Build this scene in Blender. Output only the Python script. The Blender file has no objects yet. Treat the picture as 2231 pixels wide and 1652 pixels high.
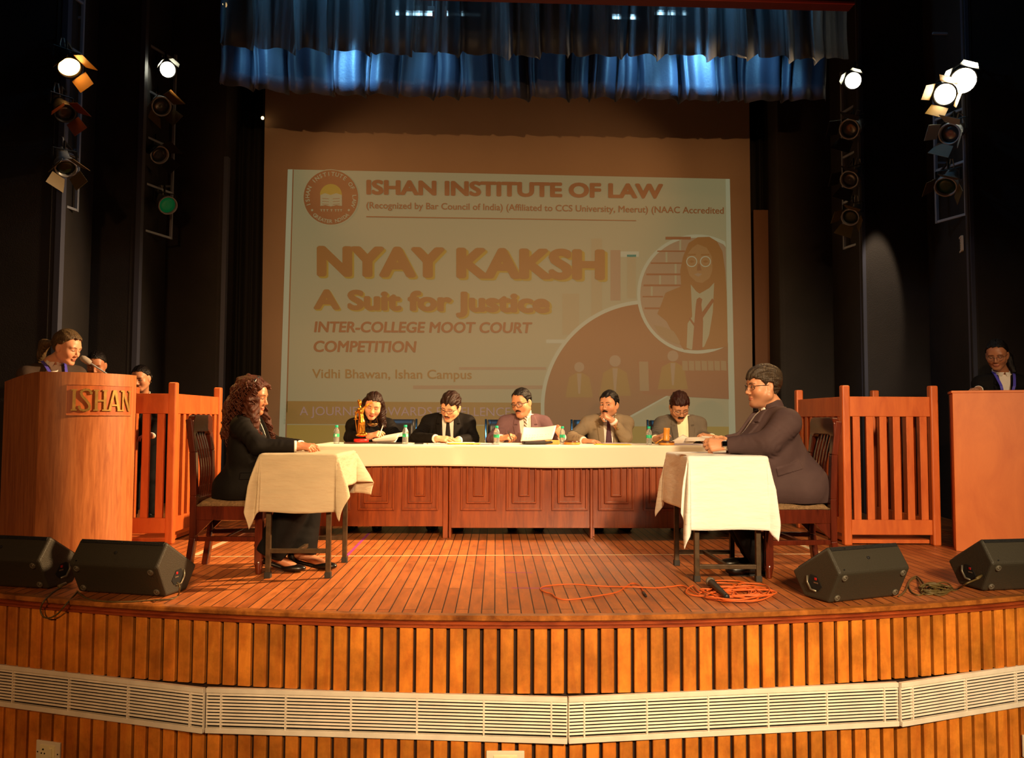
import bpy, math, random
import numpy as np
from mathutils import Vector, Matrix

SC = bpy.context.scene
COL = SC.collection
R = math.radians
random.seed(7)

# ------------------------------------------------------------------ camera, world, exposure
FPX = 1716.0
CAM = Vector((0.0, 0.0, 0.96))
CAM_M = Matrix.Rotation(R(-1.17), 3, 'Z') @ Matrix.Rotation(R(92.97), 3, 'X') @ Matrix.Rotation(R(0.23), 3, 'Z')
cd = bpy.data.cameras.new('camera')
cam = bpy.data.objects.new('camera', cd)
COL.objects.link(cam)
cd.sensor_fit = 'HORIZONTAL'
cd.sensor_width = 36.0
cd.lens = 36.0 * FPX / 2231.0
cd.clip_start = 0.05
cam.matrix_world = Matrix.Translation(CAM) @ CAM_M.to_4x4()
SC.camera = cam

w = bpy.data.worlds.new('world')
SC.world = w
w.use_nodes = True
w.node_tree.nodes['Background'].inputs[0].default_value = (0.5, 0.36, 0.3, 1)
w.node_tree.nodes['Background'].inputs[1].default_value = 0.02

SC.view_settings.view_transform = 'Standard'
SC.view_settings.look = 'None'
SC.view_settings.exposure = 0.0
SC.view_settings.gamma = 1.0
SC.view_settings.use_curve_mapping = False


def light(name, kind, loc, target, energy, color, size=0.3, spot=60, blend=0.5, sx=None, sy=None):
    d = bpy.data.lights.new(name, kind)
    d.energy = energy
    d.color = color
    if kind == 'AREA':
        d.shape = 'RECTANGLE'
        d.size = sx or size
        d.size_y = sy or size
    elif kind == 'SPOT':
        d.spot_size = R(spot)
        d.spot_blend = blend
        d.shadow_soft_size = size
    else:
        d.shadow_soft_size = size
    o = bpy.data.objects.new(name, d)
    COL.objects.link(o)
    o.location = loc
    v = Vector(target) - Vector(loc)
    o.rotation_euler = v.to_track_quat('-Z', 'Y').to_euler()
    o.visible_camera = False if kind == 'AREA' else True
    return o


# lamps on the hall ceiling in front of the stage, wing lamp beams, plus added fill and patch spots
light('hall_lamp_warm', 'SPOT', (2.5, -4.2, 4.2), (1.5, 4.9, 0.3), 4900, (1.0, 0.73, 0.43), 0.3, 42, 1.0)
light('hall_lamp_amber', 'SPOT', (1.6, -4.2, 4.2), (-0.95, 6.7, 0.75), 1300, (1.0, 0.50, 0.09), 0.16, 20, 1.0)
light('hall_fill', 'SPOT', (-2.2, -4.4, 3.6), (-2.8, 5.0, 0.3), 950, (1.0, 0.50, 0.19), 0.2, 44, 1.0)  # added fill for the lettered lectern side, not a known lamp
light('hall_lamp_side', 'SPOT', (-1.5, -4.2, 4.0), (3.9, 6.4, 1.3), 900, (1.0, 0.52, 0.22), 0.16, 16, 0.9)
light('hall_lamp_mid', 'SPOT', (0.8, -4.0, 3.8), (0.4, 6.6, 0.8), 2100, (1.0, 0.62, 0.28), 0.2, 42, 0.9)
light('projector', 'SPOT', (0.15, -3.2, 1.55), (0.12, 9.5, 2.3), 2700, (1.0, 0.50, 0.17), 0.025, 50, 0.2)
light('wing_beam_white', 'SPOT', (4.02, 6.72, 3.90), (-2.6, 5.6, 1.0), 5600, (1.0, 0.62, 0.30), 0.08, 52, 0.8)
light('added_wing_spot', 'SPOT', (3.98, 7.55, 4.05), (4.0, 8.12, 2.35), 330, (1.0, 0.72, 0.45), 0.03, 17, 0.4)  # added spot, off any lamp, laying a light patch on the wing wall
light('wing_beam_amber', 'SPOT', (3.86, 6.78, 3.76), (0.8, 5.9, 0.5), 300, (1.0, 0.55, 0.2), 0.08, 60, 0.6)
light('wing_beam_orange', 'SPOT', (-3.72, 6.72, 3.98), (-0.6, 6.2, 0.5), 300, (1.0, 0.50, 0.12), 0.08, 66, 0.6)
light('wing_beam_cool', 'SPOT', (3.62, 7.72, 4.36), (0.3, 9.4, 3.6), 140, (1.0, 0.52, 0.2), 0.08, 58, 1.0)
light('wing_beam_pale', 'SPOT', (-3.55, 8.3, 4.45), (-0.3, 9.4, 3.6), 140, (1.0, 0.52, 0.2), 0.08, 58, 1.0)


# ------------------------------------------------------------------ pixel -> place helpers
def ray(px, py):
    return CAM_M @ Vector(((px - 1115.5) / FPX, -(py - 826.0) / FPX, -1.0))


def at(px, py, Y):
    """the point seen at a photo pixel, at depth Y"""
    d = ray(px, py)
    return CAM + d * (Y / d.y)


def gd(px, py, z=0.0):
    """the point seen at a photo pixel, on a level plane"""
    d = ray(px, py)
    return CAM + d * ((z - CAM.z) / d.z)


# ------------------------------------------------------------------ materials
MATS = {}


def lin(r, g, b):
    f = lambda c: (c / 255 / 12.92) if c / 255 <= 0.04045 else ((c / 255 + 0.055) / 1.055) ** 2.4
    return (f(r), f(g), f(b), 1.0)


def mat(name, color=(0.5, 0.5, 0.5, 1), rough=0.5, metal=0.0, bump=0.0, bscale=40.0, var=0.0, vscale=6.0,
        emit=None, es=0.0, trans=0.0, ior=1.45, sheen=0.0, stretch=(1, 1, 1), coat=0.0, spec=0.5, attr=False, ao=0):
    if name in MATS:
        return MATS[name]
    m = bpy.data.materials.new(name)
    m.use_nodes = True
    nt = m.node_tree
    b = nt.nodes['Principled BSDF']
    c = tuple(color) if len(color) == 4 else tuple(color) + (1,)
    b.inputs['Base Color'].default_value = c
    b.inputs['Roughness'].default_value = rough
    b.inputs['Metallic'].default_value = metal
    b.inputs['IOR'].default_value = ior
    b.inputs['Transmission Weight'].default_value = trans
    b.inputs['Sheen Weight'].default_value = sheen
    b.inputs['Coat Weight'].default_value = coat
    b.inputs['Specular IOR Level'].default_value = spec
    if emit:
        b.inputs['Emission Color'].default_value = tuple(emit)[:3] + (1,)
        b.inputs['Emission Strength'].default_value = es
    tc = nt.nodes.new('ShaderNodeTexCoord')
    mp = nt.nodes.new('ShaderNodeMapping')
    mp.inputs['Scale'].default_value = stretch
    nt.links.new(tc.outputs['Object'], mp.inputs['Vector'])
    src = None
    if attr:
        a = nt.nodes.new('ShaderNodeAttribute')
        a.attribute_name = 'col'
        src = a.outputs['Color']
        nt.links.new(src, b.inputs['Base Color'])
    if var > 0:
        n = nt.nodes.new('ShaderNodeTexNoise')
        n.inputs['Scale'].default_value = vscale
        n.inputs['Detail'].default_value = 5
        nt.links.new(mp.outputs[0], n.inputs['Vector'])
        r = nt.nodes.new('ShaderNodeMapRange')
        r.inputs['From Min'].default_value = 0.3
        r.inputs['From Max'].default_value = 0.7
        r.inputs['To Min'].default_value = 1 - var
        r.inputs['To Max'].default_value = 1 + var
        nt.links.new(n.outputs['Fac'], r.inputs['Value'])
        mx = nt.nodes.new('ShaderNodeMix')
        mx.data_type = 'RGBA'
        mx.blend_type = 'MULTIPLY'
        mx.inputs[0].default_value = 1.0
        if src is None:
            mx.inputs[6].default_value = c
        else:
            nt.links.new(src, mx.inputs[6])
        nt.links.new(r.outputs[0], mx.inputs[7])
        nt.links.new(mx.outputs[2], b.inputs['Base Color'])
    if bump > 0:
        n2 = nt.nodes.new('ShaderNodeTexNoise')
        n2.inputs['Scale'].default_value = bscale
        n2.inputs['Detail'].default_value = 4
        nt.links.new(mp.outputs[0], n2.inputs['Vector'])
        bp = nt.nodes.new('ShaderNodeBump')
        bp.inputs['Strength'].default_value = bump
        bp.inputs['Distance'].default_value = 0.01
        nt.links.new(n2.outputs['Fac'], bp.inputs['Height'])
        nt.links.new(bp.outputs[0], b.inputs['Normal'])
    MATS[name] = m
    return m


def wood(name, c1, c2, rough=0.4, grain=(30, 30, 2.2), coat=0.0, scale=1.0, attr=0.0, stain=0.0, bump=0.15, fleck=False):
    """streaked timber: grain runs along the axis with the small stretch value"""
    if name in MATS:
        return MATS[name]
    m = bpy.data.materials.new(name)
    m.use_nodes = True
    nt = m.node_tree
    b = nt.nodes['Principled BSDF']
    b.inputs['Roughness'].default_value = rough
    b.inputs['Coat Weight'].default_value = coat
    b.inputs['Coat Roughness'].default_value = 0.15
    tc = nt.nodes.new('ShaderNodeTexCoord')
    mp = nt.nodes.new('ShaderNodeMapping')
    mp.inputs['Scale'].default_value = grain
    nt.links.new(tc.outputs['Object'], mp.inputs['Vector'])
    n = nt.nodes.new('ShaderNodeTexNoise')
    n.inputs['Scale'].default_value = scale
    n.inputs['Detail'].default_value = 6
    n.inputs['Roughness'].default_value = 0.65
    n.inputs['Distortion'].default_value = 0.6
    nt.links.new(mp.outputs[0], n.inputs['Vector'])
    cr = nt.nodes.new('ShaderNodeValToRGB')
    cr.color_ramp.elements[0].position = 0.32
    cr.color_ramp.elements[0].color = c1
    cr.color_ramp.elements[1].position = 0.68
    cr.color_ramp.elements[1].color = c2
    nt.links.new(n.outputs['Fac'], cr.inputs['Fac'])
    out = cr.outputs['Color']

    def mul(out, val_socket):
        mx = nt.nodes.new('ShaderNodeMix')
        mx.data_type = 'RGBA'
        mx.blend_type = 'MULTIPLY'
        mx.inputs[0].default_value = 1.0
        nt.links.new(out, mx.inputs[6])
        nt.links.new(val_socket, mx.inputs[7])
        return mx.outputs[2]
    if attr > 0:
        a = nt.nodes.new('ShaderNodeAttribute')
        a.attribute_name = 'rnd'
        r = nt.nodes.new('ShaderNodeMapRange')
        r.inputs['To Min'].default_value = 1 - attr
        r.inputs['To Max'].default_value = 1 + attr
        nt.links.new(a.outputs['Fac'], r.inputs['Value'])
        out = mul(out, r.outputs[0])
    if stain > 0:
        s = nt.nodes.new('ShaderNodeTexNoise')
        s.inputs['Scale'].default_value = 5.0
        s.inputs['Detail'].default_value = 6
        s.inputs['Roughness'].default_value = 0.7
        nt.links.new(tc.outputs['Object'], s.inputs['Vector'])
        r = nt.nodes.new('ShaderNodeMapRange')
        r.inputs['From Min'].default_value = 0.35
        r.inputs['From Max'].default_value = 0.62
        r.inputs['To Min'].default_value = 1 - stain
        r.inputs['To Max'].default_value = 1.0
        nt.links.new(s.outputs['Fac'], r.inputs['Value'])
        out = mul(out, r.outputs[0])
    if fleck:      # chips of old paper and paint left on the boards
        vo = nt.nodes.new('ShaderNodeTexVoronoi')
        vo.inputs['Scale'].default_value = 7.0
        nt.links.new(tc.outputs['Object'], vo.inputs['Vector'])
        r1 = nt.nodes.new('ShaderNodeMath'); r1.operation = 'LESS_THAN'; r1.inputs[1].default_value = 0.075
        nt.links.new(vo.outputs['Distance'], r1.inputs[0])
        sx = nt.nodes.new('ShaderNodeSeparateColor')
        nt.links.new(vo.outputs['Color'], sx.inputs[0])
        r2 = nt.nodes.new('ShaderNodeMath'); r2.operation = 'GREATER_THAN'; r2.inputs[1].default_value = 0.80
        nt.links.new(sx.outputs[0], r2.inputs[0])
        r3 = nt.nodes.new('ShaderNodeMath'); r3.operation = 'MULTIPLY'
        nt.links.new(r1.outputs[0], r3.inputs[0]); nt.links.new(r2.outputs[0], r3.inputs[1])
        mf = nt.nodes.new('ShaderNodeMix'); mf.data_type = 'RGBA'
        nt.links.new(r3.outputs[0], mf.inputs[0]); nt.links.new(out, mf.inputs[6]); mf.inputs[7].default_value = (0.75, 0.55, 0.32, 1)
        out = mf.outputs[2]
    nt.links.new(out, b.inputs['Base Color'])
    if bump > 0:
        bp = nt.nodes.new('ShaderNodeBump')
        bp.inputs['Strength'].default_value = bump
        bp.inputs['Distance'].default_value = 0.004
        nt.links.new(n.outputs['Fac'], bp.inputs['Height'])
        nt.links.new(bp.outputs[0], b.inputs['Normal'])
    MATS[name] = m
    return m


# ------------------------------------------------------------------ mesh helpers
class MB:
    def __init__(s):
        s.v = []
        s.f = []
        s.r = []
        s.sm = []

    def add(s, verts, faces, rnd=0.5, smooth=False):
        k = len(s.v)
        s.v.extend([tuple(p) for p in verts])
        s.f.extend([tuple(i + k for i in f) for f in faces])
        s.r.extend([rnd] * len(faces))
        s.sm.extend([smooth] * len(faces))
        return s

    def box(s, c, d, rz=0.0, rnd=0.5, M=None):
        x, y, z = d[0] / 2, d[1] / 2, d[2] / 2
        vs = [Vector((a * x, b * y, e * z)) for a in (-1, 1) for b in (-1, 1) for e in (-1, 1)]
        if M is None:
            M = Matrix.Rotation(rz, 3, 'Z')
        vs = [M @ v + Vector(c) for v in vs]
        return s.add(vs, [(0, 1, 3, 2), (4, 6, 7, 5), (0, 4, 5, 1), (2, 3, 7, 6), (0, 2, 6, 4), (1, 5, 7, 3)], rnd)

    def bar(s, a, b, wx, wy, up=(0, 0, 1), rnd=0.5):
        """a square bar from a to b"""
        a, b = Vector(a), Vector(b)
        d = (b - a)
        L = d.length
        d.normalize()
        u = Vector(up)
        if abs(d.dot(u)) > 0.98:
            u = Vector((0, 1, 0))
        x = d.cross(u).normalized()
        y = x.cross(d).normalized()
        M = Matrix((x, y, d)).transposed()
        return s.box((a + b) / 2, (wx, wy, L), M=M, rnd=rnd)

    def tube(s, pts, r, n=8, caps=True, rnd=0.5):
        pts = [Vector(p) for p in pts]
        m = len(pts)
        rs = r if isinstance(r, (list, tuple)) else [r] * m
        vs = []
        prev = None
        for i, p in enumerate(pts):
            t = (pts[min(i + 1, m - 1)] - pts[max(i - 1, 0)])
            if t.length < 1e-9:
                t = Vector((0, 0, 1))
            t.normalize()
            if prev is None:
                u = Vector((0, 0, 1)) if abs(t.z) < 0.9 else Vector((1, 0, 0))
            else:
                u = prev
            x = (u - t * u.dot(t))
            if x.length < 1e-6:
                x = t.orthogonal()
            x.normalize()
            prev = x
            y = t.cross(x)
            for k in range(n):
                a = 2 * math.pi * k / n
                vs.append(p + (x * math.cos(a) + y * math.sin(a)) * rs[i])
        fs = []
        for i in range(m - 1):
            for k in range(n):
                k2 = (k + 1) % n
                fs.append((i * n + k, i * n + k2, (i + 1) * n + k2, (i + 1) * n + k))
        if caps:
            fs.append(tuple(range(n - 1, -1, -1)))
            fs.append(tuple((m - 1) * n + k for k in range(n)))
        return s.add(vs, fs, rnd, True)

    def lathe(s, prof, c=(0, 0, 0), n=24, M=None, rnd=0.5, caps=True):
        vs = []
        M = M or Matrix.Identity(3)
        for (r, z) in prof:
            for k in range(n):
                a = 2 * math.pi * k / n
                vs.append(M @ Vector((r * math.cos(a), r * math.sin(a), z)) + Vector(c))
        fs = []
        m = len(prof)
        for i in range(m - 1):
            for k in range(n):
                k2 = (k + 1) % n
                fs.append((i * n + k, i * n + k2, (i + 1) * n + k2, (i + 1) * n + k))
        if caps:
            fs.append(tuple(range(n - 1, -1, -1)))
            fs.append(tuple((m - 1) * n + k for k in range(n)))
        return s.add(vs, fs, rnd, True)

    def prism(s, poly, h0, h1, M=None, c=(0, 0, 0), rnd=0.5):
        """poly in local xy, extruded along local z from h0 to h1"""
        M = M or Matrix.Identity(3)
        n = len(poly)
        vs = [M @ Vector((p[0], p[1], h)) + Vector(c) for h in (h0, h1) for p in poly]
        fs = [tuple(range(n - 1, -1, -1)), tuple(range(n, 2 * n))]
        fs += [(i, (i + 1) % n, n + (i + 1) % n, n + i) for i in range(n)]
        return s.add(vs, fs, rnd)

    def grid(s, fn, nu, nv, rnd=0.5, smooth=True):
        vs = [fn(i / nu, j / nv) for i in range(nu + 1) for j in range(nv + 1)]
        fs = [(i * (nv + 1) + j, (i + 1) * (nv + 1) + j, (i + 1) * (nv + 1) + j + 1, i * (nv + 1) + j + 1)
              for i in range(nu) for j in range(nv)]
        return s.add(vs, fs, rnd, smooth)


def mesh_obj(name, me, m, parent=None):
    o = bpy.data.objects.new(name, me)
    COL.objects.link(o)
    if m is not None:
        for mm in (m if isinstance(m, (list, tuple)) else [m]):
            me.materials.append(mm)
    if parent is not None:
        o.parent = parent
    return o


def obj(name, mb, m, parent=None, bevel=0.0, loc=None, solid=0.0, label=None, seg=2, sub=0):
    me = bpy.data.meshes.new(name)
    off = Vector(loc) if loc is not None else Vector((0, 0, 0))
    me.from_pydata([tuple(Vector(p) - off) for p in mb.v], [], mb.f)
    at_ = me.attributes.new('rnd', 'FLOAT', 'FACE')
    at_.data.foreach_set('value', mb.r)
    me.polygons.foreach_set('use_smooth', mb.sm)
    me.update()
    o = mesh_obj(name, me, m, parent)
    if loc is not None and parent is None:
        o.location = loc
    if solid:
        md = o.modifiers.new('solid', 'SOLIDIFY')
        md.thickness = solid
        md.offset = 0
    if sub:
        md = o.modifiers.new('sub', 'SUBSURF')
        md.levels = md.render_levels = sub
    if bevel:
        md = o.modifiers.new('bevel', 'BEVEL')
        md.width = bevel
        md.segments = seg
        md.limit_method = 'ANGLE'
        md.angle_limit = R(35)
    if label:
        o['label'] = label
    return o


def tag(o, label, cat, group=None, kind=None):
    o['label'] = label
    o['category'] = cat
    if group:
        o['group'] = group
    if kind:
        o['kind'] = kind
    return o


def thing(name, label, cat, loc=(0, 0, 0), rz=0.0, group=None):
    o = bpy.data.objects.new(name, None)
    o.empty_display_size = 0.1
    COL.objects.link(o)
    o.location = loc
    o.rotation_euler = (0, 0, rz)
    return tag(o, label, cat, group)


def struct(o):
    o['kind'] = 'structure'
    return o


def copy_tree(o, parent=None):
    c = o.copy()
    COL.objects.link(c)
    if parent is not None:
        c.parent = parent
    for ch in list(o.children):
        copy_tree(ch, c)
    return c
# ------------------------------------------------------------------ the stage
ARC_X, ARC_R, ARC_Y = 0.2, 8.7, 3.92     # the bowed front of the stage


def edge(x):
    return ARC_Y + ARC_R - math.sqrt(ARC_R ** 2 - (x - ARC_X) ** 2)


def arc(th, out=0.0, z=0.0):
    return Vector((ARC_X + (ARC_R + out) * math.sin(th), ARC_Y + ARC_R - (ARC_R + out) * math.cos(th), z))


def floor_mat():
    m = bpy.data.materials.new('stage_boards')
    m.use_nodes = True
    nt = m.node_tree
    b = nt.nodes['Principled BSDF']
    tc = nt.nodes.new('ShaderNodeTexCoord')
    mp = nt.nodes.new('ShaderNodeMapping')
    mp.inputs['Rotation'].default_value = (0, 0, R(90))
    nt.links.new(tc.outputs['Object'], mp.inputs['Vector'])
    br = nt.nodes.new('ShaderNodeTexBrick')
    br.offset = 0.37
    br.inputs['Scale'].default_value = 1.0
    br.inputs['Brick Width'].default_value = 1.35
    br.inputs['Row Height'].default_value = 0.066
    br.inputs['Mortar Size'].default_value = 0.0036
    br.inputs['Mortar Smooth'].default_value = 0.3
    br.inputs['Bias'].default_value = -0.1
    br.inputs['Color1'].default_value = (0.38, 0.105, 0.024, 1)
    br.inputs['Color2'].default_value = (0.52, 0.165, 0.040, 1)
    br.inputs['Mortar'].default_value = (0.035, 0.012, 0.006, 1)
    nt.links.new(mp.outputs[0], br.inputs['Vector'])
    mp2 = nt.nodes.new('ShaderNodeMapping')
    mp2.inputs['Scale'].default_value = (14, 3, 1)
    nt.links.new(tc.outputs['Object'], mp2.inputs['Vector'])
    n = nt.nodes.new('ShaderNodeTexNoise')
    n.inputs['Scale'].default_value = 1.6
    n.inputs['Detail'].default_value = 7
    n.inputs['Roughness'].default_value = 0.7
    nt.links.new(mp2.outputs[0], n.inputs['Vector'])
    r = nt.nodes.new('ShaderNodeMapRange')
    r.inputs['From Min'].default_value = 0.3
    r.inputs['From Max'].default_value = 0.7
    r.inputs['To Min'].default_value = 0.62
    r.inputs['To Max'].default_value = 1.25
    nt.links.new(n.outputs['Fac'], r.inputs['Value'])
    mx = nt.nodes.new('ShaderNodeMix')
    mx.data_type = 'RGBA'
    mx.blend_type = 'MULTIPLY'
    mx.inputs[0].default_value = 1
    nt.links.new(br.outputs['Color'], mx.inputs[6])
    nt.links.new(r.outputs[0], mx.inputs[7])
    # scuffs where feet and trolleys have worn the varnish
    n3 = nt.nodes.new('ShaderNodeTexNoise')
    n3.inputs['Scale'].default_value = 1.3
    n3.inputs['Detail'].default_value = 8
    n3.inputs['Roughness'].default_value = 0.75
    nt.links.new(tc.outputs['Object'], n3.inputs['Vector'])
    r3 = nt.nodes.new('ShaderNodeMapRange')
    r3.inputs['From Min'].default_value = 0.52
    r3.inputs['From Max'].default_value = 0.66
    nt.links.new(n3.outputs['Fac'], r3.inputs['Value'])
    mx2 = nt.nodes.new('ShaderNodeMix')
    mx2.data_type = 'RGBA'
    nt.links.new(r3.outputs[0], mx2.inputs[0])
    nt.links.new(mx.outputs[2], mx2.inputs[6])
    ml = nt.nodes.new('ShaderNodeMix')
    ml.data_type = 'RGBA'
    ml.blend_type = 'MULTIPLY'
    ml.inputs[0].default_value = 1
    ml.inputs[7].default_value = (0.72, 0.66, 0.66, 1)
    nt.links.new(mx.outputs[2], ml.inputs[6])
    nt.links.new(ml.outputs[2], mx2.inputs[7])
    nt.links.new(mx2.outputs[2], b.inputs['Base Color'])
    rr = nt.nodes.new('ShaderNodeMapRange')
    rr.inputs['To Min'].default_value = 0.3
    rr.inputs['To Max'].default_value = 0.58
    nt.links.new(n.outputs['Fac'], rr.inputs['Value'])
    nt.links.new(rr.outputs[0], b.inputs['Roughness'])
    bp = nt.nodes.new('ShaderNodeBump')
    bp.inputs['Strength'].default_value = 0.5
    bp.inputs['Distance'].default_value = 0.004
    bp.invert = True
    nt.links.new(br.outputs['Fac'], bp.inputs['Height'])
    nt.links.new(bp.outputs[0], b.inputs['Normal'])
    return m


mb = MB()
N = 80
ths = [R(-38) + R(76) * i / N for i in range(N + 1)]
front = [arc(t, -0.03) for t in ths]
poly = [(p.x, p.y) for p in front] + [(5.6, 11.0), (-5.2, 11.0)]
mb.prism(poly, -0.12, 0.0)
struct(obj('floor', mb, floor_mat()))

m_nose = wood('worn_nosing', lin(120, 62, 24), lin(205, 125, 52), 0.35, (6, 6, 6), stain=0.45, coat=0.25, scale=1.5)
m_trim = wood('red_trim', lin(120, 45, 18), lin(165, 75, 32), 0.4, (5, 5, 30))


def arc_band(prof, m, name, th0=-38, th1=38, n=90):
    b = MB()
    k = len(prof)
    vs = []
    for i in range(n + 1):
        t = R(th0 + (th1 - th0) * i / n)
        for (o, z) in prof:
            vs.append(arc(t, o, z))
    fs = []
    for i in range(n):
        for j in range(k):
            j2 = (j + 1) % k
            fs.append((i * k + j, (i + 1) * k + j, (i + 1) * k + j2, i * k + j2))
    b.add(vs, fs)
    return struct(obj(name, b, m))


arc_band([(-0.035, 0.0015), (0.012, 0.0015), (0.019, -0.004), (0.019, -0.020), (0.012, -0.026), (-0.035, -0.026)], m_nose, 'trim_1')
arc_band([(-0.05, -0.026), (0.002, -0.026), (0.002, -0.032), (0.013, -0.034), (0.013, -0.043), (0.003, -0.045),
          (0.003, -0.049), (0.013, -0.051), (0.013, -0.060), (0.002, -0.063), (-0.05, -0.063)], m_trim, 'trim_2')
# boarded front of the stage
m_slat = wood('stage_front_slats', lin(204, 112, 34), lin(232, 144, 48), 0.42, (16, 16, 3), attr=0.20, stain=0.42, coat=0.15)
m_dark = mat('dark_gap', lin(42, 20, 8), 0.8)
b = MB()
pitch = 0.0825 / ARC_R
for band, (z0, z1) in enumerate(((-0.374, -0.063), (-1.0, -0.603))):
    k = -int(R(36) / pitch)
    while k * pitch < R(36):
        t = (k + 0.31 + 0.1 * band) * pitch
        c = arc(t, -0.006, (z0 + z1) / 2)
        M = Matrix.Rotation(t, 3, 'Z')
        wd = 0.0650 + random.uniform(-0.001, 0.001)
        # chamfered front edges
        poly = [(-wd / 2, 0.012), (wd / 2, 0.012), (wd / 2, -0.007), (wd / 2 - 0.006, -0.012), (-wd / 2 + 0.003, -0.012), (-wd / 2, -0.009)]
        b.prism(poly, -(z1 - z0) / 2, (z1 - z0) / 2, M=M, c=c, rnd=random.random())
        k += 1
struct(obj('wall_front', b, m_slat))
bk = MB()
bk.grid(lambda u, v: arc(R(-37 + 74 * u), -0.022, -1.0 + 0.97 * v), 60, 1)
struct(obj('wall_front_backing', bk, m_dark))
# the hall floor below the stage
hf = MB()
hf.box((0, 1.0, -1.03), (14, 12, 0.06))
struct(obj('floor_hall', hf, mat('hall_carpet', lin(60, 30, 24), 0.9)))

# long ventilation grilles let into the boarded front
m_grille = mat('cream_grille', lin(238, 226, 206), 0.45, var=0.10, vscale=9)
m_void = mat('grille_void', lin(10, 7, 5), 0.9)
joints = [-3.36, -1.425, 0.355, 2.06, 3.95]
glab = ['long cream louvred grille, nearest the corded monitor speakers, its end past the wall socket',
        'long cream louvred grille below the curly-haired woman and her table',
        'long cream louvred grille below the orange cable and the table of the man',
        'long cream louvred grille under the monitor speakers beside the cable pile']
glab[0] = 'long cream louvred grille under the two monitor speakers before the lettered lectern'
for g in range(4):
    x0, x1 = joints[g], joints[g + 1]
    p0 = Vector((x0, edge(x0), 0)); p1 = Vector((x1, edge(x1), 0))
    d = (p1 - p0).normalized()
    nrm = Vector((d.y, -d.x, 0))
    L = (p1 - p0).length
    sag = (arc(math.asin(((x0 + x1) / 2 - ARC_X) / ARC_R)) - (p0 + p1) / 2).dot(nrm)
    rz = math.atan2(d.y, d.x)
    base = (p0 + p1) / 2 + nrm * (sag * 0.75 + 0.014)
    t = thing('ventilation_grille', glab[g], 'grille', (base.x, base.y, -0.6), rz, 'cream grilles along the stage front')
    zt, zb = 0.222, 0.006
    fr = MB()
    fr.box((0, 0, zt - 0.010), (L + 0.004, 0.022, 0.024)).box((0, 0, zb + 0.011), (L + 0.004, 0.022, 0.026))
    fr.box((-L / 2, 0.004, 0.114), (0.005, 0.016, 0.20)).box((L / 2, 0.004, 0.114), (0.005, 0.016, 0.20))
    obj('frame', fr, m_grille, t, 0.002)
    lv = MB()
    nl = 10
    for i in range(nl):
        z = zb + 0.032 + (zt - zb - 0.056) * (i + 0.5) / nl
        M = Matrix.Rotation(R(-20), 3, 'X')
        lv.box((0, 0.001, z), (L + 0.002, 0.016, 0.0098), M=M)
    obj('louvre', lv, m_grille, t, 0.001)
    xs = [-L / 2 + 0.075] + [-L / 2 + 0.075 + (L - 0.15) * i / 5 for i in range(1, 5)] + [L / 2 - 0.075]
    for x in xs:
        up = MB(); up.box((x, -0.002, 0.114), (0.008, 0.014, 0.175))
        obj('spacer', up, m_grille, t)
    vd = MB()
    vd.box((0, 0.014, 0.114), (L - 0.01, 0.004, 0.2))
    obj('backing', vd, m_void, t)

# wall sockets on the boarded front
m_plate = mat('socket_plate', lin(236, 224, 196), 0.35)
m_ins = mat('socket_insert', lin(246, 236, 190), 0.3)
m_hole = mat('socket_hole', lin(30, 22, 16), 0.6)


def socket(px, py, label, kind):
    p = at(px, py, 4.0)
    for _ in range(6):
        p = at(px, py, edge(p.x))
    th = math.asin((p.x - ARC_X) / ARC_R)
    q = arc(th, 0.012, p.z)
    t = thing('wall_socket', label, 'socket', q, th, 'wall sockets on the stage front')
    w_, h_ = (0.155, 0.118) if kind else (0.185, 0.118)
    a = MB(); a.box((0, 0, 0), (w_, 0.012, h_)); obj('cover_plate', a, m_plate, t, 0.003)
    i = MB(); i.box((0, -0.008, 0.005), (w_ * 0.62, 0.006, 0.07)); obj('insert', i, m_ins, t, 0.002)
    s = MB(); s.box((w_ * 0.15, -0.013, 0.005), (0.024, 0.008, 0.045)); obj('rocker_switch', s, m_ins, t, 0.002)
    hs = MB()
    for dx, dz, r_ in ((0, 0.018, 0.005), (-0.010, -0.002, 0.004), (0.010, -0.002, 0.004)):
        hs.lathe([(r_, 0), (r_, 0.003)], (-w_ * 0.16 + dx, -0.0105, dz), 10, Matrix.Rotation(R(90), 3, 'X'))
    for dx in (-w_ * 0.42, w_ * 0.42):
        hs.lathe([(0.004, 0), (0.004, 0.002)], (dx, -0.006, 0.0), 10, Matrix.Rotation(R(90), 3, 'X'))
    obj('socket_hole', hs, m_hole, t)


socket(110, 1638, 'cream wall socket with switch, below the speakers before the lettered lectern', 1)
socket(1101, 1661, 'cream wall socket cut by the bottom edge, below the middle of the grilles', 0)
socket(2246, 1620, 'cream wall socket at the far end of the stage front, under the cable pile side', 1)

# ------------------------------------------------------------------ black side walls, back wall and ceiling
m_black = mat('black_wall', lin(30, 26, 26), 0.75, bump=0.25, bscale=120, var=0.25, vscale=3)
m_black2 = mat('black_back', lin(14, 13, 14), 0.9)
ZT = 6.2


def wall_strip(pts, name, th=0.06):
    for (a, c) in zip(pts[:-1], pts[1:]):
        b = MB()
        a = Vector((a[0], a[1], 0)); c = Vector((c[0], c[1], 0))
        d = (c - a).normalized()
        b.box(((a.x + c.x) / 2, (a.y + c.y) / 2, ZT / 2), ((c - a).length + th * 0.98, th, ZT), math.atan2(d.y, d.x))
        struct(obj(name, b, m_black))


def px_x(px, Y):
    return at(px, 880, Y).x


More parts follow.
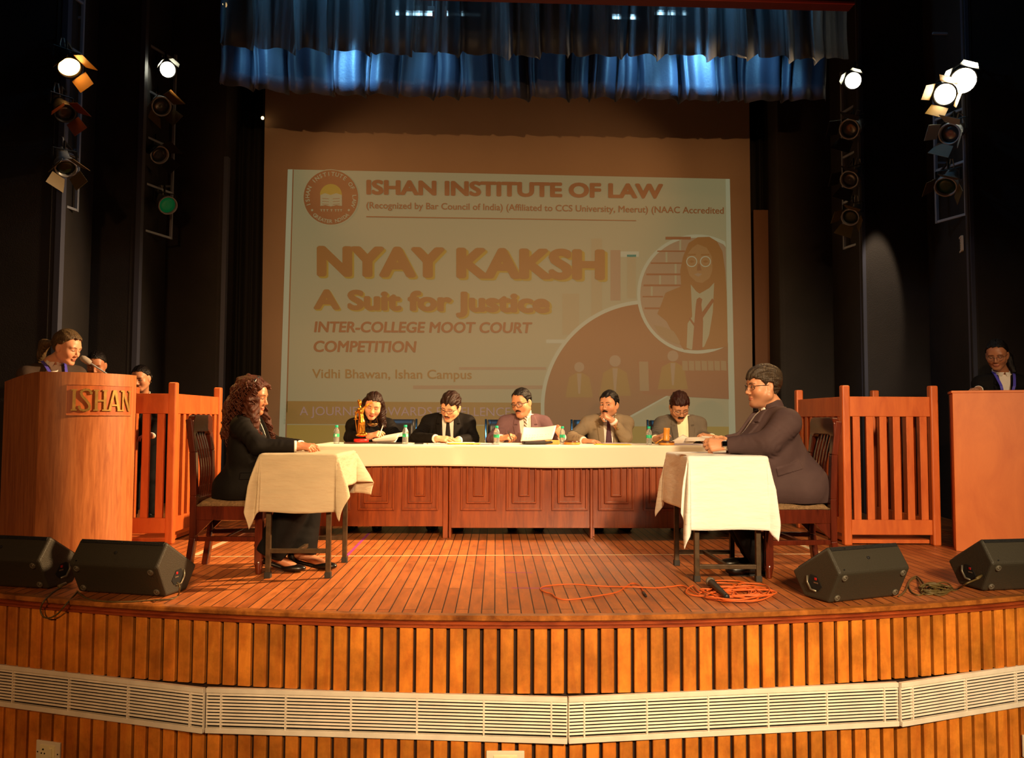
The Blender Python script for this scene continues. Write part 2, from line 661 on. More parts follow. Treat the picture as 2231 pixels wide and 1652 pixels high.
L1, L2, L3 = px_x(107, 7.16), px_x(283, 8.15), px_x(474, 9.1)
R1, R2, R3 = px_x(2126, 7.16), px_x(1888, 8.15), px_x(1706, 9.1)
wall_strip([(-7.2, 7.16), (L1, 7.16), (L1 - 0.20, 8.15), (L2, 8.15), (L2 - 0.10, 9.1), (L3, 9.1), (L3 - 0.1, 10.0)], 'wall_left')
wall_strip([(7.4, 7.16), (R1, 7.16), (R1 + 0.16, 8.15), (R2, 8.15), (R2 + 0.10, 9.1), (R3, 9.1), (R3 + 0.1, 10.0)], 'wall_right')
b = MB(); b.box((0, 10.1, ZT / 2), (12, 0.1, ZT)); struct(obj('wall_back', b, m_black2))
b = MB(); b.box((0, 7.0, ZT), (15, 7, 0.1)); struct(obj('ceiling', b, m_black2))
m_edge = mat('grey_edge_strip', lin(70, 74, 92), 0.45, metal=0.3)
for i, (x, y, s) in enumerate(((L1, 7.16, 1), (L2, 8.15, 1), (L3, 9.1, 1), (R1, 7.16, -1), (R2, 8.15, -1), (R3, 9.1, -1))):
    b = MB(); b.box((x + (0.045 if s > 0 else -0.012), y, ZT / 2 if i != 2 else 2.0), (0.05 if s > 0 else 0.035, 0.07, ZT if i != 2 else 4.0), 0)
    struct(obj('trim_%d' % (i + 3), b, m_edge if i not in (5,) else m_black))

# ------------------------------------------------------------------ added mask in the hall, out of view, shaping the beam on the screen
b = MB()
hx, hy, hz = 0.15, -2.7, 1.55
for (x0, x1, z0, z1) in ((-0.5, -0.128, -0.4, 0.4), (0.128, 0.5, -0.4, 0.4), (-0.128, 0.128, 0.119, 0.4), (-0.128, 0.128, -0.4, -0.006)):
    b.box((hx + (x0 + x1) / 2, hy, hz + (z0 + z1) / 2), (x1 - x0, 0.01, z1 - z0))
b.box((hx, hy, 0.08), (0.05, 0.01, 2.16))
tag(obj('beam_mask', b, mat('mask_black', lin(12, 12, 12), 0.9), loc=(hx, hy, 1.1)), 'black beam mask on a post, added out in the hall to shape light on the screen', 'projector')

# ------------------------------------------------------------------ hanging cloth


def curtain_mat(name, col, see=0.0, rough=0.55):
    m = mat(name, col, rough, bump=0.15, bscale=60, spec=0.3)
    if see > 0:
        nt = m.node_tree
        b = nt.nodes['Principled BSDF']
        out = nt.nodes['Material Output']
        tr = nt.nodes.new('ShaderNodeBsdfTransparent')
        tl = nt.nodes.new('ShaderNodeBsdfTranslucent')
        tl.inputs[0].default_value = (0.30, 0.33, 0.38, 1)
        a = nt.nodes.new('ShaderNodeMixShader')
        a.inputs[0].default_value = 0.35
        nt.links.new(b.outputs[0], a.inputs[1])
        nt.links.new(tl.outputs[0], a.inputs[2])
        c = nt.nodes.new('ShaderNodeMixShader')
        tcn = nt.nodes.new('ShaderNodeTexCoord')
        mpn = nt.nodes.new('ShaderNodeMapping')
        mpn.inputs['Scale'].default_value = (6.0, 1.0, 0.15)
        nz = nt.nodes.new('ShaderNodeTexNoise')
        nz.inputs['Scale'].default_value = 2.2
        mr = nt.nodes.new('ShaderNodeMapRange')
        mr.inputs['From Min'].default_value = 0.42
        mr.inputs['From Max'].default_value = 0.62
        mr.inputs['To Min'].default_value = 0.02
        mr.inputs['To Max'].default_value = see * 1.7
        nt.links.new(tcn.outputs['Object'], mpn.inputs[0])
        nt.links.new(mpn.outputs[0], nz.inputs['Vector'])
        nt.links.new(nz.outputs['Fac'], mr.inputs['Value'])
        nt.links.new(mr.outputs[0], c.inputs[0])
        nt.links.new(a.outputs[0], c.inputs[1])
        nt.links.new(tr.outputs[0], c.inputs[2])
        nt.links.new(c.outputs[0], out.inputs['Surface'])
    return m


def pleats(rnd, x0, x1, step, jit):
    xs = [x0]
    while xs[-1] < x1:
        xs.append(xs[-1] + step * rnd.uniform(1 - jit, 1 + jit))
    return xs


def border(name, x0, x1, y, zbot, ztop, m, label, seed, step=0.30, depth=0.13, scal=0.03):
    """a gathered cloth: broad swags between sharp folds"""
    rnd = random.Random(seed)
    xs = pleats(rnd, x0, x1, step, 0.45)
    amp = [rnd.uniform(0.5, 1.2) for _ in xs]
    nu, nv = int((x1 - x0) / 0.016), 10
    b = MB()

    def f(u, v):
        x = x0 + (x1 - x0) * u
        i = max(j for j in range(len(xs)) if xs[j] <= x + 1e-9)
        i = min(i, len(xs) - 2)
        s = (x - xs[i]) / (xs[i + 1] - xs[i])
        a = amp[i]
        bulge = math.sin(math.pi * s) ** 0.8
        fold = math.exp(-((s - 0.06) / 0.05) ** 2) - 0.8 * math.exp(-((s - 0.95) / 0.05) ** 2)
        yy = y - depth * a * bulge * (0.55 + 0.45 * (1 - v)) - depth * 0.55 * fold + 0.02 * math.sin(31 * x) * (1 - v)
        zb = zbot(x) - scal * a * (bulge - 0.5)
        xx = x + 0.012 * math.sin(9 * v + i)
        return Vector((xx, yy, zb + (ztop - zb) * v))
    b.grid(f, nu, nv)
    return tag(obj(name, b, m, solid=0.004), label, 'curtain', 'black cloths hung above the stage')


c_front = curtain_mat('sheer_black_cloth', lin(20, 20, 26), 0.30)
c_rear = curtain_mat('black_cloth', lin(44, 48, 64), 0.0, 0.5)
YA, YB = 6.0, 7.05


def zline(pts, Y):
    ps = sorted((at(px, py, Y).x, at(px, py, Y).z) for px, py in pts)

    def f(x):
        return float(np.interp(x, [p[0] for p in ps], [p[1] for p in ps]))
    return f


border('border_curtain', at(488, 100, YA).x, at(1835, 130, YA).x, YA,
       zline([(490, 112), (760, 122), (1100, 128), (1450, 132), (1835, 140)], YA), 5.2, c_front,
       'upper black cloth border hanging nearest the audience, blue tube lights glowing through it', 3)
border('border_curtain', at(484, 190, YB).x, at(1800, 220, YB).x, YB,
       zline([(484, 192), (620, 208), (900, 215), (1300, 222), (1620, 228), (1800, 222)], YB), 5.2, c_rear,
       'lower black cloth border lit blue in its folds, hanging over the screen top', 11)


def leg_cloth(name, x0, x1, y, z1, label, seed, m):
    b = MB()
    rnd = random.Random(seed)
    ph = rnd.uniform(0, 6)
    b.grid(lambda u, v: Vector((x0 + (x1 - x0) * u, y + 0.05 * math.sin(u * (x1 - x0) * 42 + ph + 0.5 * math.sin(3 * v)) + 0.02 * math.sin(u * 77 + ph),
                                0.0 + z1 * v)), max(40, int((x1 - x0) * 90)), 6)
    return tag(obj(name, b, m, solid=0.004), label, 'curtain', 'black side curtains beside the screen')


c_leg = curtain_mat('black_leg_cloth', lin(13, 12, 14), 0.0, 0.8)
leg_cloth('stage_curtain', at(470, 500, 9.75).x - 0.2, at(584, 500, 9.75).x, 9.75, 5.2, 'tall black curtain falling beside the screen behind the lettered lectern', 1, c_leg)
leg_cloth('stage_curtain', at(1636, 500, 9.75).x, at(1720, 500, 9.75).x + 0.2, 9.75, 5.2, 'tall black curtain falling beside the screen behind the suited man', 2, c_leg)
b = MB(); p = at(1664, 640, 9.6)
b.box((p.x, 9.6, (at(1664, 458, 9.6).z + at(1664, 832, 9.6).z) / 2), (0.24, 0.03, at(1664, 458, 9.6).z - at(1664, 832, 9.6).z))
tag(obj('board', b, mat('brown_board', lin(95, 62, 40), 0.7), bevel=0.004), 'narrow brown board hung between the screen edge and black curtain', 'board')

# red pelmet across the opening
q = at(1862, 9, 5.4)
b = MB()
b.add([(-2.6, 5.4, q.z + 0.06), (q.x, 5.4, q.z), (q.x, 5.4, 4.4), (-2.6, 5.4, 4.4), (-2.6, 5.5, q.z + 0.06), (q.x, 5.5, q.z), (q.x, 5.5, 4.4), (-2.6, 5.5, 4.4)],
      [(0, 1, 2, 3), (5, 4, 7, 6), (4, 5, 1, 0), (1, 5, 6, 2), (3, 2, 6, 7), (4, 0, 3, 7)])
t = thing('pelmet', 'red cloth pelmet strip across the very top of the stage opening', 'pelmet', (0, 5.4, 3.8))
obj('cloth_panel', b, mat('red_pelmet', lin(84, 8, 10), 0.6), t, loc=(0, 5.4, 3.8))
b = MB(); b.bar((-2.6, 5.396, q.z + 0.062), (q.x, 5.396, q.z + 0.004), 0.012, 0.014)
obj('piping', b, mat('red_piping', lin(150, 40, 30), 0.5), t, loc=(0, 5.4, 3.8))

# blue-white tube lights between the two borders
m_tube = mat('tube_glow', (0.6, 0.85, 1, 1), 0.4, emit=(0.42, 0.78, 1.0), es=22.0)
m_batten = mat('white_batten', lin(190, 195, 200), 0.4)
tubes = [(862, 942, 31, 'blue-white tube light glowing through the upper border, nearest the lettered lectern side'),
         (974, 1046, 32, 'blue-white tube light beside the red pelmet start, second along the upper border'),
         (1333, 1393, 39, 'blue-white tube light seen slanting behind the upper border, third along it'),
         (1426, 1502, 30, 'blue-white tube light beside the small cool spot lamp in the upper border')]
for a_, c_, py, lab in tubes:
    p0, p1 = at(a_, py, 6.45), at(c_, py, 6.45)
    mid = (p0 + p1) / 2
    t = thing('tube_light', lab, 'light', mid, 0, 'tube lights above the stage')
    h = (p1 - p0).length / 2
    b = MB(); b.tube([(-h, 0, 0), (h, 0, 0)], 0.011, 10); obj('tube', b, m_tube, t)
    b = MB(); b.box((0, 0, 0.04), (2 * h + 0.04, 0.05, 0.04)); b.box((-h - 0.01, 0, 0.01), (0.02, 0.03, 0.06)); b.box((h + 0.01, 0, 0.01), (0.02, 0.03, 0.06))
    obj('batten', b, m_batten, t, 0.003)
    b = MB(); b.bar((-h, 0, 0.05), (-h, 0, 5.3 - mid.z), 0.01, 0.01); b.bar((h, 0, 0.05), (h, 0, 5.3 - mid.z), 0.01, 0.01); obj('hanger', b, m_batten, t)
# their blue beams fall on the cloth
for px, e, dx in ((690, 70, 0.30), (905, 7, 0.2), (1010, 4, -0.3), (1360, 9, 0.4), (1430, 14, -0.3), (1600, 95, -0.28), (500, 12, 0.2), (1660, 12, 0.3)):
    p = at(px, -60, 6.5)
    light('border_lamp', 'SPOT', p, (p.x + dx, 7.05, 3.9), e * 6.5, (0.20, 0.62, 1.0), 0.05, 42, 1.0)
for px, e in ((740, 16), (1555, 30), (900, 3), (640, 5)):
    p = at(px, -60, 6.35)
    light('border_glow', 'POINT', p, (p.x, 7, 3.9), e, (0.22, 0.66, 1.0), 0.04)
# ------------------------------------------------------------------ projection screen and its slide
YS = 9.5
m_screen = mat('screen_cloth', lin(128, 108, 92), 0.8, var=0.05, vscale=1.2)


def glow(name, tgt, s=1.0):
    """the same screen cloth with projected light on it"""
    m = mat('slide_' + name, lin(128, 108, 92), 0.8, emit=tgt, es=s)
    return m


SL = {
    'pale': glow('pale', (0.052, 0.090, 0.048)),
    'bright': glow('bright', (0.085, 0.135, 0.085)),
    'rust': glow('rust', (0.012, 0.0, 0.0)),
    'brown': glow('brown', (0.022, 0.012, 0.0)),
    'olive': glow('olive', (0.055, 0.058, 0.0)),
    'band': glow('band', (0.022, 0.026, 0.0)),
    'lilac': glow('lilac', (0.060, 0.058, 0.070)),
    'mid': glow('mid', (0.028, 0.040, 0.018)),
    'warm': glow('warm', (0.040, 0.048, 0.028)),
    'dim': glow('dim', (0.010, 0.006, 0.002)),
    'face': glow('face', (0.046, 0.034, 0.010)),
    'faint': glow('faint', (0.050, 0.076, 0.038)),
    'olive2': glow('olive2', (0.02, 0.02, 0.0)),
    'yellow': glow('yellow', (0.060, 0.060, 0.0)),
}


def sp(px, py, k=1):
    v = at(px, py, YS - 0.003 * k)
    return v


scr = thing('projection_screen', 'large projection screen showing the moot court slide behind the long table', 'screen', (0, YS, 0))
c0, c1, c2, c3 = at(578, 190, YS), at(1632, 190, YS), at(1642, 1010, YS), at(566, 1010, YS)
b = MB()
vs = [c0, c1, c2, c3]
b.add(vs + [Vector((v.x, v.y + 0.03, v.z)) for v in vs], [(3, 2, 1, 0), (4, 5, 6, 7), (0, 1, 5, 4), (1, 2, 6, 5), (2, 3, 7, 6), (3, 0, 4, 7)])
obj('screen_cloth', b, m_screen, scr, loc=(0, YS, 0))
b = MB(); b.tube([(c0.x - 0.05, YS + 0.03, c0.z + 0.05), (c1.x + 0.2, YS + 0.03, c1.z + 0.02)], 0.05, 12)
obj('roller', b, m_black, scr, loc=(0, YS, 0))
b = MB(); b.tube([(c3.x, YS + 0.015, c3.z), (c2.x, YS + 0.015, c2.z)], 0.02, 8)
obj('bottom_bar', b, m_black, scr, loc=(0, YS, 0))


def quad(name, pts, m, k, parent=None):
    b = MB()
    b.add([sp(x, y, k) for x, y in pts], [tuple(range(len(pts) - 1, -1, -1))])
    return obj(name, b, SL[m], parent or slide, loc=(0, YS, 0) if (parent or slide) is scr else None)


slide = None
b = MB(); b.add([sp(627, 369), sp(1590, 390), sp(1604, 1005), sp(606, 1005)], [(3, 2, 1, 0)])
slide = obj('slide', b, SL['pale'], scr, loc=(0, YS, 0))
slide['label'] = 'projected slide with heading, title and portrait'


def sub(name, pts, m, k=2):
    b = MB(); b.add([sp(x, y, k) for x, y in pts], [tuple(range(len(pts) - 1, -1, -1))])
    return obj(name, b, SL[m], slide, loc=(0, YS, 0))


def disc_pts(cx, cy, r, n=48, a0=0, a1=360):
    return [(cx + r * math.cos(R(a0 + (a1 - a0) * i / n)), cy + r * math.sin(R(a0 + (a1 - a0) * i / n))) for i in range(n + 1)]


def clip_right(pts, lim):
    return [(min(x, lim(y)), y) for x, y in pts]


sub('slide_margin', [(627, 369), (637, 369), (620, 1005), (606, 1005)], 'bright')
sub('slide_margin', [(1581, 390), (1590, 390), (1604, 1005), (1589, 1005)], 'bright')
sub('margin_line', [(638, 370), (640, 370), (623, 1005), (620, 1005)], 'rust')
# faint washed-out courtroom picture under the words
for (x0, y0, x1, y1, m) in ((1288, 520, 1312, 690, 'faint'), (1330, 545, 1352, 655, 'warm'), (1366, 555, 1386, 650, 'faint'), (1225, 640, 1262, 730, 'faint'), (1352, 548, 1392, 560, 'bright'),
                            (1190, 740, 1235, 748, 'bright'), (1000, 800, 1190, 806, 'warm'), (900, 840, 1188, 848, 'warm')):
    sub('courtroom_picture', [(x0, y0), (x1, y0), (x1, y1), (x0, y1)], m, 2)
sub('footer_band', [(620, 874), (1186, 878), (1180, 926), (618, 924)], 'band')
sub('footer_band', [(618, 926), (1592, 930), (1594, 1004), (614, 1004)], 'olive', 1.8)
# big arc panel with its pale rim
rim = lambda y: 1589 + (y - 390) * 0.0145
big = [p for p in disc_pts(1412, 888, 233, 60, 150, 340)]
sub('arc_rim', clip_right([(x, y) for x, y in disc_pts(1412, 888, 234, 60, 150, 335)], lambda y: 1586), 'bright', 2.2)
sub('arc_panel', clip_right(disc_pts(1412, 888, 226, 60, 152, 334), lambda y: 1586), 'dim', 2.6)
sub('arc_picture', [(1388, 785), (1586, 790), (1588, 870), (1400, 860)], 'rust', 3.0)
sub('arc_picture', [(1392, 788), (1412, 788), (1414, 852), (1394, 852)], 'mid', 3.2)
for i in range(7):
    sub('book_row', [(1486 + i * 14, 786), (1498 + i * 14, 787), (1499 + i * 14, 808), (1487 + i * 14, 807)], 'mid', 3.75)
for cx, cy, s in ((1262, 822, 1.0), (1340, 812, 1.15), (1466, 800, 1.1)):
    sub('seated_people_picture', disc_pts(cx, cy - 22 * s, 11 * s, 16), 'warm', 3.4)
    sub('seated_people_picture', [(cx - 30 * s, cy + 44 * s), (cx - 22 * s, cy), (cx - 5, cy - 10 * s), (cx + 5, cy - 10 * s), (cx + 22 * s, cy), (cx + 30 * s, cy + 44 * s)], 'band', 3.3)
    sub('seated_people_picture', [(cx - 5 * s, cy - 8 * s), (cx + 5 * s, cy - 8 * s), (cx + 2, cy + 36 * s), (cx - 2, cy + 36 * s)], 'warm', 3.5)
# round portrait: brick wall, person in jacket and tie
PR = lambda y: 1578 + (y - 390) * 0.021
sub('portrait_rim', clip_right(disc_pts(1518, 641, 130, 64), PR), 'bright', 3.8)
sub('portrait_back', clip_right(disc_pts(1518, 641, 123, 64), PR), 'warm', 4.2)
for (x0, y0, x1, y1) in ((1450, 516, 1505, 522), (1432, 546, 1492, 549), (1418, 572, 1485, 575), (1408, 596, 1486, 600), (1402, 620, 1484, 624), (1400, 645, 1445, 648), (1404, 670, 1440, 674),
                         (1480, 522, 1484, 546), (1450, 549, 1454, 572), (1470, 575, 1474, 596), (1436, 600, 1440, 620), (1470, 600, 1474, 620), (1418, 624, 1422, 645)):
    sub('brick_joint', [(x0, y0), (x1, y0), (x1, y1), (x0, y1)], 'rust' if (x1 - x0) > 10 else 'pale', 4.5)
sub('portrait_hair', clip_right([(1484, 625), (1482, 590), (1488, 560), (1500, 530), (1520, 517), (1545, 516), (1562, 526), (1574, 548), (1580, 590), (1584, 640), (1560, 650), (1500, 640)], PR), 'brown', 4.8)
sub('portrait_face', [(1496, 556), (1508, 540), (1520, 532), (1540, 540), (1551, 560), (1552, 590), (1546, 606), (1530, 617), (1516, 614), (1502, 600), (1496, 580)], 'face', 5.0)
for ex in (1507, 1537):
    pts = disc_pts(ex, 570, 12, 20)
    inn = disc_pts(ex, 570, 10, 20)
    b = MB(); b.add([sp(x, y, 5.3) for x, y in pts + inn], [(i + 1, i, 21 + i, 22 + i) for i in range(20)])
    obj('portrait_spectacles', b, SL['bright'], slide, loc=(0, YS, 0))
for ex in (1507, 1537):
    sub('portrait_eye', [(ex - 6, 570), (ex, 567), (ex + 6, 570), (ex, 573)], 'brown', 5.2)
    sub('portrait_eye', [(ex - 10, 554), (ex + 9, 553), (ex + 9, 556), (ex - 10, 557)], 'brown', 5.2)
sub('portrait_nose', [(1520, 575), (1524, 575), (1529, 589), (1518, 590)], 'dim', 5.2)
sub('portrait_mouth', [(1512, 598), (1520, 595), (1530, 597), (1522, 603)], 'warm', 5.2)
sub('portrait_jacket', clip_right([(1432, 684), (1440, 665), (1450, 638), (1484, 624), (1500, 618), (1510, 640), (1540, 640), (1552, 620), (1584, 636), (1590, 755), (1560, 760), (1520, 763), (1490, 762), (1470, 735), (1452, 700)], PR), 'brown', 5.0)
sub('portrait_shirt', [(1505, 620), (1516, 634), (1524, 640), (1545, 628), (1556, 616), (1553, 680), (1545, 730), (1534, 756), (1505, 762), (1496, 758), (1498, 705), (1508, 690)], 'pale', 5.3)
sub('portrait_tie', [(1518, 652), (1524, 648), (1530, 652), (1528, 664), (1532, 700), (1530, 762), (1508, 762), (1513, 700), (1516, 664)], 'rust', 5.6)
sub('portrait_lanyard', [(1552, 650), (1556, 656), (1516, 716), (1510, 708), (1500, 694), (1502, 690), (1512, 704)], 'rust', 5.8)
sub('portrait_hand', [(1424, 708), (1450, 714), (1468, 722), (1482, 745), (1480, 752), (1455, 742), (1436, 728)], 'mid', 5.6)
# round emblem
sub('emblem_rim', disc_pts(720, 431, 62, 48), 'pale', 3)
sub('emblem_disc', disc_pts(721, 430, 59.5, 48), 'rust', 3.4)
sub('emblem_sun', disc_pts(721, 425, 24, 32, 180, 360), 'yellow', 3.8)
sub('emblem_book', [(698, 425), (708, 421), (720, 425), (733, 421), (745, 425), (745, 449), (733, 447), (721, 450), (709, 447), (698, 449)], 'pale', 4.2)
for yy in (432, 438, 444):
    sub('emblem_book_line', [(702, yy), (716, yy + 1), (716, yy + 2), (702, yy + 1)], 'rust', 4.5)
    sub('emblem_book_line', [(725, yy + 1), (740, yy), (740, yy + 1), (725, yy + 2)], 'rust', 4.5)
sub('emblem_dot', disc_pts(680, 458, 2.5, 10), 'pale', 4)
sub('emblem_dot', disc_pts(760, 458, 2.5, 10), 'pale', 4)
for x0 in (698, 704, 711, 720, 729, 735, 741):
    sub('emblem_script', [(x0, 456), (x0 + 4.5, 456), (x0 + 4.5, 457.5), (x0 + 3, 457.5), (x0 + 3, 461), (x0 + 1.5, 461), (x0 + 1.5, 457.5), (x0, 457.5)], 'pale', 4)


def text_shape(txt, off=0.0, shear=0.0, space=1.0):
    cu = bpy.data.curves.new('lettering', 'FONT')
    cu.body = txt
    cu.offset = off
    cu.shear = shear
    cu.space_character = space
    cu.resolution_u = 4
    o = bpy.data.objects.new('lettering', cu)
    COL.objects.link(o)
    dg = bpy.context.evaluated_depsgraph_get()
    dg.update()
    me = bpy.data.meshes.new_from_object(o.evaluated_get(dg))
    bpy.data.objects.remove(o)
    bpy.data.curves.remove(cu)
    n = len(me.vertices)
    v = np.zeros(n * 3)
    me.vertices.foreach_get('co', v)
    v = v.reshape(-1, 3)
    fs = [tuple(p.vertices) for p in me.polygons]
    bpy.data.meshes.remove(me)
    return v, fs


def words_on(name, txt, x0, x1, yb0, yb1, cap, m, k, off=0.0, shear=0.0, shift=(0, 0), bold=0.0):
    """lettering between x0 and x1 (photo px on the slide), baseline from yb0 to yb1, capital height cap"""
    v, fs = text_shape(txt, off, shear)
    a0, a1 = v[:, 0].min(), v[:, 0].max()
    H = 0.73
    b = MB()
    for j, (bx, by) in enumerate([(0, 0)] if not bold else [(math.cos(q_ * math.pi / 7), 0.7 * math.sin(q_ * math.pi / 7)) for q_ in range(14)] + [(0, 0)]):
        P = []
        for x, y, _ in v:
            u = (x - a0) / (a1 - a0)
            P.append(sp(x0 + bold + (x1 - x0 - 2 * bold) * u + shift[0] + bx * bold, yb0 - bold * 0.6 + (yb1 - yb0) * u - (cap - bold * 1.2) * y / H + shift[1] + by * bold, k + 0.02 * j))
        b.add(P, fs)
    return obj(name, b, SL[m], slide, loc=(0, YS, 0))


words_on('heading', 'ISHAN INSTITUTE OF LAW', 798, 1445, 424, 433, 34, 'rust', 3, 0.0, bold=2.8)
words_on('subheading', '(Recognized by Bar Council of India) (Affiliated to CCS University, Meerut) (NAAC Accredited', 798, 1577, 454, 466, 15, 'rust', 3, 0.0, bold=0.4)
sub('heading_rule', [(798, 471), (1386, 480), (1386, 482), (798, 473.5)], 'rust', 3)
words_on('title_shadow', 'NYAY KAKSH', 690, 1320, 602, 610, 70, 'yellow', 3, 0.0, shift=(4, 4), bold=6.0)
words_on('title', 'NYAY KAKSH', 690, 1318, 602, 610, 70, 'brown', 4, 0.0, bold=6.0)
words_on('motto_shadow', 'A Suit for Justice', 683, 1200, 674, 682, 46, 'yellow', 3, 0.0, shift=(3, 3), bold=4.0)
words_on('motto', 'A Suit for Justice', 683, 1198, 674, 682, 46, 'brown', 4, 0.0, bold=4.0)
words_on('event_name', 'INTER-COLLEGE MOOT COURT', 684, 1160, 724, 726, 25, 'rust', 4, 0.0, 0.12, bold=1.2)
words_on('event_name', 'COMPETITION', 683, 908, 767, 768, 26, 'rust', 4, 0.0, 0.12, bold=1.2)
words_on('venue', 'Vidhi Bhawan, Ishan Campus', 680, 1028, 824, 826, 21, 'olive2', 4, 0.0, bold=0.5)
words_on('footer', 'A JOURNEY TOWARDS EXCELLENCE', 653, 1112, 905, 907, 20, 'lilac', 4, 0.0)


def ring_words(txt, cx, cy, r, a0, a1, h, flip=False):
    n = len(txt)
    for i, ch in enumerate(txt):
        if ch == ' ':
            continue
        v, fs = text_shape(ch, 0.02)
        t = R(a0 + (a1 - a0) * i / (n - 1))
        xm = (v[:, 0].min() + v[:, 0].max()) / 2
        P = []
        for x, y, _ in v:
            lx, ly = (x - xm) * h / 0.73, y * h / 0.73
            rr = r + (ly if not flip else -ly)
            tx = lx if not flip else -lx
            px = cx + rr * math.sin(t) + tx * math.cos(t)
            py = cy - rr * math.cos(t) + tx * math.sin(t)
            P.append(sp(px, py, 4))
        b = MB(); b.add(P, fs)
        obj('emblem_letter', b, SL['pale'], slide, loc=(0, YS, 0))


ring_words('ISHAN INSTITUTE OF LAW', 721, 430, 47, -108, 108, 9)
ring_words('GREATER NOIDA', 721, 430, 56, 222, 138, 8, True)

# ------------------------------------------------------------------ ladders with wing lamps
m_steel = mat('painted_steel', lin(150, 158, 175), 0.4, metal=0.5)
m_can = mat('lamp_can', lin(30, 29, 30), 0.45)
m_canw = mat('lamp_can_pale', lin(150, 155, 160), 0.4, metal=0.2)
m_door = mat('barn_door', lin(92, 76, 44), 0.45, metal=0.2)
m_cable = mat('pale_cable', lin(185, 180, 170), 0.5)
m_green = mat('green_gel', lin(8, 90, 30), 0.25)


def ladder(near, far, zb, zt, n, label):
    t = thing('lamp_ladder', label, 'ladder', (near[0], near[1], zb), 0, 'steel lamp ladders in the wings')
    L = (near[0], near[1], zb)
    for q in (near, far):
        b = MB(); b.bar((q[0], q[1], zb), (q[0], q[1], zt), 0.028, 0.028); obj('rail', b, m_steel, t, 0.003, loc=L)
    for i in range(n):
        z = zb + 0.014 + i * 0.505
        if z > zt:
            break
        b = MB(); b.bar((near[0], near[1], z), (far[0], far[1], z), 0.024, 0.024); obj('rung', b, m_steel, t, 0.002, loc=L)
    # brackets tie it back to the wall
    s = -1 if near[0] < 0 else 1
    for z in (zb + 0.6, zb + 1.9):
        b = MB(); b.bar((far[0], far[1], z), (far[0] + s * 0.75, far[1] + 0.02, z), 0.02, 0.02); obj('bracket', b, m_steel, t, loc=L)


def nf(pn, pf, dn, df):
    a = at(pn[0], pn[1], dn); c = at(pf[0], pf[1], df)
    return (a.x, dn), (c.x, df), a.z


a, c, z = nf((122, 446), (167, 458), 7.25, 7.5); ladder(a, c, z, 5.6, 6, 'steel lamp ladder holding the glowing orange lamp')
LA = (a, c)
a, c, z = nf((292, 498), (372, 525), 8.25, 8.75); ladder(a, c, z, at(306, 72, 8.25).z, 5, 'steel lamp ladder carrying the green-lensed lamp beside the screen curtain')
LB = (a, c)
a, c, z = nf((1873, 533), (1840, 542), 8.25, 8.5); ladder(a, c, z, at(1868, 135, 8.25).z, 5, 'steel lamp ladder behind the suited man with one white lamp lit')
LC = (a, c)
a, c, z = nf((2106, 470), (2042, 489), 7.2, 7.5); ladder(a, c, z, 4.2, 5, 'steel lamp ladder below the brightest pair of lamps')
LD = (a, c)


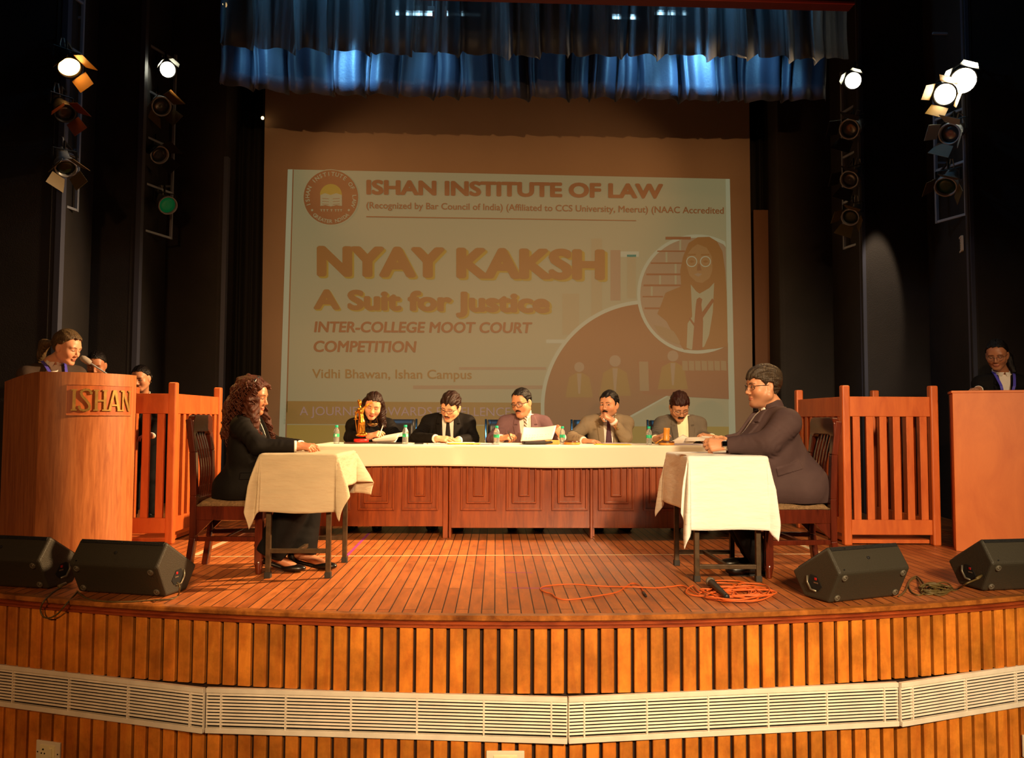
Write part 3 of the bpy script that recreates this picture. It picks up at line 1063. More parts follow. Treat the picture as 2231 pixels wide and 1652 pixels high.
def lamp(px, py, Y, aim, label, lit=None, es=0, doors=4, size=0.095, door_m=None, lens_m=None, can=None, L=0.28, wire=True, open_=35, spread=1.0):
    """a can lamp hung by a yoke: lens points towards aim"""
    p = at(px, py, Y)
    d = (Vector(aim) - p).normalized()
    x = d.cross(Vector((0, 0, 1))).normalized()
    y = x.cross(d).normalized()
    M = Matrix((x, y, d)).transposed()
    t = thing('stage_lamp', label, 'lamp', p, 0, 'lamps on the wing ladders')
    b = MB()
    b.lathe([(0.0, -L), (size * 0.55, -L), (size * 0.62, -L * 0.85), (size * 0.66, -L * 0.5), (size, -L * 0.30), (size, -0.02), (size * 1.08, -0.02), (size * 1.08, 0.0), (size * 0.93, 0.0), (size * 0.93, -0.04), (0, -0.04)], (0, 0, 0), 24, M, caps=False)
    obj('housing', b, can or m_can, t)
    b = MB(); b.lathe([(0.0, -0.022), (size * 0.5, -0.018), (size * 0.92, -0.03), (size * 0.92, -0.036), (0, -0.036)], (0, 0, 0), 24, M, caps=False)
    if lit:
        lm = mat('lens_%s' % label[:24], (1, 0.9, 0.7, 1), 0.3, emit=lit, es=es)
    else:
        lm = lens_m or mat('dark_lens', lin(40, 44, 48), 0.15)
    obj('lens', b, lm, t)
    for k in range(doors):
        a_ = k * math.pi / 2 + 0.5
        ux = Vector((math.cos(a_), math.sin(a_), 0)); uy = Vector((-math.sin(a_), math.cos(a_), 0))
        o_ = R(open_ * (0.7 + 0.3 * (k % 2)))
        b = MB()
        w0, w1, h = size * 0.75, size * (1.05 if k % 2 else 0.8) * spread, size * 1.5 * spread
        pts = []
        for (ww, hh) in ((-w0, 0), (w0, 0), (w1, h), (-w1, h)):
            q = ux * (size * 1.06 + hh * math.sin(o_)) + uy * ww + Vector((0, 0, 0.004 + hh * math.cos(o_)))
            pts.append(M @ q)
        b.add(pts, [(0, 1, 2, 3)])
        obj('barn_door', b, door_m or m_door, t, solid=0.003)
    # yoke up to the rung
    b = MB()
    up = Vector((0, 0, 1))
    e = size * 1.15
    pts = [x * e - d * L * 0.4, x * e * 1.0 - d * L * 0.4 + up * 0.11, -x * e + (-d * L * 0.4) + up * 0.11, -x * e - d * L * 0.4]
    b.bar(pts[0], pts[1], 0.02, 0.005).bar(pts[1], pts[2], 0.02, 0.005).bar(pts[2], pts[3], 0.02, 0.005)
    b.bar(-d * L * 0.4 + up * 0.11, -d * L * 0.4 + up * 0.19, 0.016, 0.016)
    rail = LC[1] if 7.9 < Y < 8.1 else ((LA[1] if p.x < 0 else LD[1]) if Y < 7.05 else None)
    if rail:      # arm from the yoke back to the ladder rail
        k_ = -d * L * 0.4 + up * 0.18
        b.bar(k_, Vector((rail[0] - p.x, rail[1] - p.y, k_.z)), 0.016, 0.016)
    obj('yoke', b, m_can, t)
    if wire:
        b = MB()
        s0 = -d * L * 0.95
        b.tube([s0, s0 + up * 0.05 - d * 0.05, s0 + up * 0.13 - d * 0.02, s0 + up * 0.16 + d * 0.06, s0 + up * 0.10 + d * 0.11, s0 + up * 0.02 + d * 0.13], 0.006, 6)
        obj('cable', b, m_cable, t)
    return t


def midp(l, f, Y=None):
    return None


m_door_or = mat('barn_door_amber', lin(150, 112, 46), 0.4)
lamp(152, 148, 6.98, (-1.6, 5.2, 1.0), 'lamp glowing orange with amber barn doors, high on the ladder', (1.0, 0.42, 0.08), 30, 3, 0.10, m_door_or, spread=0.9)
lamp(142, 248, 7.0, (-1.9, 5.6, 1.2), 'unlit lamp with rust-coloured barn doors directly under the orange lamp', None, 0, 3, 0.085, mat('barn_door_rust', lin(120, 52, 22), 0.5))
lamp(144, 368, 7.0, (-2.2, 5.2, 0.4), 'unlit lamp with dull green gel, lowest under the orange lamp', None, 0, 4, 0.085, lens_m=mat('dull_green_gel', lin(26, 42, 16), 0.4), can=m_canw)
lamp(366, 152, 8.5, (0.4, 3.2, 1.6), 'lit white lamp at the top of the ladder beside the screen curtain', (1.0, 0.97, 0.72), 26, 2, 0.088, mat('barn_door_white', lin(150, 150, 140), 0.4), spread=0.45)
lamp(352, 232, 8.5, (-1.2, 6.2, 2.4), 'unlit lamp with open barn doors just under the lit white lamp', None, 0, 4, 0.10, can=m_canw)
lamp(348, 338, 8.5, (-1.0, 6.4, 1.6), 'unlit lamp with white cable loops, second under the lit white lamp', None, 0, 4, 0.095, mat('barn_door_dark', lin(38, 36, 36), 0.5), can=m_canw)
lamp(366, 448, 8.5, (-0.8, 5.8, 1.2), 'unlit lamp with vivid green gel, lowest on its ladder', None, 0, 1, 0.095, mat('barn_door_dark', lin(38, 36, 36), 0.5), lens_m=mat('glowing_green_gel', lin(10, 110, 40), 0.35, emit=(0.0, 0.2, 0.05), es=0.15), can=m_canw)  # gel given a faint glow of its own though the lamp is unlit
lamp(1858, 176, 7.96, (-0.2, 3.0, 1.6), 'lit white lamp at the top of the ladder behind the suited man', (1.0, 0.95, 0.72), 26, 2, 0.088, mat('barn_door_white', lin(150, 150, 140), 0.4), spread=0.45)
lamp(1850, 282, 7.96, (1.0, 5.8, 2.2), 'unlit black lamp just under the lit white lamp, on the ladder behind the suited man', None, 0, 4, 0.10, mat('barn_door_black', lin(26, 24, 26), 0.5), can=m_canw)
lamp(1850, 392, 7.96, (1.0, 5.8, 1.4), 'unlit black lamp, third down on the ladder behind the suited man', None, 0, 4, 0.09, mat('barn_door_black', lin(26, 24, 26), 0.5), can=m_canw)
lamp(1852, 474, 7.96, (1.2, 5.4, 0.8), 'unlit lamp with mottled green gel, lowest on the ladder behind the suited man', None, 0, 4, 0.085, lens_m=mat('dull_green_gel', lin(26, 42, 16), 0.4), can=m_canw)
lamp(2058, 206, 6.98, (0.6, 3.6, 1.6), 'dazzling lamp with amber barn doors beside the brightest lamp', (1.0, 0.86, 0.55), 45, 4, 0.10, m_door_or, spread=0.8)
lamp(2098, 176, 6.92, (0.4, 2.2, 1.8), 'brightest dazzling white lamp, above the amber-doored one', (1.0, 0.92, 0.7), 110, 2, 0.115, m_can, spread=0.5)
lamp(2068, 292, 6.98, (1.8, 5.4, 2.4), 'unlit pale lamp with swung barn doors right under the dazzling pair', None, 0, 4, 0.09, mat('barn_door_white', lin(150, 150, 140), 0.4), can=m_canw)
lamp(2060, 408, 6.98, (1.9, 5.0, 0.6), 'unlit lamp with green gel, lowest under the dazzling pair', None, 0, 3, 0.09, lens_m=mat('green_gel_lens', lin(14, 60, 34), 0.35), can=m_canw)
for px, py, Y, lab in ((490, 10, 6.3, 'small lit lamp tip by the top corner of the upper border'), (572, 257, 9.4, 'tiny warm lamp glowing by the screen corner')):
    p = at(px, py, Y)
    t = thing('pin_lamp', lab, 'lamp', p, 0)
    b = MB(); b.lathe([(0.0, -0.02), (0.014, -0.016), (0.018, 0), (0.014, 0.014), (0, 0.018)], (0, 0, 0), 12, caps=False)
    obj('bulb', b, mat('pin_glow', (1, 0.7, 0.35, 1), 0.4, emit=(1.0, 0.6, 0.22), es=9), t)
    b = MB(); b.tube([(0, 0, 0.018), (0, 0.02, 0.09)], 0.012, 8); b.bar((0, 0.02, 0.08), (0, 0.02, 6.14 - p.z), 0.008, 0.008); obj('holder', b, m_can, t)


def vent(px0, py0, px1, py1, Y0, Y1, hpx, label):
    a = at(px0, py0, Y0); c = at(px1, py1, Y1)
    c.z = a.z
    ofs = 0.055 if a.x < 0 else -0.055
    a.x += ofs; c.x += ofs
    h = hpx * Y0 / FPX
    d = (c - a); d.z = 0; Lh = d.length; d.normalize()
    t = thing('wall_vent', label, 'vent', (a + c) / 2, math.atan2(d.y, d.x), 'white wall vents in the wings')
    b = MB()
    b.box((0, 0, h / 2), (Lh, 0.02, 0.014)).box((0, 0, -h / 2), (Lh, 0.02, 0.014))
    for x in (-Lh / 2, 0, Lh / 2):
        b.box((x, 0, 0), (0.014, 0.02, h))
    obj('frame', b, m_plate, t)
    b = MB()
    for i in range(7):
        b.box((0, 0, -h / 2 + h * (i + 1) / 8), (Lh, 0.012, 0.010))
    obj('louvre', b, m_plate, t)
    b = MB(); s_ = 1 if (a.x < 0) else -1
    b.box((0, 0.012 * s_, 0), (Lh, 0.004, h)); obj('backing', b, m_void, t)


vent(118, 505, 167, 514, 7.24, 7.9, 34, 'white wall vent beneath the ladder of the orange lamp')
vent(291, 546, 316, 549, 8.24, 8.6, 30, 'white wall vent beneath the ladder of the green-lensed lamp')
vent(2109, 530, 2098, 531, 7.26, 7.5, 32, 'white wall vent beneath the ladder of the dazzling lamps')
# ------------------------------------------------------------------ lecterns
m_lect = wood('lectern_veneer', lin(150, 82, 40), lin(196, 122, 68), 0.42, (26, 26, 2.0), coat=0.1, scale=1.4)
m_ply = wood('orange_plywood', lin(196, 100, 40), lin(214, 118, 52), 0.45, (5, 5, 2.0), coat=0.1)
m_brass = mat('brass', lin(168, 132, 70), 0.4, metal=0.6, var=0.2, vscale=30)
LC0 = Vector((-2.955, 5.60, 0)); LR = 0.415
LTOP = 1.262


def lpt(th, r=LR, z=0.0):
    return Vector((LC0.x + r * math.sin(th), LC0.y - r * math.cos(th), z))


lec = thing('lectern', 'curved wooden lectern with brass lettered nameplate, ponytailed speaker behind it', 'lectern', (LC0.x, LC0.y, 0))
LL = (LC0.x, LC0.y, 0)


def wall_between(path, z0, ztop, th, outward):
    """upright board following a plan path; ztop is a function of the path fraction"""
    b = MB()
    n = len(path)
    vs = []
    for i, p in enumerate(path):
        t = i / (n - 1)
        nr = outward(i)
        for q in (p, p - nr * th):
            vs.append(Vector((q.x, q.y, z0)))
            vs.append(Vector((q.x, q.y, ztop(t))))
    fs = []
    for i in range(n - 1):
        a, c = 4 * i, 4 * (i + 1)
        fs += [(a, c, c + 1, a + 1), (a + 3, c + 3, c + 2, a + 2), (a + 1, c + 1, c + 3, a + 3), (a + 2, c + 2, c, a)]
    fs += [(0, 1, 3, 2), (4 * (n - 1), 4 * (n - 1) + 2, 4 * (n - 1) + 3, 4 * (n - 1) + 1)]
    b.add(vs, fs)
    return b


t0, t1 = R(-2), R(92)
path = [lpt(t0 + (t1 - t0) * i / 40) for i in range(41)]
obj('front_panel', wall_between(path, 0.0, lambda t: LTOP, 0.022, lambda i: (path[i] - LC0).normalized()), m_lect, lec, loc=LL)
wl = [Vector((-3.50, 5.68, 0)), lpt(t0)]
wn = Vector((-0.67, -0.74, 0))
obj('side_panel', wall_between([wl[0].lerp(wl[1], i / 8) for i in range(9)], 0.0, lambda t: LTOP - 0.045 + 0.045 * math.sin(t * math.pi / 2), 0.022, lambda i: wn), m_lect, lec, loc=LL)
wr = [lpt(t1), Vector((-2.96, 6.06, 0))]
obj('side_panel', wall_between([wr[0].lerp(wr[1], i / 8) for i in range(9)], 0.0, lambda t: LTOP - 0.045 * math.sin(t * math.pi / 2), 0.022, lambda i: Vector((0.74, 0.67, 0))), m_lect, lec, loc=LL)
b = MB()
pts = [(p.x - LC0.x, p.y - LC0.y) for p in [lpt(t0 + (t1 - t0) * i / 20, LR - 0.03) for i in range(21)]] + [(0.02, 0.22), (-0.33, 0.0)]
b.prism(pts, 1.13, 1.155)
obj('reading_desk', b, m_lect, lec)
# nameplate bent round the front
n0, n1 = R(21), R(83)
z0, z1 = 0.983, 1.178


def bent(b, quad_uv, d0, d1):
    n = len(quad_uv)
    P = []
    for d in (d0, d1):
        for (u, v) in quad_uv:
            P.append(lpt(n0 + u / LR, LR + d, v))
    b.add(P, [tuple(range(n)), tuple(range(2 * n - 1, n - 1, -1))] + [(i, n + i, n + (i + 1) % n, (i + 1) % n) for i in range(n)])


AL = (n1 - n0) * LR
plate = MB()
for i in range(24):
    u0, u1 = AL * i / 24, AL * (i + 1) / 24
    bent(plate, [(u0, z0), (u1, z0), (u1, z1), (u0, z1)], 0.0005, 0.003)
npl = obj('nameplate', plate, wood('nameplate_veneer', lin(158, 78, 36), lin(190, 104, 52), 0.4, (26, 26, 2)), lec, loc=LL)
bd = MB()
for i in range(24):
    u0, u1 = AL * i / 24, AL * (i + 1) / 24
    bent(bd, [(u0, z0 - 0.006), (u1, z0 - 0.006), (u1, z0), (u0, z0)], 0.0, 0.008)
    bent(bd, [(u0, z1), (u1, z1), (u1, z1 + 0.005), (u0, z1 + 0.005)], 0.0, 0.006)
bent(bd, [(-0.004, z0), (0, z0), (0, z1), (-0.004, z1)], 0, 0.006)
obj('nameplate_border', bd, m_lect, npl, loc=LL)
le = MB()
LZ, LH = 1.008, 0.142


def rect(u0, v0, u1, v1):
    bent(le, [(u0, LZ + v0 * LH), (u1, LZ + v0 * LH), (u1, LZ + v1 * LH), (u0, LZ + v1 * LH)], 0.003, 0.012)


def strk(u0, v0, u1, v1, w_):
    bent(le, [(u0 - w_ / 2, LZ + v0 * LH), (u0 + w_ / 2, LZ + v0 * LH), (u1 + w_ / 2, LZ + v1 * LH), (u1 - w_ / 2, LZ + v1 * LH)], 0.003, 0.012)


def serif(u, v, w_=0.034):
    strk(u, v - 0.0, u, v + 0.07, w_) if v < 0.5 else strk(u, v - 0.07, u, v, w_)


u = 0.042
rect(u - 0.009, 0, u + 0.009, 1); serif(u, 0); serif(u, 1)
u = 0.106   # S
cs = [(0.040, 0.78), (0.040, 0.90), (0.022, 0.975), (0.0, 0.99), (-0.022, 0.95), (-0.033, 0.84), (-0.026, 0.70), (-0.008, 0.58), (0.012, 0.44), (0.028, 0.30), (0.033, 0.17), (0.022, 0.06), (0.0, 0.015), (-0.022, 0.03), (-0.040, 0.10), (-0.044, 0.24)]
for (a, c) in zip(cs[:-1], cs[1:]):
    a, c = (a[0] * 0.8, a[1]), (c[0] * 0.8, c[1])
    d = Vector((c[0] - a[0], (c[1] - a[1]) * LH)).normalized() * 0.0078
    bent(le, [(u + a[0] - d.y, LZ + a[1] * LH + d.x), (u + a[0] + d.y, LZ + a[1] * LH - d.x), (u + c[0] + d.y, LZ + c[1] * LH - d.x), (u + c[0] - d.y, LZ + c[1] * LH + d.x)][::-1], 0.003, 0.012)
u = 0.197   # H
for s_ in (-0.027, 0.027):
    rect(u + s_ - 0.009, 0, u + s_ + 0.009, 1); serif(u + s_, 0); serif(u + s_, 1)
rect(u - 0.026, 0.44, u + 0.026, 0.53)
u = 0.290   # A
strk(u - 0.035, 0, u - 0.004, 1, 0.016); strk(u + 0.035, 0, u + 0.004, 1, 0.020); serif(u - 0.036, 0, 0.030); serif(u + 0.036, 0, 0.030); rect(u - 0.022, 0.24, u + 0.022, 0.32)
u = 0.384   # N
rect(u - 0.036, 0, u - 0.024, 1); rect(u + 0.024, 0, u + 0.036, 1); strk(u + 0.029, 0, u - 0.029, 1, 0.020); serif(u - 0.030, 0, 0.030); serif(u + 0.030, 1, 0.030); serif(u - 0.036, 1, 0.026)
obj('lettering', le, m_brass, npl, loc=LL)

# gooseneck microphone fixed on the reading desk
p0 = at(232, 814, 5.62)
t = thing('gooseneck_microphone', 'white foam-tipped microphone on a thin gooseneck rising from the lettered lectern', 'microphone', (p0.x, p0.y, 1.155))
tip = at(190, 787, 5.55)
b = MB()
b.tube([(0.06, 0.02, 0.0), (0.04, 0.01, 0.05)] + [Vector(((tip.x - p0.x) * k, (tip.y - p0.y) * k, (p0.z - 1.155) * (1 - k) + (tip.z - 1.155) * k)) for k in (0.0, 0.3, 0.6, 0.9)], 0.006, 8)
obj('gooseneck', b, m_canw, t)
b = MB()
dd = (tip - p0).normalized()
M = Matrix((dd.orthogonal().normalized(), dd.cross(dd.orthogonal().normalized()), dd)).transposed()
b.lathe([(0, -0.03), (0.017, -0.025), (0.023, 0.0), (0.023, 0.03), (0.014, 0.048), (0, 0.052)], tip - Vector((p0.x, p0.y, 1.155)), 14, M, caps=False)
obj('foam_tip', b, mat('white_foam', lin(150, 140, 128), 0.8), t)
b = MB(); b.lathe([(0.0, 0), (0.03, 0), (0.028, 0.012), (0, 0.014)], (0.06, 0.02, 0.0), 16, caps=False); obj('base', b, m_can, t)

# plain plywood lectern
x0 = at(2083, 1190, 5.84).x
lec2 = thing('lectern', 'plain orange plywood lectern with a bare front, bespectacled speaker behind it', 'lectern', (x0 + 0.36 * math.cos(R(26)), 5.84 - 0.36 * math.sin(R(26)), 0), R(-26))
b = MB(); b.box((0, 0.011, 0.59), (0.72, 0.022, 1.18)); obj('front_panel', b, m_ply, lec2, 0.003)
for s_ in (-1, 1):
    b = MB(); b.box((s_ * 0.349, 0.172, 0.585), (0.022, 0.30, 1.17)); obj('side_panel', b, m_ply, lec2, 0.003)
b = MB(); b.box((0, 0.165, 1.183), (0.735, 0.34, 0.018)); obj('top', b, m_ply, lec2, 0.003)
b = MB(); b.box((0, 0.172, 0.62), (0.67, 0.28, 0.018)); obj('shelf', b, m_ply, lec2, 0.002)

# ------------------------------------------------------------------ witness stands
m_stand = wood('orange_stand_wood', lin(176, 80, 30), lin(202, 104, 44), 0.42, (12, 12, 2.5), coat=0.12)


def stand(cx, yf, wd, dp, label, rz=0.0, gate=None):
    t = thing('witness_stand', label, 'witness stand', (cx, yf, 0), rz, 'slatted witness stands')
    pw = 0.062
    cor = [(-wd / 2, 0), (wd / 2, 0), (wd / 2, dp), (-wd / 2, dp)]
    for (x, y) in cor:
        b = MB(); b.box((x, y, 0.62), (pw, pw, 1.24))
        o = obj('post', b, m_stand, t, 0.012, seg=3)
    for k in range(4):
        a = Vector((*cor[k], 0)); c = Vector((*cor[(k + 1) % 4], 0))
        d = (c - a).normalized()
        L = (c - a).length
        m = (a + c) / 2
        if k == 2 and gate:
            continue
        rz_ = math.atan2(d.y, d.x)
        b = MB(); b.box((m.x, m.y, 1.075), (L - pw, 0.034, 0.155), rz_); obj('top_rail', b, m_stand, t, 0.003)
        b = MB(); b.box((m.x, m.y, 0.14), (L - pw, 0.034, 0.115), rz_); obj('bottom_rail', b, m_stand, t, 0.003)
        n = 6 if k % 2 == 0 else 8
        for i in range(n):
            q = a + d * (pw / 2 + (L - pw) * (i + 0.5) / n)
            b = MB(); b.box((q.x, q.y, 0.597), (0.056 if k % 2 == 0 else 0.052, 0.026, 0.80), rz_); obj('baluster', b, m_stand, t, 0.003)
    b = MB(); b.box((0, dp / 2, 0.025), (wd - pw, dp - pw, 0.03)); obj('platform', b, m_stand, t, 0.003)
    return t


xa, xb = at(1845, 1100, 6.1).x, at(2036, 1100, 6.1).x
stand((xa + xb) / 2, 6.1, xb - xa, 0.98, 'empty orange slatted witness stand between the suited man and the plain lectern', R(-1.0), True)
xb = at(372, 1100, 6.15).x
stand(xb - 0.37, 6.15, 0.74, 0.98, 'orange slatted witness stand partly hidden by the lettered lectern and a dark chair', 0.0, True)

# ------------------------------------------------------------------ dark dining chairs
m_dk = wood('dark_varnish', lin(62, 20, 10), lin(96, 36, 18), 0.22, (18, 18, 2.5), coat=0.6, bump=0.03)
m_seat = mat('woven_upholstery', lin(120, 92, 62), 0.85, bump=0.8, bscale=140, var=0.3, vscale=60)


def dining_chair(loc, rz, label):
    t = thing('dining_chair', label, 'chair', loc, rz, 'dark varnished high-backed chairs')
    rx, fx, rw, fw = -0.205, 0.205, 0.165, 0.195
    for s_ in (-1, 1):
        b = MB()
        pts = [(rx - 0.03, 0), (rx, 0.22), (rx, 0.48), (rx - 0.012, 0.75), (rx - 0.04, 0.955)]
        for (a, c) in zip(pts[:-1], pts[1:]):
            b.bar((a[0], s_ * rw, a[1]), (c[0], s_ * rw, c[1] + 0.002), 0.040, 0.052)
        o = obj('leg', b, m_dk, t, 0.006)
        o['label'] = 'tall leg rising to hold the backrest'
        b = MB()
        b.bar((fx, s_ * fw, 0.06), (fx, s_ * fw, 0.40), 0.046, 0.046)
        b.lathe([(0.014, 0), (0.018, 0.004), (0.024, 0.05), (0.026, 0.062), (0.024, 0.08), (0.016, 0.09)], (fx, s_ * fw, 0), 14)
        obj('leg', b, m_dk, t, 0.005)
        b = MB(); b.bar((rx, s_ * rw, 0.215), (fx, s_ * fw, 0.215), 0.024, 0.03); obj('stretcher', b, m_dk, t, 0.003)
        b = MB(); b.bar((rx, s_ * rw, 0.375), (fx, s_ * fw, 0.375), 0.028, 0.088); obj('seat_rail', b, m_dk, t, 0.004)
        # shaped bracket under the rail
        b = MB(); b.prism([(0, 0), (0.10, 0), (0.0, -0.10)], -0.012, 0.012, Matrix(((1, 0, 0), (0, 0, 1), (0, 1, 0))).transposed() if False else Matrix.Rotation(R(90), 3, 'X'), (rx + 0.02, s_ * rw, 0.335))
        obj('bracket', b, m_dk, t, 0.002)
    b = MB(); b.bar((fx, -fw, 0.375), (fx, fw, 0.375), 0.028, 0.088); obj('seat_rail', b, m_dk, t, 0.004)
    b = MB(); b.bar((rx, -rw, 0.375), (rx, rw, 0.375), 0.028, 0.088); obj('seat_rail', b, m_dk, t, 0.004)
    b = MB(); b.bar((0.0, -0.18, 0.215), (0.0, 0.18, 0.215), 0.024, 0.03); obj('stretcher', b, m_dk, t, 0.003)
    # domed cushion
    b = MB()

    def cu(u, v):
        x = rx + 0.022 + (fx + 0.022 - rx - 0.022) * u
        w_ = rw + (fw - rw) * u + 0.018
        y = (v * 2 - 1) * w_
        e = (1 - abs(2 * u - 1) ** 4) * (1 - abs(2 * v - 1) ** 4)
        return Vector((x, y, 0.418 + 0.048 * e ** 0.6))
    b.grid(cu, 20, 20)
    obj('seat', b, m_seat, t, solid=0.012)
    # crest rail with rounded ends, and curved slats
    b = MB()
    M = Matrix(((0, 0, 1), (1, 0, 0), (0, 1, 0)))
    w_ = rw + 0.026
    poly = [(-w_, 0.83), (-rw + 0.035, 0.86), (-rw + 0.05, 0.875), (rw - 0.05, 0.875), (rw - 0.035, 0.86), (w_, 0.83)] + [(w_ - 0.005, 0.95), (w_ - 0.03, 0.978), (w_ - 0.06, 0.985), (-w_ + 0.06, 0.985), (-w_ + 0.03, 0.978), (-w_ + 0.005, 0.95)]
    b.prism(poly, -0.02, 0.02, M, (rx - 0.028, 0, 0))
    obj('crest_rail', b, m_dk, t, 0.006)
    for i in range(5):
        y = (i - 2) * 0.042
        b = MB()
        prev = None
        for k in range(9):
            z = 0.42 + (0.88 - 0.42) * k / 8
            x = rx + 0.0 - 0.03 * (k / 8) + 0.035 * math.sin(math.pi * k / 8) * (1 if k < 9 else 0) - 0.01
            if prev:
                b.bar(prev, (x, y * (1 + 0.1 * k / 8), z + 0.002), 0.010, 0.020, up=(0, 1, 0))
            prev = (x, y * (1 + 0.1 * k / 8), z)
        obj('back_slat', b, m_dk, t, 0.002)
    b = MB(); b.bar((rx, -rw, 0.44), (rx, rw, 0.44), 0.026, 0.05); obj('lower_back_rail', b, m_dk, t, 0.003)
    return t


dining_chair((-1.675, 5.15, 0), R(2), 'dark high-backed dining chair under the curly-haired woman')
dining_chair((1.875, 5.02, 0), R(180), 'dark high-backed dining chair under the man in the brown suit')

# ------------------------------------------------------------------ small metal tables with white cloths
m_frame = mat('brown_metal', lin(78, 62, 44), 0.4, metal=0.5, var=0.35, vscale=25)
m_rub = mat('rubber_foot', lin(40, 36, 32), 0.7)
m_board = wood('table_board', lin(110, 70, 40), lin(140, 92, 56), 0.5)


def small_table(x0, x1, y0, y1, zr, label):
    cx, cy = (x0 + x1) / 2, (y0 + y1) / 2
    t = thing('side_table', label, 'table', (cx, cy, 0), 0, 'small metal-framed tables')
    hx, hy = (x1 - x0) / 2, (y1 - y0) / 2
    for sx in (-1, 1):
        for sy in (-1, 1):
            b = MB(); b.bar((sx * hx, sy * hy, 0.004), (sx * hx, sy * hy, 0.722), 0.030, 0.030)
            lg = obj('leg', b, m_frame, t, 0.003)
            b = MB(); b.box((sx * hx, sy * hy, 0.018), (0.038, 0.038, 0.036)); obj('rubber_foot', b, m_rub, lg, 0.003)
    for sy in (-1, 1):
        b = MB(); b.bar((-hx, sy * hy, zr), (hx, sy * hy, zr), 0.024, 0.026); obj('stretcher', b, m_frame, t, 0.002)
        b = MB(); b.bar((-hx, sy * hy, 0.70), (hx, sy * hy, 0.70), 0.024, 0.03); obj('apron', b, m_frame, t, 0.002)
    for sx in (-1, 1):
        b = MB(); b.bar((sx * hx, -hy, 0.70), (sx * hx, hy, 0.70), 0.024, 0.03); obj('apron', b, m_frame, t, 0.002)
    b = MB(); b.bar((0, -hy, zr), (0, hy, zr), 0.022, 0.024); obj('stretcher', b, m_frame, t, 0.002)
    b = MB(); b.box((0, 0, 0.733), (2 * hx + 0.09, 2 * hy + 0.06, 0.022)); obj('tabletop', b, m_board, t, 0.003)
    return t, cx, cy, hx + 0.045, hy + 0.03


m_cloth = mat('white_table_cloth', lin(238, 236, 230), 0.8, bump=0.9, bscale=8, stretch=(1.0, 1.0, 3.5), sheen=0.1, var=0.05, vscale=5)


def drape(cx, cy, hx, hy, zt, over, label, seed, fl=(0.06, 0.10), tipfl=None, mtl=None):
    """a sheet over a table: over = (x-, x+, y-, y+) overhang lengths"""
    rnd = random.Random(seed)
    xm, xp, ym, yp = over
    b = MB()
    nu, nv = 84, 84
    ph = [rnd.uniform(0, 6) for _ in range(8)]
    tipfl = tipfl or {}

    def f(u, v):
        X = -hx - xm + (2 * hx + xm + xp) * u
        Y = -hy - ym + (2 * hy + ym + yp) * v
        ex = X - hx if X > hx else (X + hx if X < -hx else 0.0)
        ey = Y - hy if Y > hy else (Y + hy if Y < -hy else 0.0)
        bx = max(-hx, min(hx, X)); by = max(-hy, min(hy, Y))
        r = math.hypot(ex, ey)
        if r < 1e-9:
            return Vector((cx + bx, cy + by, zt + 0.0015 * math.sin(9 * X + ph[0]) * math.sin(8 * Y + ph[1])))
        dx, dy = ex / r, ey / r
        corner = 2 * abs(dx * dy)                       # 1 on the diagonal
        a = math.atan2(dy, dx)
        key = (1 if dx > 0 else -1, 1 if dy > 0 else -1)
        s = r
        flare = fl[0] + (fl[1] + tipfl.get(key, 0.0)) * corner ** 1.5
        fold = 0.035 * corner * math.sin(6 * a + ph[2]) * min(1, s / 0.2)
        wav = 0.010 * math.sin(11 * (bx * abs(dy) + by * abs(dx)) + ph[3] + 5 * s) * min(1, s / 0.15)
        e = 0.012
        out = min(s, e) + max(0, s - e) * flare + wav + fold
        drop = max(0, s - e * 0.4) * math.sqrt(max(0.1, 1 - flare ** 2))
        lift = 0.0
        return Vector((cx + bx + dx * out - dy * fold * 0.4, cy + by + dy * out + dx * fold * 0.4, zt - drop + lift + 0.004 * math.sin(14 * bx + ph[4]) * min(1, s / 0.3)))
    b.grid(f, nu, nv)
    o = obj('tablecloth', b, mtl or m_cloth, None, solid=0.004, loc=(cx, cy, zt))
    return tag(o, label, 'tablecloth', 'white tablecloths')


t, cx, cy, hx, hy = small_table(-1.372, -1.010, 4.845, 5.366, 0.162, 'small metal table before the curly-haired woman, under a white cloth toned down for dim light')
drape(cx, cy, hx, hy, 0.7485, (0.30, 0.22, 0.355, 0.30), 'white cloth, dim light in its beige tone, draped over the table of the curly-haired woman', 5, (0.07, 0.12), {(1, 1): 0.35, (1, -1): 0.1}, mtl=mat('dimmed_table_cloth', lin(184, 168, 142), 0.8, bump=0.9, bscale=8, stretch=(1.0, 1.0, 3.5), var=0.06, vscale=5))  # a white cloth; the dimmer light here is put into its base colour
t, cx, cy, hx, hy = small_table(1.205, 1.575, 4.735, 5.26, 0.088, 'small metal table before the brown-suited man, under a white cloth')
drape(cx, cy, hx, hy, 0.7485, (0.33, 0.24, 0.44, 0.30), 'bright white cloth draped over the table of the brown-suited man', 8, (0.06, 0.08), {(1, -1): -0.04})

# ------------------------------------------------------------------ the long panelled bench
m_bench = wood('bench_veneer', lin(106, 40, 13), lin(148, 70, 26), 0.3, (20, 20, 2.0), coat=0.35, scale=1.3)
YD = 6.47
xl, xm1, xm2, xr = at(690, 1100, YD).x, at(978, 1100, YD).x, at(1291, 1100, YD).x, at(1605, 1100, YD).x


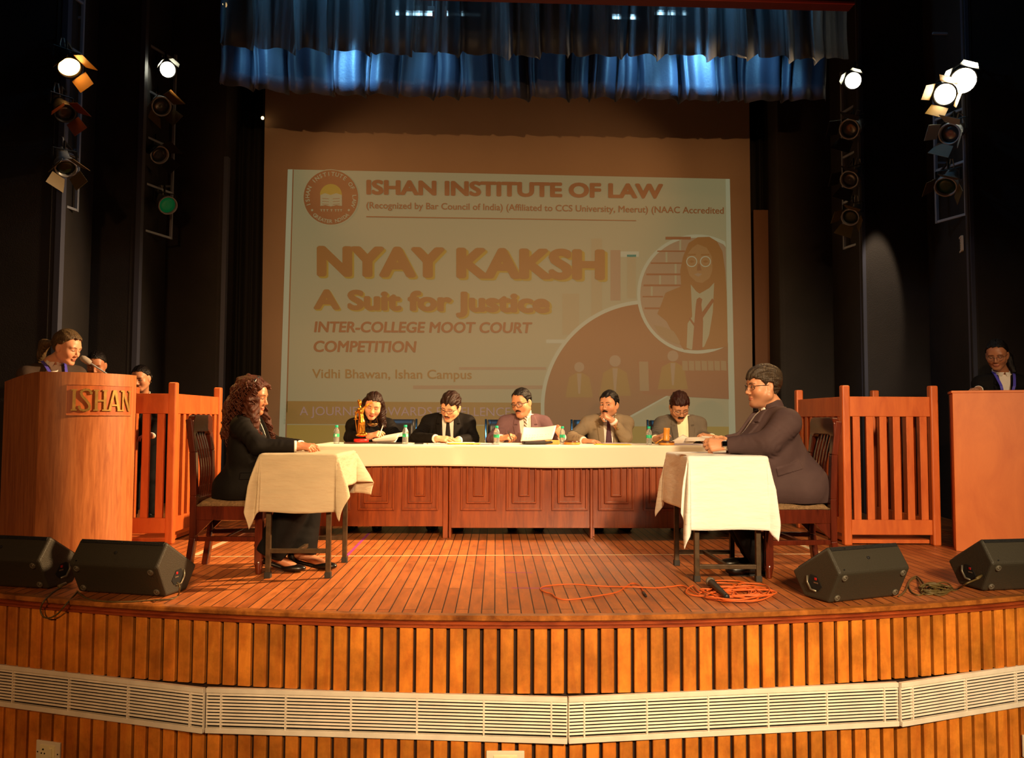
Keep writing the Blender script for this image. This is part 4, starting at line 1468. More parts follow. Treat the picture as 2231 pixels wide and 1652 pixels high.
def desk(xa, xb, cents, label, zb, posts):
    t = thing('desk', label, 'desk', ((xa + xb) / 2, YD, 0), 0, 'panelled desks of the bench')
    L = ((xa + xb) / 2, YD, 0)
    b = MB(); b.box(((xa + xb) / 2, YD + 0.012, (0.725 + zb) / 2), (xb - xa - 0.006, 0.024, 0.725 - zb)); obj('front_panel', b, m_bench, t, 0.002, loc=L)
    b = MB(); b.box(((xa + xb) / 2, YD + 0.27, 0.738), (xb - xa - 0.002, 0.62, 0.026)); obj('desktop', b, m_bench, t, 0.003, loc=L)
    for x in (xa + 0.012, xb - 0.012):
        b = MB(); b.box((x, YD + 0.30, 0.365), (0.020, 0.50, 0.72)); obj('side_panel', b, m_bench, t, 0.002, loc=L)
    for x, w_ in posts:
        b = MB(); b.box((x, YD - 0.004, 0.36), (w_, 0.05, 0.72)); obj('post', b, m_bench, t, 0.004, loc=L)
    for px in cents:
        x = at(px, 1060, YD).x
        p = None
        for (hw, zl, zh, dp, bw) in ((0.138, 0.232, 0.66, 0.022, 0.018), (0.092, 0.288, 0.63, 0.030, 0.014), (0.038, 0.345, 0.59, 0.034, 0.012)):
            b = MB()
            zc = (zl + zh) / 2
            b.box((x, YD - dp / 2, zl), (2 * hw, dp, bw)).box((x, YD - dp / 2, zh), (2 * hw, dp, bw))
            b.box((x - hw, YD - dp / 2, zc), (bw, dp, zh - zl + bw)).box((x + hw, YD - dp / 2, zc), (bw, dp, zh - zl + bw))
            if p is None:
                b.box((x, YD - 0.002, zc), (2 * hw, 0.006, zh - zl))
                p = obj('raised_panel', b, m_bench, t, 0.004, loc=L)
            else:
                b.box((x, YD - (0.005 if hw > 0.05 else 0.008), zc), (2 * hw, 0.010 if hw > 0.05 else 0.016, zh - zl))
                obj('panel_moulding', b, m_bench, p, 0.004, loc=L)
    return t


desk(xl, xm1, (725, 821, 916), 'panelled desk section at the trophy end of the long bench', 0.092, ((xm1 - 0.026, 0.042),))
desk(xm1, xm2, (1043, 1142, 1241), 'panelled desk section in the middle of the long bench', 0.080, ((xm2 - 0.012, 0.022), (xm1 + 0.012, 0.02)))
desk(xm2, xr, (1342, 1440, 1540), 'panelled desk section nearest the brown-suited man', 0.080, ((xr - 0.02, 0.036),))
# one long cloth over the three
b = MB()
ya, yb = YD - 0.045, YD + 0.59
xa, xb = xl - 0.02, xr + 0.02
zt = 0.7545
for_len = [0.0, 0.008, 0.02, 0.06, 0.10, 0.14, 0.172]


def long_cloth(u, v):
    x = xa + (xb - xa) * u
    S = 0.172 + 0.006 * math.sin(3.1 * x) + 0.008 * u
    tot = S + (yb - ya) + 0.12
    s = v * tot
    sag = 0.006 * math.sin(5 * x + 1.0) + 0.004 * math.sin(12.3 * x)
    if s < S:
        d = S - s
        return Vector((x, ya - 0.006 - 0.05 * d * (1 + math.sin(4.2 * x)) + sag * d / S - 0.02 * math.exp(-((x + 0.35) / 0.12) ** 2) * d / S, zt - d))
    s -= S
    if s < yb - ya:
        return Vector((x, ya + s, zt + 0.0012 * math.sin(17 * x) * math.sin(11 * s)))
    s -= yb - ya
    return Vector((x, yb + 0.01, zt - s))


b.grid(long_cloth, 160, 60)
o = obj('tablecloth', b, mat('long_table_cloth', lin(232, 220, 196), 0.75, bump=0.25, bscale=5, sheen=0.1), None, solid=0.003, loc=((xa + xb) / 2, YD, zt))
tag(o, 'long white cloth covering the panelled bench of the five judges', 'tablecloth', 'white tablecloths')
ZC = zt + 0.002

# chairs behind the bench
m_chair_blk = mat('black_leather', lin(20, 18, 18), 0.4)
m_chrome = mat('chrome_tube', lin(190, 192, 196), 0.18, metal=1.0)


def visitor_chair():
    t = thing('visitor_chair', 'x', 'chair', (0, 0, 0))
    b = MB(); b.box((0, 0, 0.44), (0.46, 0.46, 0.06)); obj('seat', b, m_chair_blk, t, 0.02, seg=3)
    b = MB()
    b.grid(lambda u, v: Vector((-0.215 + 0.43 * u, 0.235 + 0.05 * v - 0.03 * math.sin(math.pi * u) * -1, 0.50 + 0.46 * v)), 12, 6)
    obj('backrest', b, m_chair_blk, t, solid=0.035)
    for s_ in (-1, 1):
        b = MB(); b.tube([(s_ * 0.235, 0.29, 0.965), (s_ * 0.235, 0.25, 0.5), (s_ * 0.235, 0.23, 0.4), (s_ * 0.235, 0.27, 0.012)], 0.012, 10)
        o = obj('leg', b, m_chrome, t)
        b = MB(); b.tube([(s_ * 0.235, 0.24, 0.42), (s_ * 0.235, -0.21, 0.41), (s_ * 0.235, -0.235, 0.38), (s_ * 0.235, -0.235, 0.012)], 0.012, 10)
        obj('leg', b, m_can, t)
    return t


vc = visitor_chair()
chair_px = (846, 968, 1112, 1306, 1478)
who = ('the dark-haired woman judge', 'the black-suited judge', 'the mauve-suited judge', 'the judge resting his chin', 'the judge with the gavel')
for i, px in enumerate(chair_px):
    c = vc if i == 0 else copy_tree(vc)
    p = at(px, 900, 7.45)
    c.location = (p.x, 7.47, 0)
    c['label'] = 'black chair with chrome posts behind %s' % who[i]
    c['group'] = 'black chairs of the judges'
# ------------------------------------------------------------------ smooth solids: blended shapes turned into one skin


def A3(v):
    return np.array(v, dtype=np.float32)


class Field:
    def __init__(s, lo, hi, h):
        s.lo = A3(lo); s.h = h
        s.n = [int(math.ceil((hi[i] - lo[i]) / h)) + 1 for i in range(3)]
        s.ax = [s.lo[i] + h * np.arange(s.n[i], dtype=np.float32) for i in range(3)]
        s.g = np.full(s.n, 1.0, dtype=np.float32)

    def view(s, lo, hi):
        sl = []
        for i in range(3):
            a = max(0, int(math.floor((lo[i] - s.lo[i]) / s.h)))
            c = min(s.n[i], int(math.ceil((hi[i] - s.lo[i]) / s.h)) + 1)
            if c <= a:
                return None, None
            sl.append(slice(a, c))
        X = s.ax[0][sl[0]][:, None, None]; Y = s.ax[1][sl[1]][None, :, None]; Z = s.ax[2][sl[2]][None, None, :]
        return tuple(sl), (X, Y, Z)

    def put(s, fn, lo, hi, k=0.01, op='u'):
        m = k + 2.5 * s.h
        sl, P = s.view([lo[i] - m for i in range(3)], [hi[i] + m for i in range(3)])
        if sl is None:
            return
        d = fn(*P)
        g = s.g[sl]
        if op == 'u':
            hh = np.maximum(k - np.abs(g - d), 0) / max(k, 1e-6)
            s.g[sl] = np.minimum(g, d) - hh * hh * k * 0.25
        elif op == 's':      # carve
            d = -d
            hh = np.maximum(k - np.abs(g - d), 0) / max(k, 1e-6)
            s.g[sl] = np.maximum(g, d) + hh * hh * k * 0.25

    def cap(s, a, b, ra, rb=None, k=0.01, op='u'):
        rb = ra if rb is None else rb
        a, b = A3(a), A3(b)
        d = b - a
        L2 = float(d @ d) + 1e-12

        def fn(X, Y, Z):
            px, py, pz = X - a[0], Y - a[1], Z - a[2]
            t = np.clip((px * d[0] + py * d[1] + pz * d[2]) / L2, 0, 1)
            return np.sqrt((px - t * d[0]) ** 2 + (py - t * d[1]) ** 2 + (pz - t * d[2]) ** 2) - (ra + (rb - ra) * t)
        r = max(ra, rb)
        s.put(fn, np.minimum(a, b) - r, np.maximum(a, b) + r, k, op)

    def ell(s, c, r, M=None, k=0.01, op='u', grow=0.0):
        c = A3(c); r = A3(r)
        M = np.eye(3, dtype=np.float32) if M is None else M

        def fn(X, Y, Z):
            px, py, pz = X - c[0], Y - c[1], Z - c[2]
            q = [(px * M[0, i] + py * M[1, i] + pz * M[2, i]) / r[i] for i in range(3)]
            k0 = np.sqrt(q[0] ** 2 + q[1] ** 2 + q[2] ** 2)
            k1 = np.sqrt((q[0] / r[0]) ** 2 + (q[1] / r[1]) ** 2 + (q[2] / r[2]) ** 2) + 1e-9
            return k0 * (k0 - 1) / k1
        e = np.abs(M) @ r
        s.put(fn, c - e, c + e, k, op)

    def world(s):
        return s.ax[0][:, None, None], s.ax[1][None, :, None], s.ax[2][None, None, :]


def nets(g, lo, h):
    ins = g < 0
    nx, ny, nz = g.shape
    cnt = np.zeros((nx - 1, ny - 1, nz - 1), dtype=np.int8)
    for i in (0, 1):
        for j in (0, 1):
            for k in (0, 1):
                cnt += ins[i:nx - 1 + i, j:ny - 1 + j, k:nz - 1 + k]
    act = (cnt > 0) & (cnt < 8)
    cells = np.argwhere(act)
    idx = np.full(act.shape, -1, dtype=np.int32)
    idx[act] = np.arange(len(cells))
    acc = np.zeros((len(cells), 3)); num = np.zeros(len(cells))
    cor = [(i, j, k) for i in (0, 1) for j in (0, 1) for k in (0, 1)]
    for o1 in cor:
        for ax in range(3):
            if o1[ax] == 0:
                o2 = list(o1); o2[ax] = 1
                va = g[cells[:, 0] + o1[0], cells[:, 1] + o1[1], cells[:, 2] + o1[2]]
                vb = g[cells[:, 0] + o2[0], cells[:, 1] + o2[1], cells[:, 2] + o2[2]]
                m = (va < 0) != (vb < 0)
                t = np.where(m, va / np.where(m, va - vb, 1), 0)
                p = np.array(o1)[None, :] + t[:, None] * (np.array(o2) - np.array(o1))[None, :]
                acc[m] += p[m]; num[m] += 1
    V = (cells + acc / num[:, None]) * h + np.array(lo)[None, :]
    F = []
    for ax in range(3):
        o = [1, 2] if ax == 0 else ([2, 0] if ax == 1 else [0, 1])
        a = np.take(ins, range(g.shape[ax] - 1), axis=ax); c = np.take(ins, range(1, g.shape[ax]), axis=ax)
        e = np.argwhere(a != c)
        e = e[(e[:, o[0]] > 0) & (e[:, o[1]] > 0) & (e[:, o[0]] < g.shape[o[0]] - 1) & (e[:, o[1]] < g.shape[o[1]] - 1)]
        s_in = a[e[:, 0], e[:, 1], e[:, 2]]
        q = []
        for (d0, d1) in ((0, 0), (-1, 0), (-1, -1), (0, -1)):
            c_ = e.copy(); c_[:, o[0]] += d0; c_[:, o[1]] += d1
            q.append(idx[c_[:, 0], c_[:, 1], c_[:, 2]])
        q = np.stack(q, 1)
        q[~s_in] = q[~s_in][:, ::-1]
        F.append(q)
    F = np.concatenate(F)
    return V, F


def relax(V, F, it=1, lam=0.5):
    E = np.concatenate([F[:, [0, 1]], F[:, [1, 2]], F[:, [2, 3]], F[:, [3, 0]]])
    for _ in range(it):
        acc = np.zeros_like(V); n = np.zeros(len(V))
        for c in range(3):
            acc[:, c] = np.bincount(E[:, 0], V[E[:, 1], c], len(V)) + np.bincount(E[:, 1], V[E[:, 0], c], len(V))
        n = np.bincount(E[:, 0], minlength=len(V)) + np.bincount(E[:, 1], minlength=len(V))
        V = V + lam * (acc / n[:, None] - V)
    return V


def skin(name, fld, m, parent, origin, it=1, colfn=None, label=None, g=None):
    V, F = nets(fld.g if g is None else g, fld.lo, fld.h)
    if len(V) == 0:
        return None
    if it:
        V = relax(V, F, it)
    me = bpy.data.meshes.new(name)
    L = V - np.array(origin)[None, :]
    me.from_pydata(L.astype(np.float32), [], F)
    me.polygons.foreach_set('use_smooth', np.ones(len(F), dtype=bool))
    if colfn is not None:
        a = me.attributes.new('col', 'FLOAT_COLOR', 'POINT')
        C = np.ones((len(V), 4), dtype=np.float32)
        C[:, :3] = colfn(V)
        a.data.foreach_set('color', C.ravel())
    me.update()
    o = mesh_obj(name, me, m, parent)
    if parent is None:
        o.location = origin
    if label:
        o['label'] = label
    return o


def frame(fwd, up):
    """columns: lateral (the figure's own right), forward, up"""
    f = A3(fwd); f = f / np.linalg.norm(f)
    u = A3(up); u = u - f * (u @ f); u = u / np.linalg.norm(u)
    r = np.cross(f, u)
    return np.stack([r, f, u], 1).astype(np.float32)


def rot(M, yaw=0, pitch=0, roll=0):
    """turn a frame: yaw to its own left, pitch nods down, roll tips to its own right"""
    q = Matrix.Rotation(R(yaw), 3, 'Z') @ Matrix.Rotation(R(-pitch), 3, 'X') @ Matrix.Rotation(R(roll), 3, 'Y')
    return (M @ np.array(q, dtype=np.float32)).astype(np.float32)


def noise3(P, seed, f):
    rs = np.random.RandomState(seed)
    out = np.zeros(P[0].shape if hasattr(P[0], 'shape') else 1, dtype=np.float32)
    out = 0
    for i in range(5):
        d = rs.normal(size=3); d /= np.linalg.norm(d)
        ff = f * (0.7 + 0.9 * rs.rand())
        out = out + np.sin(ff * (P[0] * d[0] + P[1] * d[1] + P[2] * d[2]) + rs.rand() * 6.28)
    return out / 5


# ------------------------------------------------------------------ head, hands, clothes


def head_shape(fl, c, M, s=1.0, fat=0.0, mouth_open=0.0, fem=False):
    P = lambda x, y, z: c + M @ (A3((x, y, z)) * s)
    E = lambda x, y, z, r, k=0.01, op='u', R_=None: fl.ell(P(x, y, z), A3(r) * s, M if R_ is None else M @ R_, k, op)
    C = lambda a, b, ra, rb, k=0.01, op='u': fl.cap(P(*a), P(*b), ra * s, rb * s, k, op)
    E(0, -0.014, 0.030, (0.074, 0.094, 0.086), 0.02)
    E(0, 0.020, -0.035, (0.060 + fat, 0.066, 0.080), 0.03)
    E(0, 0.030, 0.035, (0.062, 0.054, 0.055), 0.03)
    jw = 0.050 + fat
    for sx in (-1, 1):
        C((sx * jw, -0.004, -0.058), (sx * 0.016, 0.066, -0.100), 0.018 + fat * 0.6, 0.014, 0.025)
        E(sx * (0.040 + fat * 0.6), 0.054, -0.030, (0.024, 0.024, 0.024), 0.03)
    E(0, 0.066, -0.100, (0.020, 0.017, 0.015), 0.02)
    if fat > 0.004:
        E(0, 0.030, -0.108, (0.045, 0.045, 0.022), 0.03)
    # brow, sockets, lids
    C((-0.040, 0.074, 0.020), (0.040, 0.074, 0.020), 0.010, 0.010, 0.02)
    for sx in (-1, 1):
        E(sx * 0.032, 0.094, 0.000, (0.017, 0.014, 0.011), 0.014, 's')
        E(sx * 0.032, 0.0715, 0.000, (0.0155, 0.0135, 0.0125), 0.004)
    # nose
    C((0, 0.082, 0.010), (0, 0.103, -0.034), 0.0075, 0.0100, 0.012)
    for sx in (-1, 1):
        E(sx * 0.0115, 0.094, -0.040, (0.0075, 0.009, 0.0075), 0.008)
        E(sx * 0.006, 0.097, -0.0475, (0.0035, 0.0045, 0.004), 0.003, 's')
    # lips
    E(0, 0.083, -0.0655, (0.022, 0.010, 0.0058), 0.006)
    E(0, 0.082, -0.0760, (0.019, 0.010, 0.0066), 0.006)
    E(0, 0.0945, -0.0705, (0.020, 0.008, 0.0008 + mouth_open), 0.0015, 's')
    # ears
    for sx in (-1, 1):
        Re = np.array(Matrix.Rotation(R(sx * 22), 3, 'Z') @ Matrix.Rotation(R(12), 3, 'X'), dtype=np.float32)
        E(sx * 0.076, -0.010, -0.012, (0.009, 0.019, 0.031), 0.006, 'u', Re)
        E(sx * 0.087, -0.004, -0.006, (0.006, 0.010, 0.017), 0.006, 's', Re)
        E(sx * 0.072, -0.004, -0.036, (0.008, 0.010, 0.010), 0.006)


def hand_shape(fl, W, d, n, ts, curl=(25, 30, 30, 35), s=1.0, thumb=(0.75, 0.65, -0.25), spread=0.06, tcurl=25, fat=1.0):
    """W wrist, d towards the fingers, n out of the back of the hand, ts: +1/-1 side of the thumb along d x n"""
    d = A3(d); d = d / np.linalg.norm(d)
    n = A3(n); n = n - d * (n @ d); n = n / np.linalg.norm(n)
    t = np.cross(d, n) * ts
    W = A3(W)
    kn = []
    for i, (o, L) in enumerate(((0.030, 0.086), (0.010, 0.090), (-0.010, 0.086), (-0.029, 0.078))):
        b = W + (d * L + t * o + n * (0.004 if i in (1, 2) else 0.0)) * s
        fl.cap(W + (t * o * 0.55 + d * 0.012) * s, b, 0.0150 * s * fat, 0.0115 * s * fat, 0.012)
        kn.append(b)
    lens = (0.072, 0.080, 0.074, 0.058)
    tips = []
    for i in range(4):
        p = kn[i]
        ang = 0
        for j, (fr, w_) in enumerate(((0.46, 1.0), (0.30, 1.1), (0.24, 0.8))):
            ang += R(curl[i]) * w_
            dirv = d * math.cos(ang) - n * math.sin(ang) + t * (1.5 - i) * spread
            dirv = dirv / np.linalg.norm(dirv)
            q = p + dirv * lens[i] * fr * s
            r0 = (0.0092, 0.0084, 0.0076)[j] * s * fat; r1 = (0.0084, 0.0076, 0.0064)[j] * s * fat
            fl.cap(p, q, r0, r1, 0.0035)
            p = q
        tips.append(p)
    tb = W + (d * 0.022 + t * 0.022) * s
    dv = d * thumb[0] + t * thumb[1] + n * thumb[2]; dv = dv / np.linalg.norm(dv)
    q = tb + dv * 0.042 * s
    fl.cap(tb, q, 0.0140 * s * fat, 0.0110 * s * fat, 0.010)
    a = R(tcurl)
    dv2 = dv * math.cos(a) + (d * 0.7 - t * 0.6 - n * 0.1) * math.sin(a); dv2 = dv2 / np.linalg.norm(dv2)
    q2 = q + dv2 * 0.032 * s
    fl.cap(q, q2, 0.0105 * s * fat, 0.0092 * s * fat, 0.004)
    q3 = q2 + dv2 * 0.024 * s
    fl.cap(q2, q3, 0.0092 * s * fat, 0.0072 * s * fat, 0.003)
    return tips, q3


SKIN = mat('skin', (0.5, 0.3, 0.2, 1), 0.46, attr=True, bump=0.04, bscale=400)
SKIN.node_tree.nodes['Principled BSDF'].inputs['Subsurface Weight'].default_value = 0.08
SKIN.node_tree.nodes['Principled BSDF'].inputs['Subsurface Radius'].default_value = (0.01, 0.004, 0.002)
M_EYE = mat('eye_white', lin(225, 215, 205), 0.2)
M_IRIS = mat('eye_iris', lin(26, 14, 9), 0.15)


def hair_mat(name, c, rough=0.38):
    m = mat(name, c, rough, var=0.45, vscale=1.0, bump=0.7, bscale=1.0, stretch=(160, 160, 18), spec=0.25)
    return m


H_BLACK = hair_mat('hair_black', lin(17, 12, 11))
H_BROWN = hair_mat('hair_dark_brown', lin(36, 18, 12))
H_CURL = hair_mat('hair_auburn', lin(66, 30, 17), 0.5)
H_RED = hair_mat('hair_henna', lin(44, 14, 8))
H_GREY = hair_mat('hair_ashy', lin(58, 47, 36))


def cloth_mat(name, c, rough=0.75, bump=0.35):
    return mat(name, c, rough, bump=bump, bscale=16, spec=0.15, var=0.10, vscale=8)


J_BLACK = cloth_mat('black_suiting', lin(17, 14, 13))
J_BROWN = cloth_mat('brown_suiting', lin(74, 57, 57))
J_MAUVE = cloth_mat('mauve_suiting', lin(112, 84, 88))
J_TAN = cloth_mat('tan_suiting', lin(140, 122, 98))
J_GREY = cloth_mat('grey_suiting', lin(104, 94, 82))
J_CHAR = cloth_mat('charcoal_suiting', lin(66, 54, 46))
SH_WHITE = cloth_mat('white_shirt', lin(232, 224, 214), 0.7, 0.2)
SH_CREAM = cloth_mat('cream_shirt', lin(238, 228, 190), 0.7, 0.2)
TR_BLACK = cloth_mat('black_trousers', lin(14, 12, 12))
SHOE = mat('black_shoe', lin(14, 11, 10), 0.3)
LANYARD = mat('blue_lanyard', lin(82, 74, 190), 0.6)


def skin_col(base, lip, c, M, s, brow=None, shade=None, lash=True, beard=0.0):
    """vertex colours of the face: lips, brows, lash lines, stubble, darker mouth groove and eye surrounds"""
    base = A3(base[:3]); lip = A3(lip[:3])
    dark = A3((0.010, 0.006, 0.005))

    def fn(V):
        L = ((V - c[None, :]) @ M) / s
        x, y, z = np.abs(L[:, 0]), L[:, 1], L[:, 2]
        C = np.repeat(base[None, :], len(V), 0).astype(np.float32)

        def blend(w, col):
            w = np.clip(w, 0, 1)[:, None]
            C[:] = C * (1 - w) + col[None, :] * w
        f = y > 0.045
        # cheeks a little redder
        d = np.sqrt(((x - 0.042) / 0.026) ** 2 + ((z + 0.032) / 0.024) ** 2)
        blend(np.where(f, 0.22 * (1.2 - d), 0), base * A3((1.1, 0.72, 0.68)))
        if beard > 0:
            w = np.clip((-z - 0.040) / 0.03, 0, 1) * np.clip((0.012 + y) / 0.03, 0, 1) * (z > -0.14) * (np.sqrt((x / 0.03) ** 2 + ((z + 0.07) / 0.016) ** 2) > 0.9)
            blend(w * beard, base * A3((0.42, 0.38, 0.40)))
        d = np.sqrt((x / 0.024) ** 2 + ((z + 0.0708) / 0.0125) ** 2)
        blend(np.where(y > 0.068, (1.1 - d) * 4, 0), lip)
        blend(np.where((y > 0.068) & (x < 0.023), 1.0 - np.abs(z + 0.0705) / 0.0018, 0) * 0.6, dark * 5)  # shade in the groove between the lips, painted into the colour
        if lash:
            zz = 0.0005 - 0.25 * np.abs(x - 0.032) ** 2 / 0.015
            blend(np.where(f & (np.abs(x - 0.032) < 0.0165), 1.2 - np.abs(z - zz + 0.001) / 0.0030, 0), dark)
            d = np.sqrt(((x - 0.032) / 0.019) ** 2 + ((z - 0.002) / 0.012) ** 2)
            blend(np.where(f, 0.35 * (1.2 - d), 0), base * A3((0.45, 0.36, 0.34)))  # darker round the eyes
        if brow:
            zz = 0.0215 - 0.16 * (x - 0.034) ** 2 / 0.02 - 0.05 * np.maximum(x - 0.04, 0)
            th = brow * np.clip((0.062 - x) / 0.03, 0.35, 1)
            blend(np.where((y > 0.03) & (x > 0.011) & (x < 0.055), 1.6 - np.abs(z - zz) / th * 1.2, 0), dark)
        return C
    return fn


SKIN_A = lin(196, 138, 102)
SKIN_B = lin(172, 114, 80)
SKIN_C = lin(214, 156, 120)
LIP_A = lin(168, 100, 78)
LIP_B = lin(150, 52, 48)


def hair_cap(fl, c, M, s, line, lift=0.012, top=0.016, seed=1, noise=0.004, part=None, fringe=None, lo=0.30, front_cut=None):
    """a hair mass on the scalp. line: [(y, z)] lowest hair height by head depth"""
    pad = 0.16 * s
    sl, (X, Y, Z) = fl.view(c - pad * 1.1, c + pad * 1.1)
    px, py, pz = X - c[0], Y - c[1], Z - c[2]
    x = (px * M[0, 0] + py * M[1, 0] + pz * M[2, 0]) / s
    y = (px * M[0, 1] + py * M[1, 1] + pz * M[2, 1]) / s
    z = (px * M[0, 2] + py * M[1, 2] + pz * M[2, 2]) / s

    def ell(cx, cy, cz, rx, ry, rz):
        q = [(x - cx) / rx, (y - cy) / ry, (z - cz) / rz]
        k0 = np.sqrt(q[0] ** 2 + q[1] ** 2 + q[2] ** 2)
        k1 = np.sqrt((q[0] / rx) ** 2 + (q[1] / ry) ** 2 + (q[2] / rz) ** 2) + 1e-9
        return k0 * (k0 - 1) / k1
    o = ell(0, -0.014, 0.030 + top * 0.3, 0.074 + lift, 0.094 + lift, 0.086 + top)
    o2 = ell(0, 0.020, 0.036 + top * 0.3, 0.064 + lift, 0.062 + lift * 0.8, 0.058 + top)
    hh = np.maximum(0.02 - np.abs(o - o2), 0) / 0.02
    o = np.minimum(o, o2) - hh * hh * 0.005
    # locks running back from the brow
    ang = np.arctan2(x, z + 0.02)
    o = o - noise * (np.sin(ang * 19 + 26 * y + seed) * 0.5 + np.sin(ang * 31 - 40 * y + 2.1 * seed) * 0.35 + noise3((x, y, z), seed, 70))
    ys = [p[0] for p in line]; zs = [p[1] for p in line]
    zl = np.interp(y, ys, zs)
    if fringe is not None:
        zl = zl + fringe(x, y)
    wob = 0.004 * np.sin(x * 160 + seed) + 0.003 * np.sin(x * 311 + 2 * seed)
    d = np.maximum(o, (zl + wob - z) * 0.8)
    if part is not None:
        d = np.maximum(d, -(np.maximum(np.abs(x - part) - 0.0022, 0.096 + top * 0.3 - z + (np.abs(y) > 0.09) * 0.1)))
    if front_cut is not None:
        d = np.maximum(d, front_cut(x, y, z))
    d = d * s
    k = 0.008
    g = fl.g[sl]
    hh = np.maximum(k - np.abs(g - d), 0) / k
    fl.g[sl] = np.minimum(g, d) - hh * hh * k * 0.25


SHORT = [(-0.13, -0.060), (-0.06, -0.055), (-0.038, -0.040), (-0.030, 0.018), (0.004, 0.020), (0.009, -0.012), (0.020, -0.010), (0.026, 0.020), (0.050, 0.052), (0.070, 0.066), (0.12, 0.070)]
LONG = [(-0.13, -0.12), (-0.03, -0.12), (0.005, -0.10), (0.015, -0.03), (0.030, 0.022), (0.052, 0.054), (0.072, 0.072), (0.12, 0.076)]
TIED = [(-0.13, -0.050), (-0.06, -0.045), (-0.040, -0.015), (-0.030, 0.016), (0.004, 0.020), (0.012, 0.020), (0.030, 0.046), (0.052, 0.074), (0.072, 0.086), (0.12, 0.088)]


def eyes(parent, c, M, s, look=(0, 0), wide=1.0):
    """eyeballs with dark irises showing between the lids"""
    for sx in (-1, 1):
        b = MB()
        P = lambda x, y, z: Vector(c + M @ (A3((x, y, z)) * s)) - parent.location
        n = 16
        w_, h_ = 0.0125, 0.0052 * wide
        def patch(cx, cz, rw, rh, lift, depth):
            vs = [P(sx * 0.032 + cx, 0.0858 + lift, cz)]
            for k in range(n):
                a = 2 * math.pi * k / n
                xx, zz = cx + rw * math.cos(a), cz + rh * math.sin(a)
                vs.append(P(sx * 0.032 + xx, 0.0858 + lift - 0.006 * (xx / 0.0125) ** 2 - depth, zz))
            return vs, [(0, 1 + k, 1 + (k + 1) % n) for k in range(n)]
        vs, fs = patch(0, 0, w_, h_, 0.0, 0.001)
        b.add(vs, fs, 0.5, True)
        e = obj('eye', b, M_EYE, parent)
        b2 = MB(); vs, fs = patch(look[0], look[1], 0.0055, min(0.0055, h_ * 1.05), 0.0012, 0.0)
        b2.add(vs, fs, 0.5, True)
        obj('iris', b2, M_IRIS, e)


def lens_mat():
    if 'spectacle_lens' in MATS:
        return MATS['spectacle_lens']
    m = bpy.data.materials.new('spectacle_lens')
    m.use_nodes = True
    nt = m.node_tree
    nt.nodes.remove(nt.nodes['Principled BSDF'])
    t = nt.nodes.new('ShaderNodeBsdfTransparent'); t.inputs[0].default_value = (0.96, 0.97, 0.98, 1)
    g_ = nt.nodes.new('ShaderNodeBsdfGlossy'); g_.inputs['Roughness'].default_value = 0.03
    mx = nt.nodes.new('ShaderNodeMixShader')
    mx.inputs[0].default_value = 0.07; nt.links.new(t.outputs[0], mx.inputs[1]); nt.links.new(g_.outputs[0], mx.inputs[2])
    nt.links.new(mx.outputs[0], nt.nodes['Material Output'].inputs['Surface'])
    MATS['spectacle_lens'] = m
    return m


def spectacles(parent, c, M, s, m_f, shape='round', w_=0.0235, h_=0.0185, th=0.0016, lens=True, drop=0.0, half=False):
    P = lambda x, y, z: Vector(c + M @ (A3((x, y, z)) * s)) - parent.location
    fr = MB()
    root = None
    n = 28
    yy, zz = 0.104, -0.004 + drop
    for sx in (-1, 1):
        pts = []
        for k in range(n + 1):
            a = 2 * math.pi * k / n
            e = 2.0 if shape == 'round' else 3.2
            ca, sa = math.cos(a), math.sin(a)
            q = (abs(ca) ** e + abs(sa) ** e) ** (-1 / e)
            x = sx * 0.034 + w_ * q * ca
            pts.append(P(x, yy - 0.9 * (abs(x) - 0.015) ** 2 / 0.06, zz + h_ * q * sa))
        fr.tube(pts, th * s, 6, caps=False)
    fr.tube([P(-0.0115, yy, zz + 0.004), P(0, yy + 0.003, zz + 0.007), P(0.0115, yy, zz + 0.004)], th * s, 6)
    for sx in (-1, 1):
        fr.tube([P(sx * 0.057, yy - 0.026, zz + 0.007), P(sx * 0.068, yy - 0.034, zz + 0.008), P(sx * 0.078, 0.03, 0.004), P(sx * 0.079, -0.008, 0.004), P(sx * 0.077, -0.022, -0.010)], th * 1.15 * s, 6)
    root = obj('spectacles', fr, m_f, parent)
    if lens:
        lm = lens_mat()
        for sx in (-1, 1):
            b = MB()
            e = 2.0 if shape == 'round' else 3.2
            vs = []
            for k in range(n):
                a = 2 * math.pi * k / n
                ca, sa = math.cos(a), math.sin(a)
                q = (abs(ca) ** e + abs(sa) ** e) ** (-1 / e)
                x = sx * 0.034 + w_ * q * ca
                vs.append(P(x, yy - 0.9 * (abs(x) - 0.015) ** 2 / 0.06, zz + h_ * q * sa))
            b.add(vs, [tuple(range(n))])
            obj('lens', b, lm, root)
    return root


def moustache(parent, c, M, s, m, w_=0.026, th=0.0055, droop=0.010):
    P = lambda x, y, z: c + M @ (A3((x, y, z)) * s)
    fl = Field(P(0, 0.085, -0.06) - 0.05, P(0, 0.085, -0.06) + 0.05, 0.0018)
    for sx in (-1, 1):
        pts = [(sx * 0.001, 0.0935, -0.0560), (sx * 0.012, 0.0920, -0.0575), (sx * 0.021, 0.0855, -0.0610), (sx * w_, 0.0795, -0.0580 - droop)]
        rr = [th, th * 1.05, th * 0.85, th * 0.35]
        for i in range(3):
            fl.cap(P(*pts[i]), P(*pts[i + 1]), rr[i] * s, rr[i + 1] * s, 0.004)
    return skin('moustache', fl, m, parent, parent.location, 1)


